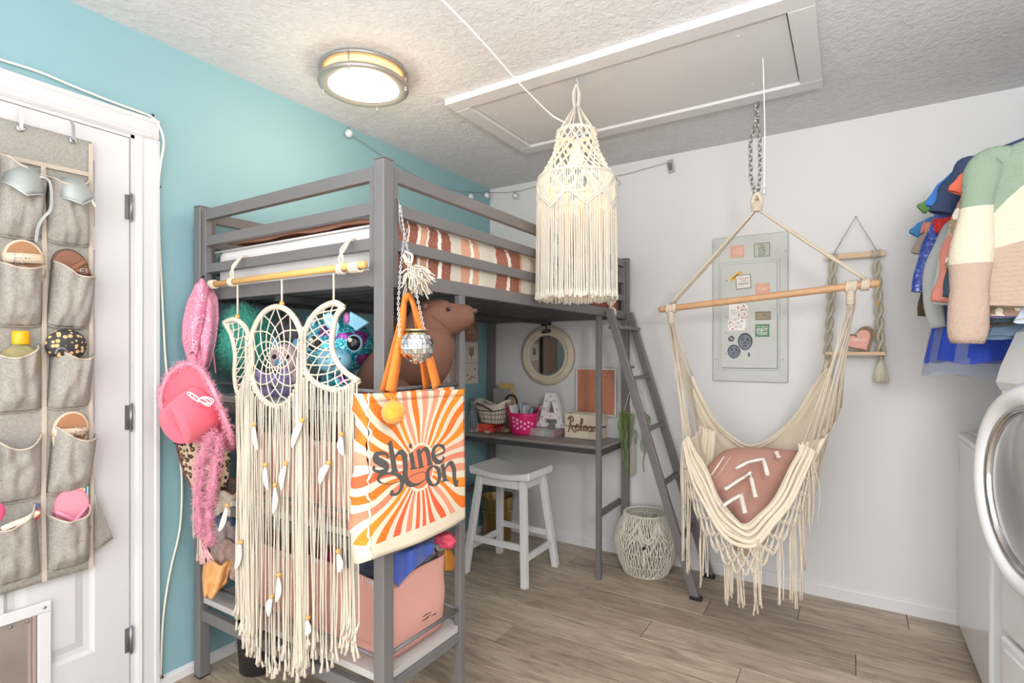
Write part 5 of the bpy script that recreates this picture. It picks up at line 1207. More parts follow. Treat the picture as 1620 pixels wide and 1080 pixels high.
mb = MB()
for px, y0, y1, yy in ((1082, 770, 885, -.70), (1089, 790, 905, -.71), (1108, 850, 925, -.76), (1113, 850, 908, -.77), (1150, 862, 955, -.82), (1156, 862, 945, -.82), (1170, 880, 962, -.83), (1176, 880, 955, -.83), (1195, 878, 970, -.84), (1200, 875, 958, -.84), (1233, 865, 955, -.80), (1252, 850, 950, -.76), (1257, 850, 958, -.76), (1264, 830, 948, -.74), (1270, 800, 940, -.72), (1273, 770, 905, -.70)):
    for k in range(4):
        a = on(px, y0 - 22, y=yy) + Vector((rr_.gauss(0, .004), rr_.gauss(0, .004), 0)); b = on(px, y1 + rr_.uniform(-8, 4), y=yy) + Vector((rr_.gauss(0, .007), rr_.gauss(0, .004), 0))
        mb.tube(catmull([a, a.lerp(b, .45) + Vector((rr_.gauss(0, .004), 0, 0)), b], 4), [.0022] * 7 + [.0024, .0045][:2], 5)
mb.build('fringe_tassels', CO, hm, kind='stuff')
mb = MB()
for u in (.02, .05, .09, .93, .96, .99):
    a = HS(u, .98)
    for k in range(5): x_ = rr_.gauss(0, .006); mb.tube(catmull([a + Vector((x_, -.01, 0)), a + Vector((x_ * 2, -.015, -.11)), a + Vector((x_ * 1.5, -.012, -.24 - rr_.uniform(0, .05)))], 5), .002, 4)
mb.build('side_fringe', CO, hm, kind='stuff')
# cushion
cq = [on(1148, 712, y=-.42), on(1262, 712, y=-.47), on(1192, 846, y=-.70), on(1106, 756, y=-.62)]
cn = (cq[1] - cq[0]).cross(cq[3] - cq[0]).normalized()
if cn.dot(CAM - cq[0]) < 0: cn = -cn
def bil(u, v): return cq[0].lerp(cq[1], u).lerp(cq[3].lerp(cq[2], u), v)
def puff(u, v): return .075 * (max(0, 4 * u * (1 - u)) ** .55) * (max(0, 4 * v * (1 - v)) ** .55)
cu_ = thing('throw_cushion', 'dusty pink cushion with white tufted chevrons sitting in the hammock chair', 'cushion', (cq[0] + cq[2]) / 2)
TP = mat('terracotta_pink_cloth', (184, 140, 127), .9, bump=(200, .35), var=(8, (174, 128, 115), .5))
MB().grid(lambda u, v: bil(u, v) + cn * puff(u, v), 24, 24).grid(lambda u, v: bil(u, v) - cn * puff(u, v) * .8, 24, 24).build('cushion_cover', TP, cu_)
TF = mat('white_tufting', (238, 230, 220), .95, bump=(300, .8, .003))
def onc(px, py):
    r = ray(px, py); t_ = (cq[0] - CAM).dot(cn) / r.dot(cn)
    for _ in range(3):
        p = CAM + r * t_; e1 = cq[1] - cq[0]; e2 = cq[3] - cq[0]; d = p - cq[0]; a, b, c_ = e1.dot(e1), e1.dot(e2), e2.dot(e2); q1, q2 = d.dot(e1), d.dot(e2); D = a * c_ - b * b; u = (q1 * c_ - q2 * b) / D; v = (q2 * a - q1 * b) / D
        u_ = min(.98, max(.02, u)); v_ = min(.98, max(.02, v)); t_ = ((cq[0] + cn * (puff(u_, v_) + .002)) - CAM).dot(cn) / r.dot(cn)
    return CAM + r * t_
k6 = lambda a, b: (1030 + a / 4.155, 540 + b / 4.155)
for seg_ in ([(485, 972), (570, 915), (655, 862)], [(650, 862), (668, 940), (688, 1022)], [(555, 832), (640, 790), (740, 768)], [(735, 765), (752, 820), (768, 882)], [(470, 1080), (530, 1040), (595, 1005)], [(592, 1005), (602, 1060), (618, 1125)], [(822, 722), (832, 745), (840, 762)]):
    P = []
    for (a, b), (c_, d) in zip(seg_, seg_[1:]):
        for t_ in (0, .25, .5, .75): P.append(onc(*k6(a + (c_ - a) * t_, b + (d - b) * t_)))
    P.append(onc(*k6(*seg_[-1]))); MB().ribbon(P, .0165, .008, cn, sm=True).build('chevron_tuft', TF, cu_)
for seg_ in ([(395, 880), (450, 800), (510, 715)],):
    MB().ribbon([onc(*k6(*q)) for q in seg_], .008, .003, cn).build('side_stripe', TF, cu_)
mb = MB()
for i in range(9):
    for (a, b), (c_, d) in (((880, 890), (770, 1075)), ((440, 880), (520, 760))):
        t_ = i / 9; p = onc(*k6(a + (c_ - a) * t_, b + (d - b) * t_)); p2 = onc(*k6(a + (c_ - a) * (t_ + .05) + 8, b + (d - b) * (t_ + .05) - 10)); mb.tube([p, p2], .0018, 4)
mb.build('edge_stitching', TF, cu_, kind='stuff')
# ================================================================ UNDER THE BED: WALL PIECES, DESK THINGS
mc = on(866, 562, y=-.02); mr = thing('round_mirror', 'round mirror in a stepped cream wooden frame on the white wall above the desk', 'mirror', mc)
RX = Matrix.Rotation(pi / 2, 3, 'X'); CRW = mat('cream_painted_wood', (216, 205, 184), .55, bump=(30, .15), var=(14, (200, 188, 166), .6))
MB().lathe([(.135, .008), (.137, .022), (.150, .026), (.156, .020), (.162, .028), (.178, .030), (.184, .020), (.192, .018), (.200, .010), (.200, -.015), (.135, -.015)], 56, mc, RX).build('frame', CRW, mr)
MB().lathe([(.001, .006), (.137, .006)], 48, mc, RX).build('mirror_glass', mat('mirror_glass', (225, 228, 230), .02, 1), mr)
ck = thing('black_double_clip', 'black double clip light clamped over the top of the round mirror', 'clip', on(864, 518, y=-.05))
for py, wd in ((512, .07), (524, .062)):
    c = on(864, py, y=-.06); q = MB().box(c, (wd, .022, .022), Matrix.Rotation(-.12, 3, 'Y')).build('clip_bar', BLACK, ck, bevel=.004)
    for k in range(5): MB().ball(c + Vector(((k - 2) * wd / 6, -.012, 0)), .003, 6, 4).build('led', mat('led_dot', (190, 190, 186), .4), q)
MB().tube([on(864, 512, y=-.06), on(864, 524, y=-.06)], .004, 8).build('stem', BLACK, ck)
# blush letter board
b0 = on(912, 655, y=-.03); b1 = on(975, 583, y=-.03)
lbd = thing('blush_letter_board', 'clay pink memo board in a thin white frame above the desk crate', 'board', ((b0.x + b1.x) / 2, -.03, b0.z))
MB().b2((b0.x + .006, -.034, b0.z + .006), (b1.x - .006, -.024, b1.z - .006)).build('board_face', mat('clay_pink_felt', (196, 132, 106), .9, bump=(150, .4), var=(20, (184, 120, 96), .4)), lbd)
for lo, hi in (((b0.x, b0.z), (b1.x, b0.z + .009)), ((b0.x, b1.z - .009), (b1.x, b1.z)), ((b0.x, b0.z + .009), (b0.x + .009, b1.z - .009)), ((b1.x - .009, b0.z + .009), (b1.x, b1.z - .009))):
    MB().b2((lo[0], -.040, lo[1]), (hi[0], -.020, hi[1])).build('frame_strip', WHITE, lbd, bevel=.002)
gl = MB(); ph = mat('pale_print', (206, 146, 122), .9)
for k in range(7):
    for j in range(8): gl.b2((b1.x - .125 + j * .014, -.0355, b1.z - .07 - k * .018), (b1.x - .118 + j * .014, -.034, b1.z - .062 - k * .018))
gl.build('printed_grid', ph, lbd, kind='stuff')
# picture cards on the teal wall
cards = [((176, 132, 112), (212, 178, 160), 'dusty rose card with a pale arch, top of the collage nearest the corner'), ((226, 212, 198), (120, 112, 96), 'cream card with a dark leaf print in the collage nearest the corner'), ((222, 208, 196), (150, 110, 90), 'cream card with small speckles and an arch, lowest in the collage nearest the corner')]
rk = random.Random(4)
for j in range(4):
    for i in range(3):
        y1 = -.155 - j * .155; z1 = 1.475 - i * .145; bc_, fc, lab = cards[i]
        if j: lab = ('terracotta patterned card', 'cream abstract shape card', 'beige rainbow card')[i] + (' in the second column of the wall collage', ' in the third column of the wall collage', ' in the fourth column of the wall collage')[j - 1]
        t = thing('picture_card', lab, 'picture', (.003, y1 - .07, z1 - .07), 'picture cards on the teal wall under the bed')
        bcc = bc_ if (i + j) % 2 == 0 or j == 0 else (204, 168, 150)
        MB().b2((.001, y1 - .148, z1 - .140), (.003, y1, z1)).build('card', mat('card_%d_%d' % (bcc[0], bcc[1]), bcc, .7), t)
        mb = MB(); M_ = Matrix.Translation((.003, y1 - .075, z1 - .07)) @ Matrix(((0, 0, 1, 0), (1, 0, 0, 0), (0, 1, 0, 0), (0, 0, 0, 1)))
        if i == 0:
            for r_ in (.05, .036, .022): mb.prism([(r_ * cos(a), r_ * sin(a) - .02) for a in [pi * k / 14 for k in range(15)]] + [((r_ - .008) * cos(a), (r_ - .008) * sin(a) - .02) for a in [pi * (14 - k) / 14 for k in range(15)]], .0008, M_)
        elif i == 1:
            for k in range(4):
                for s_ in (-1, 1): mb.prism([(0, -.03 + k * .014), (s_ * .028, -.012 + k * .016), (s_ * .024, .0 + k * .014), (0, -.02 + k * .014)][::s_], .0008, M_)
            mb.prism([(-.0015, -.05), (.0015, -.05), (.0015, .04), (-.0015, .04)], .0008, M_)
        else:
            for k in range(6): a, b = rk.uniform(-.05, .05), rk.uniform(-.05, .05); mb.prism([(a + .009 * cos(q * pi / 5), b + .006 * sin(q * pi / 5)) for q in range(10)], .0008, M_)
        mb  .build('printed_shape', mat('shape_%d_%d' % (fc[0], fc[1]), fc, .7), t, kind='stuff')

wbd = thing('wooden_board', 'plain brown wooden board leaning on the teal wall, facing the round mirror', 'board', (.03, -.93, 1.1))
MB().b2((.012, -1.06, 1.08), (.030, -.80, 1.44)).build('board_panel', mat('brown_board', (148, 116, 96), .6, var=(12, (128, 98, 80), .7)), wbd, bevel=.003)
MB().ball((.034, -.93, 1.40), (.006, .016, .022), 12, 8).build('metal_plate', STEEL, wbd)
DK = DT
# wire basket with cloth liner
wc = Vector((.185, -.235, DK + .055)); wbk = thing('lined_wire_basket', 'cream cloth-lined black wire basket with leather handles at the wall end of the desk', 'basket', wc)
LINR = mat('cream_liner', (222, 212, 196), .9, bump=(120, .3)); WIRE = mat('black_wire', (50, 46, 44), .45, .6)
def bk(a, z, k=1.0): f = (z / .10); return Vector((wc.x + (.085 + .035 * f) * k * abs(cos(a)) ** .6 * (1 if cos(a) > 0 else -1), wc.y + (.055 + .025 * f) * k * abs(sin(a)) ** .6 * (1 if sin(a) > 0 else -1), wc.z + z + .022 * f * f * cos(a) ** 2))
MB().grid(lambda u, v: bk(2 * pi * u, v * .125, .97), 40, 8, closed=True).build('liner', LINR, wbk, solid=.003)
MB().prism([(bk(2 * pi * i / 30, 0, .95) - wc).xy[:] for i in range(30)], .003, Matrix.Translation(wc)).build('bottom', LINR, wbk)
mb = MB()
for z in (0, .03, .06, .085): mb.tube([bk(2 * pi * i / 36, z, 1.02) for i in range(36)], .0018 if z < .08 else .003, 5, closed=True)
for k in range(22): mb.tube([bk(2 * pi * k / 22, 0, 1.02), bk(2 * pi * k / 22, .085, 1.02)], .0014, 5)
mb.build('wire_grid', WIRE, wbk, kind='stuff')
LTH = mat('brown_leather_handle', (98, 74, 58), .5)
MB().ribbon(catmull([wc + Vector(p) for p in ((-.115, -.05, .105), (-.10, -.10, .135), (-.03, -.115, .13), (.03, -.10, .105), (.06, -.085, .085))], 5), .018, .003, (0, -.3, 1), sm=True).build('handle', LTH, wbk)
MB().ribbon(catmull([wc + Vector(p) for p in ((.05, .075, .10), (.065, .07, .165), (.115, .065, .185), (.15, .06, .15), (.155, .055, .09))], 5), .014, .003, (0, 1, 0), sm=True).build('handle', mat('black_strap', (50, 50, 54), .5), wbk)
lf = thing('green_sprig', 'small dark green leafy sprig lying in the lined wire basket', 'plant', wc + UP * .12); LG = mat('leaf_green', (62, 86, 48), .6)
for k in range(9):
    a = wc + Vector((rk.uniform(-.04, .04), rk.uniform(-.03, .02), .118 + rk.uniform(0, .02))); d = Vector((rk.gauss(0, 1), rk.gauss(0, .6), rk.uniform(.1, .7))).normalized()
    MB().ribbon([a, a + d * .02, a + d * .045], [.004, .014, .002], .001, UP).build('leaf', LG, lf)
# red tray & clear beads under the basket
rt = thing('coral_caddy', 'coral red plastic caddy under the lined wire basket', 'caddy', (.16, -.30, DK))
CRL = mat('coral_plastic', (226, 88, 72), .4)
MB().b2((.09, -.33, DK + .001), (.235, -.15, DK + .03)).build('tray', CRL, rt, bevel=.006); MB().b2((.12, -.325, DK + .03), (.20, -.16, DK + .054)).build('lid', CRL, rt, bevel=.004); MB().b2((.08, -.34, DK + .002), (.12, -.32, DK + .014)).build('clasp', WHITE, rt, bevel=.003); MB().b2((.19, -.342, DK + .002), (.225, -.33, DK + .014)).build('clasp', WHITE, rt, bevel=.003)
wb_ = thing('wire_bead_tray', 'small black wire tray of beads beside the coral caddy', 'tray', (.28, -.24, DK)); mb = MB()
for k in range(14): mb.tube([(.245 + .006 * k, -.30, DK + .004), (.245 + .006 * k, -.31, DK + .035)], .001, 4)
mb.tube([(.24, -.31, DK + .035), (.33, -.31, DK + .035), (.33, -.17, DK + .035), (.24, -.17, DK + .035)], .0018, 5, closed=True).tube([(.24, -.30, DK + .003), (.33, -.30, DK + .003), (.33, -.17, DK + .003), (.24, -.17, DK + .003)], .0018, 5, closed=True)
mb.build('wire_frame', WIRE, wb_, kind='stuff'); mb = MB()
for _ in range(60): mb.ball((rk.uniform(.25, .32), rk.uniform(-.29, -.18), DK + rk.uniform(.006, .02)), .006, 6, 4)
mb.build('beads', mat('tan_beads', (190, 160, 120), .4), wb_, kind='stuff')
cb_ = thing('clear_bead_strands', 'clear crystal bead strands piled against the slim shelf post on the desk', 'beads', (.10, -.36, DK)); mb = MB()
for k in range(5):
    P = catmull([(.09 + .012 * k, -.35 - .006 * k, DK + .20), (.085 + .014 * k, -.36, DK + .10), (.09 + .010 * k, -.37 + .01 * k, DK + .012), (.13, -.36 + .01 * k, DK + .01)], 8)
    for p in P: mb.ball(p, .0048, 6, 5)
mb.build('strand', mat('clear_crystal', (200, 200, 204), .1, .4), cb_, kind='stuff')
MB().tube([(.085, -.355, DK), (.085, -.355, DK + .215), (.13, -.355, DK + .215)], .003, 8).build('stand', BLACK, cb_)
nb = thing('grey_notebook', 'worn grey notebook standing upright behind the lined basket', 'notebook', (.19, -.12, DK))
MB().box((.185, -.135, DK + .142), (.135, .016, .27), Matrix.Rotation(-.08, 3, 'X')).build('cover', mat('worn_grey_cover', (168, 166, 162), .6, var=(14, (138, 136, 134), .7)), nb, bevel=.002)
MB().box((.187, -.124, DK + .142), (.128, .008, .262), Matrix.Rotation(-.08, 3, 'X')).build('pages', WHITE, nb)
bk_ = tag(MB().box((.21, -.105, DK + .158), (.11, .018, .31)).build('yellow_edged_book', mat('yellow_edge', (206, 176, 112), .7), bevel=.002), 'book with yellowed page edges standing behind the grey notebook', 'book')
# hot pink basket
pk = Vector((.42, -.235, DK)); pb_ = thing('pink_basket', 'hot pink flexible plastic basket with round holes on the desk', 'basket', pk); HP_ = mat('hot_pink_plastic', (222, 36, 112), .4)
def pbk(u, v):
    a = 2 * pi * u; r_ = .078 + .030 * v; hnd = max(0, abs(cos(a - .5)) - .80) / .20; return pk + Vector((cos(a) * r_ * 1.05, sin(a) * r_ * .82, .002 + v * (.135 + .055 * hnd)))
MB().grid(pbk, 48, 10, closed=True).build('wall', HP_, pb_, solid=.004); MB().lathe([(.001, .003), (.078, .003)], 30, pk, sy=.8).build('bottom', HP_, pb_)
MB().tube([Vector(pbk(i / 48, 1)) for i in range(48)], .004, 6, closed=True).build('rim', HP_, pb_)
mb = MB()
for k, v in ((.72, .62), (.72, .42), (.76, .55), (.80, .65), (.84, .55), (.80, .42), (.88, .62), (.88, .42), (.92, .55), (.76, .32), (.84, .32), (.72, .80), (.76, .72)):
    p = Vector(pbk(k, v)); n_ = Vector((cos(2 * pi * k), sin(2 * pi * k), 0)); mb.lathe([(.001, .0), (.007, .0), (.0085, .001)], 12, p + n_ * .0028, n_.to_track_quat('Z', 'Y').to_matrix())
mb.build('hole_rings', mat('pale_hole', (240, 190, 210), .5), pb_, kind='stuff')
MB().ball(Vector(pbk(.08, .98)) + Vector((.003, 0, -.012)), (.006, .030, .014), 14, 8).build('grip_hole', mat('grip_grey', (168, 168, 172), .6), pb_)  # pale grey ellipsoid marks the grip opening
for i_, (dx_, dy_, h_, m_, lab) in enumerate(((-.045, -.02, .185, mat('white_cover', (226, 226, 226), .6), 'white exercise book standing in the pink basket, nearest the wall end'), (-.005, .01, .20, mat('blue_grey_folder', (176, 188, 196), .5), 'pale blue-grey folder standing in the middle of the pink basket'), (.03, -.01, .19, mat('silver_folder', (196, 200, 204), .4), 'silver-white notebook standing in the pink basket beside the folder'), (.05, .02, .175, mat('grey_strap_case', (140, 152, 160), .5), 'grey pencil case standing at the handle end of the pink basket'))):
    tag(MB().box(pk + Vector((dx_, dy_, h_ / 2 + .006)), (.018, .085, h_ - .01), Matrix.Rotation(.12 * (i_ - 1.5), 3, 'Y') @ Matrix.Rotation(.3 * (i_ % 2), 3, 'Z')).build('notebook', m_, bevel=.004), lab, 'notebook', 'notebooks in the pink basket')
# bead organiser box
ox0, ox1, oy0, oy1 = .455, .665, -.275, -.10; oz = DK
bb = thing('bead_organizer_box', 'clear compartment box of coloured beads lying on the desk under the white letter', 'box', ((ox0 + ox1) / 2, (oy0 + oy1) / 2, oz))
CLR = mat('clear_plastic', (214, 214, 218), .12, alpha=.32)
MB().b2((ox0, oy0, oz + .001), (ox1, oy0 + .002, oz + .046)).b2((ox0, oy1 - .002, oz + .001), (ox1, oy1, oz + .046)).b2((ox0, oy0 + .002, oz + .001), (ox0 + .002, oy1 - .002, oz + .046)).b2((ox1 - .002, oy0 + .002, oz + .001), (ox1, oy1 - .002, oz + .046)).build('box_wall', CLR, bb)
MB().b2((ox0 - .001, oy0 - .001, oz + .046), (ox1 + .001, oy1 + .001, oz + .049)).build('lid', mat('frosted_lid', (206, 204, 204), .15, alpha=.55), bb)
bcs = [(70, 130, 190), (240, 100, 60), (230, 200, 160), (240, 240, 240), (120, 200, 160), (210, 60, 90), (150, 120, 200), (250, 180, 60), (90, 170, 200), (200, 150, 110), (110, 190, 110), (230, 110, 150)]
for k in range(12):
    i, j = k % 6, k // 6; x0 = ox0 + .006 + i * .034; y0 = oy0 + .006 + j * .082; mb = MB(); mb.b2((x0, y0, oz + .002), (x0 + .030, y0 + .076, oz + .026))
    for _ in range(22): mb.ball((rk.uniform(x0 + .004, x0 + .026), rk.uniform(y0 + .004, y0 + .07), oz + rk.uniform(.024, .034)), .0055, 6, 4)
    mb.build('bead_pile', mat('bead_%d' % k, bcs[k], .35), bb, kind='stuff')
# marquee letter A
la = Vector((.588, -.135, oz + .0495)); A_ = thing('marquee_letter', 'white marquee letter A with bulbs standing on the bead box', 'letter', la)
MA = Matrix.Translation(la) @ Matrix(((1, 0, 0, 0), (0, 0, -1, 0), (0, 1, 0, 0), (0, 0, 0, 1)))
outA = [(-.105, 0), (-.035, 0), (-.035, .022), (-.05, .022), (-.043, .052), (.043, .052), (.05, .022), (.035, .022), (.035, 0), (.105, 0), (.105, .022), (.088, .022), (.034, .215), (-.034, .215), (-.088, .022), (-.105, .022)]
holeA = [(-.030, .088), (.030, .088), (.008, .165), (-.008, .165)]
WA = mat('white_letter_metal', (232, 230, 228), .5)
MB().prism(outA, .03, MA, holes=[holeA]).build('letter_body', WA, A_, bevel=.0015)
rimA = MB()
for P in (outA, holeA): 
    Q = [MA @ Vector((a, b, .031)) for a, b in P]
    for i in range(len(Q)): rimA.bar(Q[i], Q[(i + 1) % len(Q)], .004, .008, (0, 1, 0))
rimA.build('raised_rim', WA, A_)
for a, b in ((-.078, .013), (.078, .013), (-.062, .062), (.062, .062), (-.046, .115), (.046, .115), (-.03, .165), (.03, .165), (0, .196), (0, .068)): MB().ball(MA @ Vector((a, b, .036)), .0085, 12, 8).build('bulb', mat('small_bulb', (206, 200, 194), .2), A_)
# wooden crate with lettering
cx0, cx1, cy0, cy1 = .715, .945, -.225, -.10; cr = thing('wooden_crate', 'whitewashed slatted wooden crate with brown lettering on the desk', 'crate', ((cx0 + cx1) / 2, (cy0 + cy1) / 2, DK))
WW = mat('whitewashed_wood', (222, 210, 192), .65, bump=(60, .2), var=(24, (206, 190, 168), .6))
for z0, z1 in ((.002, .068), (.078, .15)):
    MB().b2((cx0, cy0, DK + z0), (cx1, cy0 + .009, DK + z1)).build('slat', WW, cr, bevel=.001); MB().b2((cx0, cy1 - .009, DK + z0), (cx1, cy1, DK + z1)).build('slat', WW, cr, bevel=.001)
    for x in (cx0, cx1 - .009): MB().b2((x, cy0 + .009, DK + z0), (x + .009, cy1 - .009, DK + z1)).build('slat', WW, cr, bevel=.001)
for x in (cx0 + .009, cx1 - .021):
    for y in (cy0 + .009, cy1 - .021): MB().b2((x, y, DK + .002), (x + .012, y + .012, DK + .148)).build('corner_post', WW, cr)
MB().b2((cx0 + .005, cy0 + .005, DK + .001), (cx1 - .005, cy1 - .005, DK + .006)).build('bottom', WW, cr)
def CW_(a, b): return Vector((cx0 + .02 + a * .19 / 1.0, cy0 - .004, DK + .038 + b * .19))
RLX = [[(.10, .42), (.06, .46), (.02, .40), (.10, .50), (.20, .46), (.20, .36), (.10, .30), (.14, .22), (.22, .04), (.30, .02)], [(.12, .46), (.10, .28), (.06, .06), (.03, .00)], [(.30, .14), (.38, .20), (.38, .26), (.32, .24), (.30, .10), (.38, .06), (.46, .16)], [(.46, .16), (.54, .36), (.52, .46), (.48, .36), (.48, .10), (.54, .08), (.58, .16)], [(.70, .22), (.62, .24), (.58, .14), (.64, .08), (.72, .20), (.72, .10), (.78, .08)], [(.78, .24), (.84, .18), (.88, .08), (.96, .12)], [(.96, .24), (.88, .16), (.80, .04)]]
for s_ in RLX:
    P = catmull([CW_(a, b) for a, b in s_], 5); MB().tube(P, .0042, 6).build('script_letter', mat('walnut_lettering', (124, 90, 62), .5), cr)
tag(MB().b2((cx1 - .012 + .013, cy0 + .05, DK + .068), (cx1 + .006, cy0 + .085, DK + .079)).build('purple_marker', mat('purple_plastic', (90, 60, 150), .4), bevel=.003), 'purple marker end sticking out between crate slats', 'marker')

# ================================================================ STOOL, WASTEBASKET, FLOOR BASKET
stc = Vector((.54, -.57, 0)); st_ = thing('saddle_stool', 'white wooden saddle-seat stool in front of the desk', 'stool', stc); STW = mat('stool_white', (226, 226, 228), .4)
def seat(u, v): x = (u - .5) * .405; y = (v - .5) * .285; return x, y
def stop(u, v): x, y = seat(u, v); return stc + Vector((x, y, .580 + .028 * abs(2 * u - 1) ** 1.8))
def sbot(u, v): x, y = seat(u, v); return stc + Vector((x * .985, y * .98, .548 + .014 * abs(2 * u - 1) ** 1.8))
mb = MB(); n = 20; nv = 6
g1 = [[stop(i / n, j / nv) for i in range(n + 1)] for j in range(nv + 1)]; g2 = [[sbot(i / n, j / nv) for i in range(n + 1)] for j in range(nv + 1)]
vs = [p for r in g1 for p in r] + [p for r in g2 for p in r]; O = (n + 1) * (nv + 1); fs = []
for j in range(nv):
    for i in range(n): a = j * (n + 1) + i; fs += [(a, a + 1, a + n + 2, a + n + 1), (O + a + n + 1, O + a + n + 2, O + a + 1, O + a)]
for i in range(n): fs += [(i, O + i, O + i + 1, i + 1)]; a = nv * (n + 1) + i; fs += [(a + 1, O + a + 1, O + a, a)]
for j in range(nv): a = j * (n + 1); fs += [(a + n + 1, O + a + n + 1, O + a, a)]; a += n; fs += [(a, O + a, O + a + n + 1, a + n + 1)]
mb.add(vs, fs); mb.build('seat', STW, st_, bevel=.008, seg=3)
tp = {}; bt = {}
for sx__ in (-1, 1):
    for sy__ in (-1, 1):
        a = stc + Vector((sx__ * .145, sy__ * .105, .553)); b = stc + Vector((sx__ * .198, sy__ * .178, .0)); tp[sx__, sy__] = a; bt[sx__, sy__] = b
        MB().bar(b, a, .036, .036, (0, 1, 0)).build('leg', STW, st_, bevel=.003)
L_ = lambda k, z: bt[k].lerp(tp[k], z / .553)
for s_, z in ((-1, .20), (1, .20)): MB().bar(L_((-1, s_), z), L_((1, s_), z), .018, .034).build('stretcher', STW, st_, bevel=.002)
for s_, z in ((-1, .145), (1, .145)): MB().bar(L_((s_, -1), z), L_((s_, 1), z), .018, .034).build('stretcher', STW, st_, bevel=.002)
for s_ in (-1, 1): MB().bar(L_((-1, s_), .525), L_((1, s_), .525), .018, .045).build('apron', STW, st_, bevel=.002); MB().bar(L_((s_, -1), .525), L_((s_, 1), .525), .018, .04).build('apron', STW, st_, bevel=.002)
wbp = Vector((.19, -.19, 0)); brs = thing('brass_wastebasket', 'tapered brass metal wastebasket in the corner behind the stool', 'wastebasket', wbp)
BRS = mat('brushed_brass', (186, 158, 104), .3, .9, bump=(60, .1))
MB().lathe([(.001, .004), (.082, .004), (.085, .0), (.090, .01), (.108, .285), (.112, .292), (.108, .296), (.104, .288), (.084, .012), (.001, .010)], 40, wbp).build('body', BRS, brs)
MB().lathe([(.1085, .20), (.111, .205), (.1085, .21)], 40, wbp, sx=.97, sy=.97).build('band', BRS, brs)
tag(MB().ball(wbp + UP * .20, (.085, .085, .06), 16, 10, fn=lambda p: p * (1 + .25 * nz(p, 3, 2))).build('bin_liner', mat('pale_liner', (200, 200, 204), .5)), 'pale crumpled liner inside the brass wastebasket', 'liner')
# macrame floor basket
fb = Vector((1.212, -.180, 0)); mbk = thing('macrame_basket', 'round white macrame floor basket with knotted sides and tassel by the ladder', 'basket', fb)
def br(z): t_ = z / .34; return .112 + .050 * sin(pi * min(1, t_ * 1.05 + .03)) * (1 - .0 * t_) + .006 * t_
def bp(a, z, k=0): r_ = br(z) + k; return fb + Vector((cos(a) * r_, sin(a) * r_, z + .004))
for z, r_ in ((.0, .006), (.06, .0032), (.14, .0032), (.22, .0032), (.30, .0032), (.335, .006)): MB().tube([bp(2 * pi * i / 44, z) for i in range(44)], r_, 6, closed=True).build('hoop', ROPE_W, mbk)
MB().lathe([(.001, .004), (.112, .004), (.118, .012)], 36, fb).build('base_disc', ROPE_W, mbk)
mb = MB(); rb = random.Random(9)
for k in range(42):
    a = 2 * pi * k / 42
    for s_ in (-1, 1):
        P = [bp(a + s_ * .06 * sin(pi * j / 4 * 2.0 + (k % 3)), z, .004 + .003 * s_ * cos(j * 2)) for j, z in enumerate([.004 + i * .0368 for i in range(10)])]; mb.tube(P, .0036, 5, cap=False)
for k in range(8):
    for q in (0, .18): mb.tube([bp(2 * pi * (k + i / 12) / 8 + q * 0, .315 - .085 * sin(pi * i / 12) - q * .12, .010) for i in range(13)], .0048, 6)
for k in range(16): mb.tube([bp(2 * pi * (k + i / 8) / 16, .20 + .05 * (1 if k % 2 else -1) * (i / 8 - .5) * 2, .010) for i in range(9)], .0045, 6)
mb.build('knotted_sides', ROPE_W, mbk, kind='stuff')
fa = atan2(CAM.y - fb.y, CAM.x - fb.x) - .05; MB().ball(bp(fa, .19, .018), .009, 10, 8).build('black_bead', BLACK, mbk)
mb = MB()
for _ in range(14): x_ = rb.gauss(0, .02); mb.tube([bp(fa, .185, .018), bp(fa + x_, .12, .02), bp(fa + x_ * 2.2, .045, .018)], .0022, 4)
mb.build('tassel', ROPE_W, mbk, kind='stuff')
for k in range(2): pass
# trailing plants and macrame hanger at the far post
SG = mat('string_of_leaves', (148, 172, 92), .6, var=(120, (96, 124, 58), .8))
def trailing(label, strands, c, potc=None):
    t = thing('trailing_plant', label, 'plant', c, 'trailing plants beside the ladder')
    for (px0, py0, px1, py1, yy) in strands:
        a = on(px0, py0, y=yy); b = on(px1, py1, y=yy); n_ = int((a - b).length / .0085); P = [a.lerp(b, i / n_) + Vector((.004 * sin(i * .5), .003 * cos(i * .4), 0)) for i in range(n_ + 1)]
        s_ = MB().tube(P, .0014, 4).build('stem', SG, t); mb = MB()
        for i, p in enumerate(P):
            for k in range(4):
                an = i * .9 + k * pi / 2; d = Vector((cos(an), sin(an), -.35)).normalized(); L = .013 * (1 - .5 * i / n_); x = d.cross(UP).normalized() * .0038
                mb.add([p, p + d * L * .5 + x, p + d * L - UP * .003, p + d * L * .5 - x + UP * .001], [(0, 1, 2), (0, 2, 3)])
        mb.build('leaves', SG, s_, kind='stuff')
    return t
t1 = trailing('long trailing green artificial plant in front of the far bed post', [(980, 652, 979, 700, -.14), (984, 650, 985, 728, -.13), (990, 652, 991, 762, -.13), (994, 652, 988, 700, -.14), (999, 655, 998, 702, -.12), (982, 655, 983, 712, -.12), (987, 650, 994, 740, -.14), (1003, 655, 1001, 684, -.12)], on(990, 655, y=-.13))
MB().tube([on(987, 652, y=-.13), on(998, 612, y=-.12)], .0024, 6).build('hanging_cord', ROPE_W, t1)
t2 = trailing('shorter trailing green plant seen between the ladder rails', [(1020, 652, 1018, 745, -.06), (1024, 655, 1022, 715, -.05), (1016, 652, 1015, 712, -.06), (1005, 680, 1007, 702, -.06), (1027, 658, 1026, 700, -.05)], on(1020, 652, y=-.06))
mh = thing('macrame_plant_hanger', 'white braided macrame plant hanger with long tassel behind the ladder', 'hanger', on(994, 560, y=-.05)); mb = MB()
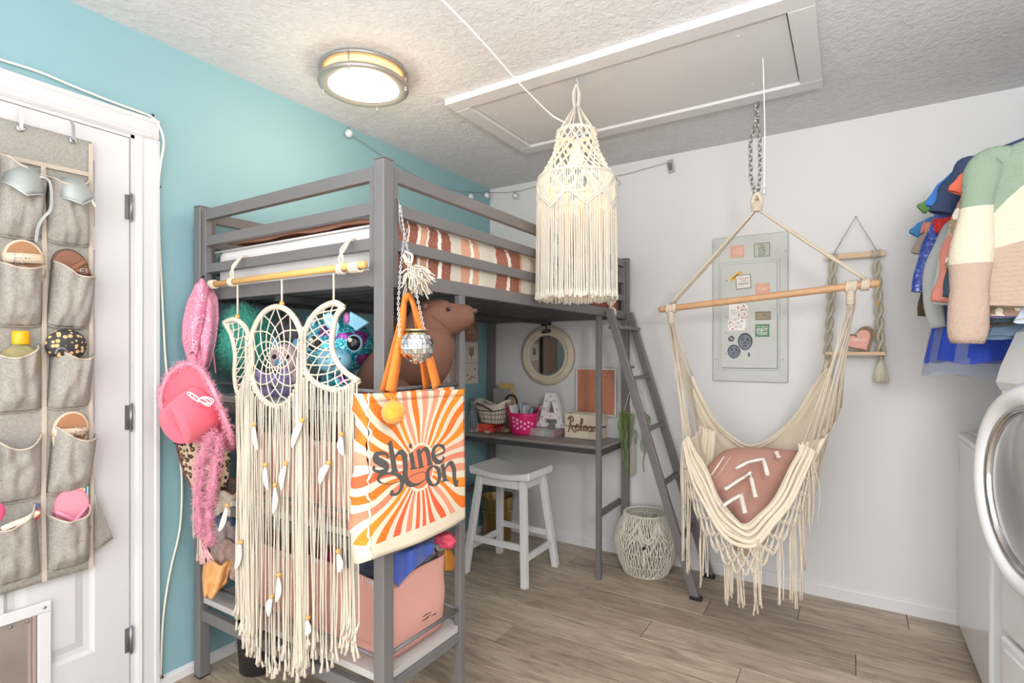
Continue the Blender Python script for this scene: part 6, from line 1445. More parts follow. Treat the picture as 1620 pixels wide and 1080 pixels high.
for (a, b, c_, d) in ((994, 565, 996, 600), (996, 600, 999, 655), (999, 655, 1001, 690), (994, 580, 1000, 640)):
    for s_ in (-1, 1):
        A, B = on(a, b, y=-.045), on(c_, d, y=-.045); mb.tube([A.lerp(B, i / 10) + Vector((s_ * .006 * sin(i * 1.2), .005 * cos(i * 1.2), 0)) for i in range(11)], .0045, 6)
mb.build('braid', ROPE_W, mh, kind='stuff'); mb = MB()
for _ in range(16): x_ = rb.uniform(-5, 5); mb.tube([on(1001, 690, y=-.045), on(1000 + x_, 715, y=-.04 + rb.uniform(-.01, .01)), on(1000 + x_ * 1.2, 752 + rb.uniform(-3, 3), y=-.045)], .003, 5)
mb.build('tassel', ROPE_W, mh, kind='stuff')
MB().tube([on(1003, 600, y=-.05), on(1018, 625, y=-.06), on(1021, 652, y=-.06)], .0022, 5).build('side_cord', ROPE_W, mh)
MB().b2((BX1 + .021, BY1 - .008, 1.165), (BX1 + .055, BY1 + .004, 1.18)).build('bracket', STEEL, bed)
# cream pouch tied at the top of the ladder
pq = on(967, 495, y=-.30); po_ = thing('cream_pouch', 'small cream gathered pouch tied at the top of the ladder', 'pouch', pq)
MB().ball(pq, (.030, .028, .038), 20, 14, fn=lambda p: p * (1 + .06 * sin(atan2(p.y, p.x) * 9))).build('pouch_body', mat('cream_satin', (232, 214, 196), .5), po_)
MB().tube(catmull([pq + UP * .035, pq + Vector((.0, 0, .06)), pq + Vector((-.006, 0, .10))], 4), .004, 6).build('tie_cord', ROPE_W, po_)
MB().grid(lambda u, v: pq + Vector(((u - .5) * .05 * (.4 + v), .01 * sin(u * 12), .036 + v * .035)), 14, 5).build('gathered_top', mat('cream_satin'), po_, solid=.002)
# ================================================================ BREAKER PANEL AND MAGNETS
def W(px, py, y=-.002): return on(px, py, y=y)
k5 = lambda a, b: (1120 + a / 4.5, 370 + b / 4.5)
ex0, ex1 = W(1128, 490).x, W(1247.5, 490).x; ez0, ez1 = W(1187, 604).z, W(1187, 372).z
ep = thing('breaker_panel', 'pale sage painted breaker panel box on the white wall behind the hammock chair', 'panel', ((ex0 + ex1) / 2, 0, ez0))
SGE = mat('sage_paint', (200, 204, 200), .5, bump=(12, .12, .003), var=(4, (184, 189, 185), .7))
MB().b2((ex0, -.018, ez0), (ex1, 0, ez1)).build('cover_plate', SGE, ep, bevel=.008, seg=3)
dx0, dx1 = W(1142, 500).x, W(1230.5, 500).x; dz0, dz1 = W(1187, 582).z, W(1187, 417).z
MB().b2((dx0 - .012, -.024, dz0 - .012), (dx1 + .012, -.017, dz1 + .014)).build('raised_border', SGE, ep, bevel=.004)
MB().b2((dx0, -.031, dz0), (dx1, -.0235, dz1)).build('panel_door', SGE, ep, bevel=.004)
MB().b2((dx0 + .002, -.0245, dz0 - .0025), (dx1 + .002, -.0235, dz0 - .0005)).b2((dx1 + .0005, -.0245, dz0), (dx1 + .0025, -.0235, dz1 * .5 + dz0 * .5)).build('door_gap', mat('gap_dark', (96, 100, 98), .8), ep)
for a, b in ((60, 895), (530, 898), (552, 122), (75, 150)):
    p = W(*k5(a, b), y=-.018); MB().ball(p, (.009, .005, .009), 12, 8).build('screw', SGE, ep)
for a in (62, 530):
    p = W(*k5(a, 960), y=-.018); MB().b2((p.x - .008, -.021, p.z - .035), (p.x + .008, -.0175, p.z + .05)).build('ridge', SGE, ep, bevel=.002)
for a, b in ((125, 590), (122, 700), (120, 850), (128, 330)): p = W(*k5(a, b), y=-.031); MB().tube([p, p + Vector((.004, -.003, -.004)), p + Vector((.008, 0, .0))], .0018, 6).build('latch_tab', mat('dull_metal', (150, 152, 150), .4, .6), ep)
def magnet(name, label, cat, q, m, yb, th=.003, rot=0, group='magnets on the breaker panel'):
    a, b = W(*k5(q[0], q[3]), y=yb), W(*k5(q[2], q[1]), y=yb); c = (a + b) / 2; t = thing(name, label, cat, c, group)
    Rm = Matrix.Rotation(rot, 3, 'Y'); MB().box(c - Vector((0, th / 2, 0)), (b.x - a.x, th, b.z - a.z), Rm).build('plate', m, t, bevel=.0006)
    return t, c - Vector((0, th + .0006, 0)), b.x - a.x, b.z - a.z, Rm
def mtx(c, Rm): return Matrix.Translation(c) @ Rm.to_4x4() @ Matrix(((1, 0, 0, 0), (0, 0, -1, 0), (0, 1, 0, 0), (0, 0, 0, 1)))
INKD = mat('dark_ink', (70, 68, 66), .8)
t, c, w_, h_, Rm = magnet('quote_magnet', 'small grey-green square magnet with dark lettering at the top of the breaker panel', 'magnet', (330, 62, 440, 165), mat('sage_card', (186, 192, 178), .7), -.018)
text_part('kind\npeople\nare my\nkind of\npeople', h_ * .185, .0005, mtx(c, Rm), 'printed_text', INKD, t, sx=.95)
mb = MB(); e = Vector((w_ / 2, 0, 0)); f_ = Vector((0, 0, h_ / 2)); o_ = Vector((0, -.0002, 0))
mb.tube([c - e + f_ + o_, c + e + f_ + o_, c + e - f_ + o_, c - e - f_ + o_], .0013, 4, closed=True).build('border', INKD, t)
t, c, w_, h_, Rm = magnet('quote_magnet', 'small coral pink square magnet with white lettering at the top of the breaker panel', 'magnet', (160, 78, 258, 172), mat('coral_card', (222, 168, 150), .7), -.018)
PW_ = mat('pale_ink', (244, 226, 216), .7); mb = MB()
for k in range(5):
    for j in range(4): mb.box(c + Vector((-.002 + j * .008 - .0 + (k % 2) * .002, 0, .016 - k * .0085)), (.006, .0006, .0025))
mb.tube([c + Vector((-.014, 0, -.016)), c + Vector((-.012, 0, 0)), c + Vector((-.016, 0, .012))], .002, 5); mb.build('printed_lines', PW_, t, kind='stuff')
t, c, w_, h_, Rm = magnet('strip_magnet', 'yellow and orange strip magnet tilted behind the white sign magnet', 'magnet', (147, 287, 247, 315), mat('amber_card', (240, 176, 40), .6), -.031, rot=-radians(38))
MB().box(c, (w_ * .6, .0006, .004), Rm).build('dark_bar', INKD, t)
t, c, w_, h_, Rm = magnet('framed_sign_magnet', 'white magnet with dark border and script lettering, slightly tilted on the breaker panel', 'magnet', (200, 288, 306, 392), mat('off_white_card', (224, 222, 216), .7), -.034, rot=-radians(4))
mb = MB(); ex_ = Rm @ Vector((w_ / 2 - .001, 0, 0)); ez_ = Rm @ Vector((0, 0, h_ / 2 - .001)); mb.tube([c - ex_ + ez_, c + ex_ + ez_, c + ex_ - ez_, c - ex_ - ez_], .0016, 4, closed=True).build('border', INKD, t)
text_part('Welcome\nlittle', .013, .0005, mtx(c + Vector((0, 0, .012)), Rm), 'printed_text', mat('rose_ink', (170, 110, 100), .8), t, shear=.25)
text_part('beautiful', .0155, .0005, mtx(c + Vector((0, 0, -.010)), Rm), 'printed_text', INKD, t, shear=.35)
t, c, w_, h_, Rm = magnet('blank_magnet', 'dusty pink square magnet half hidden behind the hammock spreader bar', 'magnet', (340, 348, 441, 440), mat('coral_card'), -.031)
text_part('LOVE', .018, .0005, mtx(c + Vector((0, 0, .002)), Rm), 'printed_text', PW_, t)
t, c, w_, h_, Rm = magnet('plaque_magnet', 'small taupe rectangular plaque magnet on the breaker panel', 'magnet', (338, 553, 447, 610), mat('taupe_plaque', (154, 140, 116), .5), -.031)
mb = MB(); ex_ = Vector((w_ / 2, 0, 0)); ez_ = Vector((0, 0, h_ / 2)); mb.tube([c - ex_ + ez_, c + ex_ + ez_, c + ex_ - ez_, c - ex_ - ez_], .0014, 4, closed=True).build('border', mat('dark_taupe', (112, 100, 82), .5), t); MB().box(c + Vector((.008, 0, .003)), (.016, .0008, .003)).build('dark_bar', INKD, t)
t, c, w_, h_, Rm = magnet('green_sign_magnet', 'green square magnet reading ENJOY TODAY in white capitals', 'magnet', (337, 640, 437, 732), mat('forest_card', (92, 138, 104), .7), -.031)
WK = mat('white_ink', (238, 240, 234), .7)
text_part('You deserve', h_ * .17, .0005, mtx(c + Vector((0, 0, h_ * .30)), Rm), 'printed_text', WK, t, width=w_ * .8, shear=.3); text_part('ENJOY', h_ * .34, .0005, mtx(c + Vector((0, 0, h_ * .05)), Rm), 'printed_text', WK, t, width=w_ * .8, offset=.0004); text_part('TODAY', h_ * .34, .0005, mtx(c + Vector((0, 0, -h_ * .25)), Rm), 'printed_text', WK, t, width=w_ * .8, offset=.0004)
def f_paw(t):
    v = t.coord(); d = t.voro(v, 75, 'F1', 0, .8); vc = t.n.new('ShaderNodeTexVoronoi'); vc.inputs['Scale'].default_value = 75; vc.inputs['Randomness'].default_value = .8; t.link(v, vc.inputs['Vector'])
    sp = t.node('ShaderNodeSeparateColor'); t.link(vc.outputs['Color'], sp.inputs[0]); k = t.ramp(sp.outputs[0], [(0, (60, 110, 200)), (.2, (230, 150, 60)), (.4, (200, 80, 90)), (.6, (120, 90, 130)), (.8, (110, 80, 70))], 'CONSTANT')
    t.color(t.mix(t.math('LESS_THAN', d, .36), (240, 236, 230), k))
PAW = custom('paw_print_paper', f_paw, .7)
for q, lab in (((208, 497, 284, 556), 'paw print note card highest on the breaker door, under the spreader bar'), ((150, 500, 215, 606), 'plain white note with small coloured marks beside the paw print cards'), ((220, 550, 283, 615), 'paw print note card tucked in the middle of the group'), ((143, 606, 270, 688), 'widest paw print note card at the bottom of the group')):
    t, c, w_, h_, Rm = magnet('note_card', lab, 'note', q, PAW if 'plain' not in lab else mat('white_note', (240, 238, 236), .7), -.0312 - .0006 * (q[1] > 550) - (.0008 if q[1] > 600 else 0), .001, group='note cards on the breaker panel')
    mb = MB(); L_2 = w_ / 2; 
    MB().b2((c.x - w_ * .3, c.y - .0004, c.z - h_ * .18), (c.x + w_ * .3, c.y, c.z + h_ * .15)).build('label_strip', mat('grey_label', (222, 220, 214), .7), t)
def facephoto(q, label, seed):
    a, b = W(*k5(q[0], q[3]), y=-.031), W(*k5(q[2], q[1]), y=-.031); c = (a + b) / 2; w_, h_ = (b.x - a.x) / 2, (b.z - a.z) / 2; t = thing('face_cutout', label, 'photo', c, 'face cutouts on the breaker panel'); M_ = mtx(c, Matrix.Identity(3))
    P = [(w_ * cos(2 * pi * i / 28) * (1 - .12 * (sin(2 * pi * i / 28) < 0) * abs(sin(2 * pi * i / 28))), h_ * sin(2 * pi * i / 28)) for i in range(28)]
    MB().prism(P, .0012, M_).build('dark_outline', mat('photo_black', (38, 40, 46), .5), t); M2 = M_ @ Matrix.Translation((0, 0, .0012))
    MB().prism([(x * .86, y * .88 - h_ * .03) for x, y in P], .0006, M2).build('face_print', mat('photo_blue_grey', (132, 138, 152), .5, var=(60, (70, 76, 92), .9)), t); M3 = M2 @ Matrix.Translation((0, 0, .0007))
    mb = MB()
    for s_ in (-1, 1): mb.prism([(s_ * w_ * .36 + w_ * .17 * cos(k), h_ * .2 + h_ * .09 * sin(k)) for k in [i * pi / 6 for i in range(12)]], .0004, M3); mb.prism([(s_ * w_ * .36 - w_ * .2, h_ * .38), (s_ * w_ * .36 + w_ * .2, h_ * .38), (s_ * w_ * .36 + w_ * .2, h_ * .43), (s_ * w_ * .36 - w_ * .2, h_ * .43)], .0004, M3)
    mb.prism([(-w_ * .12, -h_ * .2), (w_ * .12, -h_ * .2), (w_ * .05, -h_ * .1), (-w_ * .05, -h_ * .1)], .0004, M3); mb.prism([(-w_ * .25, -h_ * .45), (0, -h_ * .52), (w_ * .25, -h_ * .45), (0, -h_ * .38)], .0004, M3); mb.build('features', mat('photo_black'), t, kind='stuff')
facephoto((213, 703, 318, 828), 'larger black and white face photo cutout on the breaker door', 1); facephoto((140, 787, 232, 886), 'smaller black and white face photo cutout low on the breaker door', 2)
c = W(*k5(166, 745), y=-.032); t = thing('round_button_magnet', 'round black and grey striped button magnet above the smaller face photo', 'magnet', c)
MB().lathe([(.001, .003), (.0145, .003), (.016, 0)], 20, c, Matrix.Rotation(pi / 2, 3, 'X')).build('disc', mat('charcoal_disc', (74, 72, 72), .5), t)
for k in (-1, 0, 1): MB().box(c + Vector((0, -.0034, k * .006)), (.022, .0008, .0022), Matrix.Rotation(.5, 3, 'Y')).build('stripe', mat('light_stripe', (200, 196, 190), .5), t)
c = W(*k5(291, 857), y=-.031); tag(MB().prism([(-.006, -.011), (.006, -.011), (.004, 0), (.006, .004), (.002, .011), (-.002, .011), (-.004, .003), (-.002, -.002)], .002, mtx(c, Matrix.Identity(3))).build('figure_magnet', mat('photo_black')), 'tiny dark cat-shaped magnet beside the smaller face photo', 'magnet')

# ================================================================ MACRAME SWING SHELF
k6s = lambda a, b: (1300 + a / 3.858, 340 + b / 3.858)
sh = thing('swing_shelf', 'small wooden swing shelf on braided jute ropes hanging from a triangle cord', 'shelf', W(*k6s(207, 8)))
SW_ = mat('pale_shelf_wood', (214, 186, 154), .55, var=(30, (196, 166, 132), .5)); JUT = mat('jute_rope', (190, 182, 162), .95, bump=(240, .8, .003)); TW = mat('grey_twine', (160, 162, 160), .8)
zb_ = W(1353, 404).z; xa, xb = W(1306, 404, -.06).x, W(1401, 403, -.06).x; zb_ = W(1353, 404, -.06).z
MB().b2((xa, -.072, zb_ - .014), (xb, -.050, zb_ + .014)).build('top_bar', SW_, sh, bevel=.004)
for x in (xa + .032, xb - .04): 
    mb = MB(); 
    for k in range(7): mb.tube([(x - .018 + k * .006, -.061 + .014 * cos(a) * 1.0, zb_ + .017 * sin(a)) for a in [2 * pi * i / 10 for i in range(10)]], .0036, 5, closed=True)
    mb.build('bar_wrap', JUT, sh, kind='stuff')
apx = W(1354, 343, -.03)
MB().tube([(xa + .035, -.061, zb_ + .014), apx, (xb - .035, -.061, zb_ + .014)], .0028, 6).build('hanging_cord', TW, sh)
MB().ball(apx, (.004, .006, .004), 8, 6).build('nail', STEEL, sh)
zs = W(1352, 559, -.07).z
for px0, px1 in ((1319, 1309), (1387, 1394)):
    a = W(px0, 412, -.07); b = W(px1, 556, -.07); b.z = zs; 
    for s_ in (0, 1):
        n_ = 50; P = [a.lerp(b, i / n_) + Vector((.011 * sin(i * .42 + s_ * pi), .011 * cos(i * .42 + s_ * pi), 0)) for i in range(n_ + 1)]; MB().tube(P, .0085, 8).build('rope', JUT, sh)
    MB().tube([b, b - UP * .03], .012, 10).build('rope_knot', JUT, sh)
    mb = MB(); q = b - UP * .035
    for i in range(46):
        an = 2 * pi * i / 46; r_ = R.uniform(.4, 1); mb.tube([q + UP * .012, q + Vector((cos(an) * .014 * r_, sin(an) * .012 * r_, -.02)), q + Vector((cos(an) * .034 * r_, sin(an) * .026 * r_, -.095 - R.uniform(0, .012)))], .0035, 5)
    mb.build('tassel', mat('pale_jute', (214, 206, 186), .95), sh, kind='stuff')
xa2, xb2 = W(1305, 559, -.13).x, W(1401, 559, -.13).x
MB().b2((xa2, -.13, zs - .009), (xb2, -.008, zs + .009)).build('shelf_board', SW_, sh, bevel=.002)
for x in (W(1387, 480, -.07).x,): MB().ball(W(1389, 480, -.083), .010, 12, 8).build('bead', BEAD, sh)
hcx = W(1362, 538, -.075); ht = thing('wooden_heart', 'wooden heart plaque with pink face and white lettering tilted on the swing shelf', 'decoration', hcx)
def heart(s_): return [(s_ * .0165 * 1.0 * (16 * sin(t_) ** 3) / 5.5, s_ * (13 * cos(t_) - 5 * cos(2 * t_) - 2 * cos(3 * t_) - cos(4 * t_)) / 5.5 * .0165) for t_ in [2 * pi * i / 48 for i in range(48)]][::-1]
MH = Matrix.Translation(hcx) @ Matrix.Rotation(-radians(32), 4, 'Y') @ Matrix(((1, 0, 0, 0), (0, 0, -1, 0), (0, 1, 0, 0), (0, 0, 0, 1)))
MB().prism(heart(1.45), .022, MH).build('wood_base', mat('rustic_wood', (150, 124, 96), .7, var=(40, (112, 92, 70), .8)), ht, bevel=.003)
MB().prism([(x - .006, y + .001) for x, y in heart(1.12)], .0045, MH @ Matrix.Translation((0, 0, .0222))).build('pink_face', mat('salmon_paint', (226, 166, 152), .6), ht, bevel=.001)
text_part('HELLO', .020, .0008, MH @ Matrix.Translation((-.006, .006, .0268)) @ Matrix.Rotation(-radians(32), 4, 'Z'), 'printed_text', WK, ht, width=.055)
# ================================================================ LAUNDRY CORNER
ENM = mat('white_enamel', (226, 227, 228), .25, coat=.3); GRYP = mat('grey_plastic', (176, 178, 180), .35)
dr_ = thing('washing_machine', 'plain white top-load laundry machine standing in the corner by the back wall', 'washer', (2.96, -.43, 0), 'laundry machines')
MB().b2((2.625, -.725, .03), (3.31, -.085, .875)).build('cabinet', ENM, dr_, bevel=.012, seg=3); MB().b2((2.62, -.73, .878), (3.31, -.08, .905)).build('top_panel', ENM, dr_, bevel=.01, seg=3)
MB().b2((2.66, -.69, .906), (3.12, -.12, .914)).build('lid', ENM, dr_, bevel=.004); MB().b2((3.14, -.725, .906), (3.31, -.085, 1.03)).build('control_console', ENM, dr_, bevel=.02, seg=3)
MB().b2((2.655, -.70, .0), (3.28, -.115, .03)).build('plinth', BLACK, dr_); MB().b2((2.6235, -.13, .74), (2.626, -.118, .83)).build('side_vent', GRYP, dr_)
fx = 2.60; cyD = -1.385; zD = .884
fl_ = thing('front_load_machine', 'white front-load machine with big round chrome-trimmed door on a pedestal', 'washer', (fx, cyD, 0), 'laundry machines')
MB().b2((fx + .01, -1.735, .36), (3.32, -1.035, 1.20)).build('cabinet', ENM, fl_, bevel=.02, seg=4)
MB().b2((fx + .01, -1.735, .02), (3.32, -1.035, .35)).build('pedestal', ENM, fl_, bevel=.012, seg=3)
MB().b2((fx + .004, -1.70, .06), (fx + .014, -1.07, .32)).build('pedestal_drawer', ENM, fl_, bevel=.006)
MB().b2((fx + .03, -1.73, 0), (3.30, -1.04, .02)).build('feet', BLACK, fl_)
P_ = [(0, 1.14), (-.012, 1.17), (.0, 1.22), (.04, 1.33), (.065, 1.35), (.2, 1.36), (.7, 1.36), (.71, 1.14)]
MB().prism([(fx + .01 + a, b) for a, b in P_], .70, Matrix.Translation((0, -1.035, 0)) @ Matrix(((1, 0, 0, 0), (0, 0, -1, 0), (0, 1, 0, 0), (0, 0, 0, 1)))).build('control_console', ENM, fl_, bevel=.01, seg=3)
MB().b2((fx + .016, -1.73, 1.135), (fx + .02, -1.04, 1.15)).build('seam', GRYP, fl_)
RY = Matrix.Rotation(-pi / 2, 3, 'Y')
kb = MB().lathe([(.001, .03), (.028, .028), (.034, .015), (.038, 0)], 28, (fx + .028, -1.27, 1.27), Matrix.Rotation(-pi / 2 + .42, 3, 'Y')).build('dial_knob', CHROME, fl_)
MB().lathe([(.04, .002), (.05, .004), (.052, 0)], 28, (fx + .028, -1.27, 1.27), Matrix.Rotation(-pi / 2 + .42, 3, 'Y')).build('dial_ring', GRYP, kb)
dcn = Vector((fx + .01, cyD, zD))
MB().lathe([(.305, 0), (.308, .03), (.302, .07), (.280, .095), (.258, .102), (.242, .095), (.236, .080)], 72, dcn, RY).build('door_ring', ENM, fl_)
MB().lathe([(.236, .080), (.230, .088), (.222, .084), (.220, .074)], 72, dcn, RY).build('door_trim', CHROME, fl_)
MB().lathe([(.222, .074), (.18, .088), (.10, .098), (.001, .102)], 64, dcn, RY).build('door_glass', mat('smoked_glass', (160, 162, 165), .12, .3, coat=.6), fl_)
MB().lathe([(.322, 0), (.324, .01), (.30, .014)], 72, dcn, RY).build('door_bezel', GRYP, fl_)
fl_.location = (2.685, -1.234, 0); fl_.rotation_euler = (0, 0, radians(12))
# hanging rail and clothes
XC = 2.94; ZR = 2.03
rl_ = thing('clothes_rod', 'white clothes rod fixed to the back wall above the laundry machines', 'rod', (XC, -.02, ZR))
MB().tube([(XC, -.004, ZR), (XC, -2.0, ZR)], .0125, 14).build('rod', WHITE, rl_); MB().lathe([(.03, 0), (.03, .006), (.018, .012)], 20, (XC, 0, ZR), RX).build('flange', WHITE, rl_)
MB().tube([(XC, -1.95, ZR), (XC, -1.95, H)], .008, 10).build('support', WHITE, rl_)
def hanger(y, z, col, label):
    m = mat('hanger_%d_%d_%d' % col, col, .4); t = thing('clothes_hanger', label, 'hanger', (XC, y, ZR), 'clothes hangers on the rod'); mb = MB()
    P = [(XC + .0, y, z + .035)] + [(XC + .018 * cos(a) - .0, y, ZR + .012 + .018 * sin(a)) for a in (-.9, 0, .7, 1.5, 2.4, 3.1)]; MB().tube(P, .002, 6).build('hook', STEEL, t)
    MB().tube([(XC - .19, y, z - .05), (XC - .04, y, z + .02), (XC, y, z + .035), (XC + .04, y, z + .02), (XC + .19, y, z - .05)], .004, 8).tube([(XC - .19, y, z - .05), (XC + .19, y, z - .05)], .004, 8).build('frame', m, t); return t
def garment(name, label, m, y, S, E, r0, r1, Bp, hem, cat='clothing', long=True, thick=.03, top=None, bow=0, hc=(230, 230, 232), hl=None, msl=None):
    """S shoulder tip px, E cuff px, Bp body-left px, hem py, all read on the garment's own plane y"""
    s_ = on(S[0], S[1], y=y); e = on(E[0], E[1], y=y); bl = on(Bp, hem, y=y); zn = s_.z + (top or .07); t = thing(name, label, cat, (XC, y, zn), 'clothes hanging on the rod')
    def body(u, v):
        z = zn + (bl.z - zn) * v; k = min(1, v / .16); xl = (XC - .07) + (s_.x + .03 - (XC - .07)) * k ** .8 if v < .16 else (s_.x + .03) + (bl.x - s_.x - .03) * min(1, ((v - .16) / .25)) ** .6
        hw = XC - xl; a = 2 * pi * u; th = thick * (.35 + .65 * min(1, v * 3)); return (XC + cos(a) * hw + .006 * nz((z * 8, u * 9, y * 7), 1), y + sin(a) * th + .010 * sin(a * 5 + y * 40) * v * abs(sin(a)), z + .006 * sin(a * 3 + y * 20) * (v > .9))
    MB().grid(body, 48, 26, closed=True).build('body', m, t)
    for sg in (-1, 1):
        A = s_ + Vector((.03, 0, -.045)); Bm = A.lerp(e, .5) + Vector((-.012 + bow, 0, 0)); P = catmull([A + Vector((.06, 0, .012)), A, Bm, e], 8)
        if sg > 0: P = [Vector((2 * XC - p.x, p.y, p.z)) for p in P]
        n_ = len(P); rad = [(.55 + .45 * min(1, i / 9)) * (r0 + (r1 - r0) * (i / (n_ - 1))) * (1 if i < n_ - 4 or r1 < .05 else 1 - .09 * (i - n_ + 5)) + (.006 * sin(i * .9) if r1 > .03 else .002 * sin(i)) for i in range(n_)]
        mb = MB(); mb.tube(P, rad, 18, cap=False, flat=.62, ref=(0, 1, 0)); o = mb.build('sleeve', msl or m, t, solid=.003)
    hanger(y, s_.z + .03, hc, hl or ('hanger inside the ' + label.split(',')[0].split(' hanging')[0])[:90]); return t
def f_block(t):
    tc = t.node('ShaderNodeTexCoord'); sp = t.node('ShaderNodeSeparateXYZ'); t.link(tc.outputs['Object'], sp.inputs[0]); dx_ = t.math('ABSOLUTE', sp.outputs[0])
    arc = t.math('SUBTRACT', sp.outputs[2], t.math('MULTIPLY', t.math('POWER', dx_, 4.0), -8.0)); nn = t.noise(t.coord(), 30, 3); z = t.math('ADD', arc, t.math('MULTIPLY', nn, .012))
    c = t.mix(t.math('GREATER_THAN', z, -.135), t.mix(t.math('GREATER_THAN', t.math('ADD', sp.outputs[2], t.math('MULTIPLY', dx_, .25)), -.29), (178, 156, 141), (208, 199, 180)), (134, 152, 134)); t.color(c)
    w_ = t.node('ShaderNodeTexWave'); w_.inputs['Scale'].default_value = 22; w_.inputs['Distortion'].default_value = 2.5; w_.bands_direction = 'Z'; t.link(t.coord(), w_.inputs['Vector']); h = t.math('ADD', t.math('MULTIPLY', w_.outputs[0], .25), t.noise(t.coord(), 110, 3)); t.bump(h, .8, .006)
KN = custom('colour_block_knit', f_block, .95)
def f_sl(t):
    tc = t.node('ShaderNodeTexCoord'); sp = t.node('ShaderNodeSeparateXYZ'); t.link(tc.outputs['Object'], sp.inputs[0]); z = sp.outputs[2]
    t.color(t.mix(t.math('GREATER_THAN', z, -.245), t.mix(t.math('GREATER_THAN', z, -.42), (178, 156, 141), (208, 199, 180)), (134, 152, 134))); t.bump(t.noise(t.coord(), 110, 3), .8, .006)
KS = custom('colour_block_sleeve', f_sl, .95)
garment('knit_sweater', 'chunky knit sweater in sage, cream and beige blocks, nearest on the rod', KN, -1.03, (1540, 240), (1530, 543), .034, .058, 1562, 486, thick=.045, hc=(60, 110, 190), hl='blue plastic hanger showing at the collar of the chunky sweater', msl=KS)
def f_lsw(t):
    v = t.coord(); d = t.voro(v, 30, 'F1', 0, .9); nn = t.noise(v, 40, 2); d = t.math('ADD', d, t.math('MULTIPLY', t.math('SUBTRACT', nn, .5), .5)); t.color(t.ramp(d, [(0, (240, 230, 214)), (.3, (240, 230, 214)), (.34, (164, 138, 116))], 'CONSTANT')); t.bump(nn, .5, .004)
garment('animal_print_cardigan', 'brown cardigan with cream animal spots just behind the chunky sweater', custom('cream_spots_knit', f_lsw, .95), -.95, (1534, 258), (1519, 425), .035, .035, 1565, 498)
garment('coral_tee', 'bright coral short-sleeve tee with its sleeve poking out, behind the spotted cardigan', mat('bright_coral', (240, 118, 92), .8), -.88, (1533, 252), (1513, 305), .024, .026, 1540, 440, thick=.02)
garment('rose_sweatshirt', 'dusty rose long-sleeve sweatshirt hanging behind the coral tee', mat('dusty_rose', (214, 136, 122), .85, bump=(80, .3)), -.84, (1522, 300), (1494, 478), .030, .034, 1540, 518)
garment('dark_teal_shirt', 'dark teal long-sleeve shirt between rose sweatshirt and spotted cardigan', mat('dark_teal_cloth', (58, 84, 98), .85), -.90, (1524, 330), (1505, 470), .024, .024, 1560, 508)
garment('navy_tee', 'navy blue short-sleeve tee with wide rounded sleeve', mat('navy_cloth', (48, 66, 100), .8), -.76, (1520, 246), (1493, 338), .040, .040, 1530, 450, thick=.024)
garment('bright_blue_tee', 'bright blue tee sleeve curving out behind the navy tee', mat('bright_blue', (60, 124, 210), .8), -.69, (1500, 264), (1478, 328), .028, .030, 1512, 440, thick=.02)
garment('mint_shirt', 'pale mint ribbed shirt hanging under the navy tee', mat('pale_mint', (196, 210, 200), .85, bump=(60, .4, .003)), -.66, (1506, 340), (1490, 482), .032, .03, 1520, 520)
garment('grey_hoodie', 'light grey hoodie with a long sleeve bending down to a cuff', mat('light_grey_fleece', (178, 182, 182), .9), -.58, (1492, 345), (1484, 518), .034, .026, 1510, 510, bow=-.03)
garment('red_top', 'small red sleeve edge peeping out beside the royal blue top', mat('red_cloth', (226, 60, 54), .8), -.52, (1486, 338), (1478, 358), .026, .028, 1500, 420, thick=.02)
def f_bs(t):
    n = t.noise(t.coord(), 60, 3, .6, 1); t.color(t.ramp(n, [(.4, (38, 60, 150)), (.6, (70, 100, 200)), (.68, (200, 210, 240))])); t.bump(n, .5, .003)
garment('royal_blue_top', 'shiny royal blue patterned long-sleeve top toward the back wall', custom('royal_blue_print', f_bs, .45), -.44, (1478, 330), (1455, 462), .028, .030, 1490, 470)
garment('taupe_tee', 'taupe short-sleeve tee near the back wall with a wide drooping sleeve', mat('taupe_jersey', (160, 148, 134), .85), -.33, (1466, 350), (1452, 402), .022, .026, 1482, 450, thick=.02)
garment('black_yellow_tee', 'black top with a hint of yellow print hanging near the back wall', mat('black_jersey', (52, 52, 52), .85, var=(18, (206, 170, 60), .12)), -.38, (1474, 400), (1464, 500), .026, .028, 1482, 512)
garment('green_tee', 'green tee corner highest among the garments at the back', mat('grass_green', (110, 164, 96), .8), -.25, (1470, 306), (1456, 332), .022, .024, 1484, 400, thick=.018)
garment('sky_blue_tee', 'sky blue tee with its sleeve tip closest to the back wall', mat('sky_blue_cloth', (70, 140, 204), .8), -.17, (1462, 338), (1446, 372), .026, .026, 1478, 420, thick=.018)
garment('salmon_tee', 'salmon sleeve corner beside the sky blue tee at the back', mat('salmon_cloth', (236, 150, 130), .8), -.21, (1468, 345), (1458, 360), .022, .024, 1482, 420, thick=.018)
def folded(name, label, m, q, y, th=.03):
    P = [on(a, b, y=y) for a, b in q]; return tag(MB().prism([(p.x, p.z) for p in P], th, Matrix.Translation((0, y + th / 2, 0)) @ Matrix(((1, 0, 0, 0), (0, 0, -1, 0), (0, 1, 0, 0), (0, 0, 0, 1)))).build(name, m, bevel=.01, seg=3), label, 'clothing', 'hems under the chunky sweater')
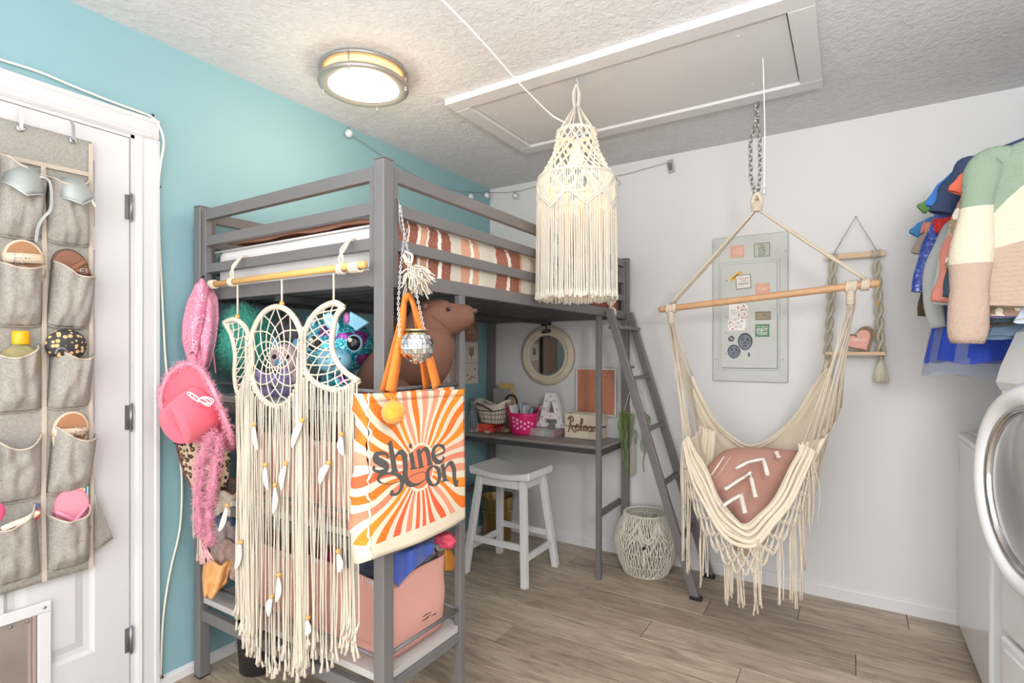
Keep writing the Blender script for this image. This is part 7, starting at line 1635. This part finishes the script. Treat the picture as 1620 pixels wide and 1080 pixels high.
for nm, lab, m, top_, hem_, y, xl in (('lavender_skirt', 'lavender garment hem just under the chunky sweater', mat('lavender_cloth', (166, 144, 200), .8), 470, 500, -.93, 1568), ('black_skirt', 'black garment hem under the lavender one', mat('black_jersey'), 485, 512, -.90, 1564), ('denim_skirt', 'washed denim hem under the black one', mat('washed_denim', (104, 128, 152), .85, bump=(120, .4)), 495, 534, -.86, 1560), ('white_garment', 'pale blue-white garment hem at the edge of the picture', mat('pale_blue_white', (206, 212, 226), .7), 470, 508, -.965, 1605)):
    a = on(xl, top_, y=y); b = on(xl - 2, hem_, y=y)
    def sk(u, v, a=a, b=b, y=y): an = 2 * pi * u; zt = 1.9 if 0 else a.z + .35; z = zt + (b.z - zt) * v; hw = (XC - b.x) * (.35 + .65 * v); return (XC + cos(an) * hw, y + sin(an) * .02 + .006 * sin(an * 9) * v, z + .008 * sin(an * 4) * v)
    t = thing(nm, lab, 'clothing', (XC, y, a.z + .35), 'hems under the chunky sweater'); MB().grid(sk, 60, 14, closed=True).build('cloth', m, t)
    MB().tube([(XC, y, a.z + .33), (XC, y, ZR + .0)], .002, 6).build('clip_hanger', STEEL, t)
# blue tulle skirt, layered and sheer at the hem
tu = thing('tulle_skirt', 'royal blue tulle skirt with a sheer pale hem hanging lowest under the clothes', 'skirt', (XC, -.55, 1.5))
m1 = mat('blue_tulle', (44, 76, 190), .8, alpha=.85); m2 = mat('sheer_tulle', (150, 160, 190), .8, alpha=.35)
for k, (m, lo, sc_) in enumerate(((m1, 572, 1.0), (m1, 566, .97), (m2, 592, 1.02))):
    yy = -.55; a = on(1462, lo, y=yy)
    def tk(u, v, a=a, k=k, sc_=sc_): an = 2 * pi * u; z = 1.50 + (a.z - 1.50) * v; hw = (XC - a.x) * sc_ * (.86 + .14 * v ** .7); return (XC + cos(an) * hw, yy + sin(an) * (.03 + .09 * v) + .012 * sin(an * 17 + k) * v, z + .008 * sin(an * 11 + k * 2) * v)
    MB().grid(tk, 140, 16, closed=True).build('tulle_layer', m, tu)
MB().tube([(XC, -.55, 1.50), (XC, -.55, ZR)], .002, 6).build('clip_hanger', STEEL, tu)
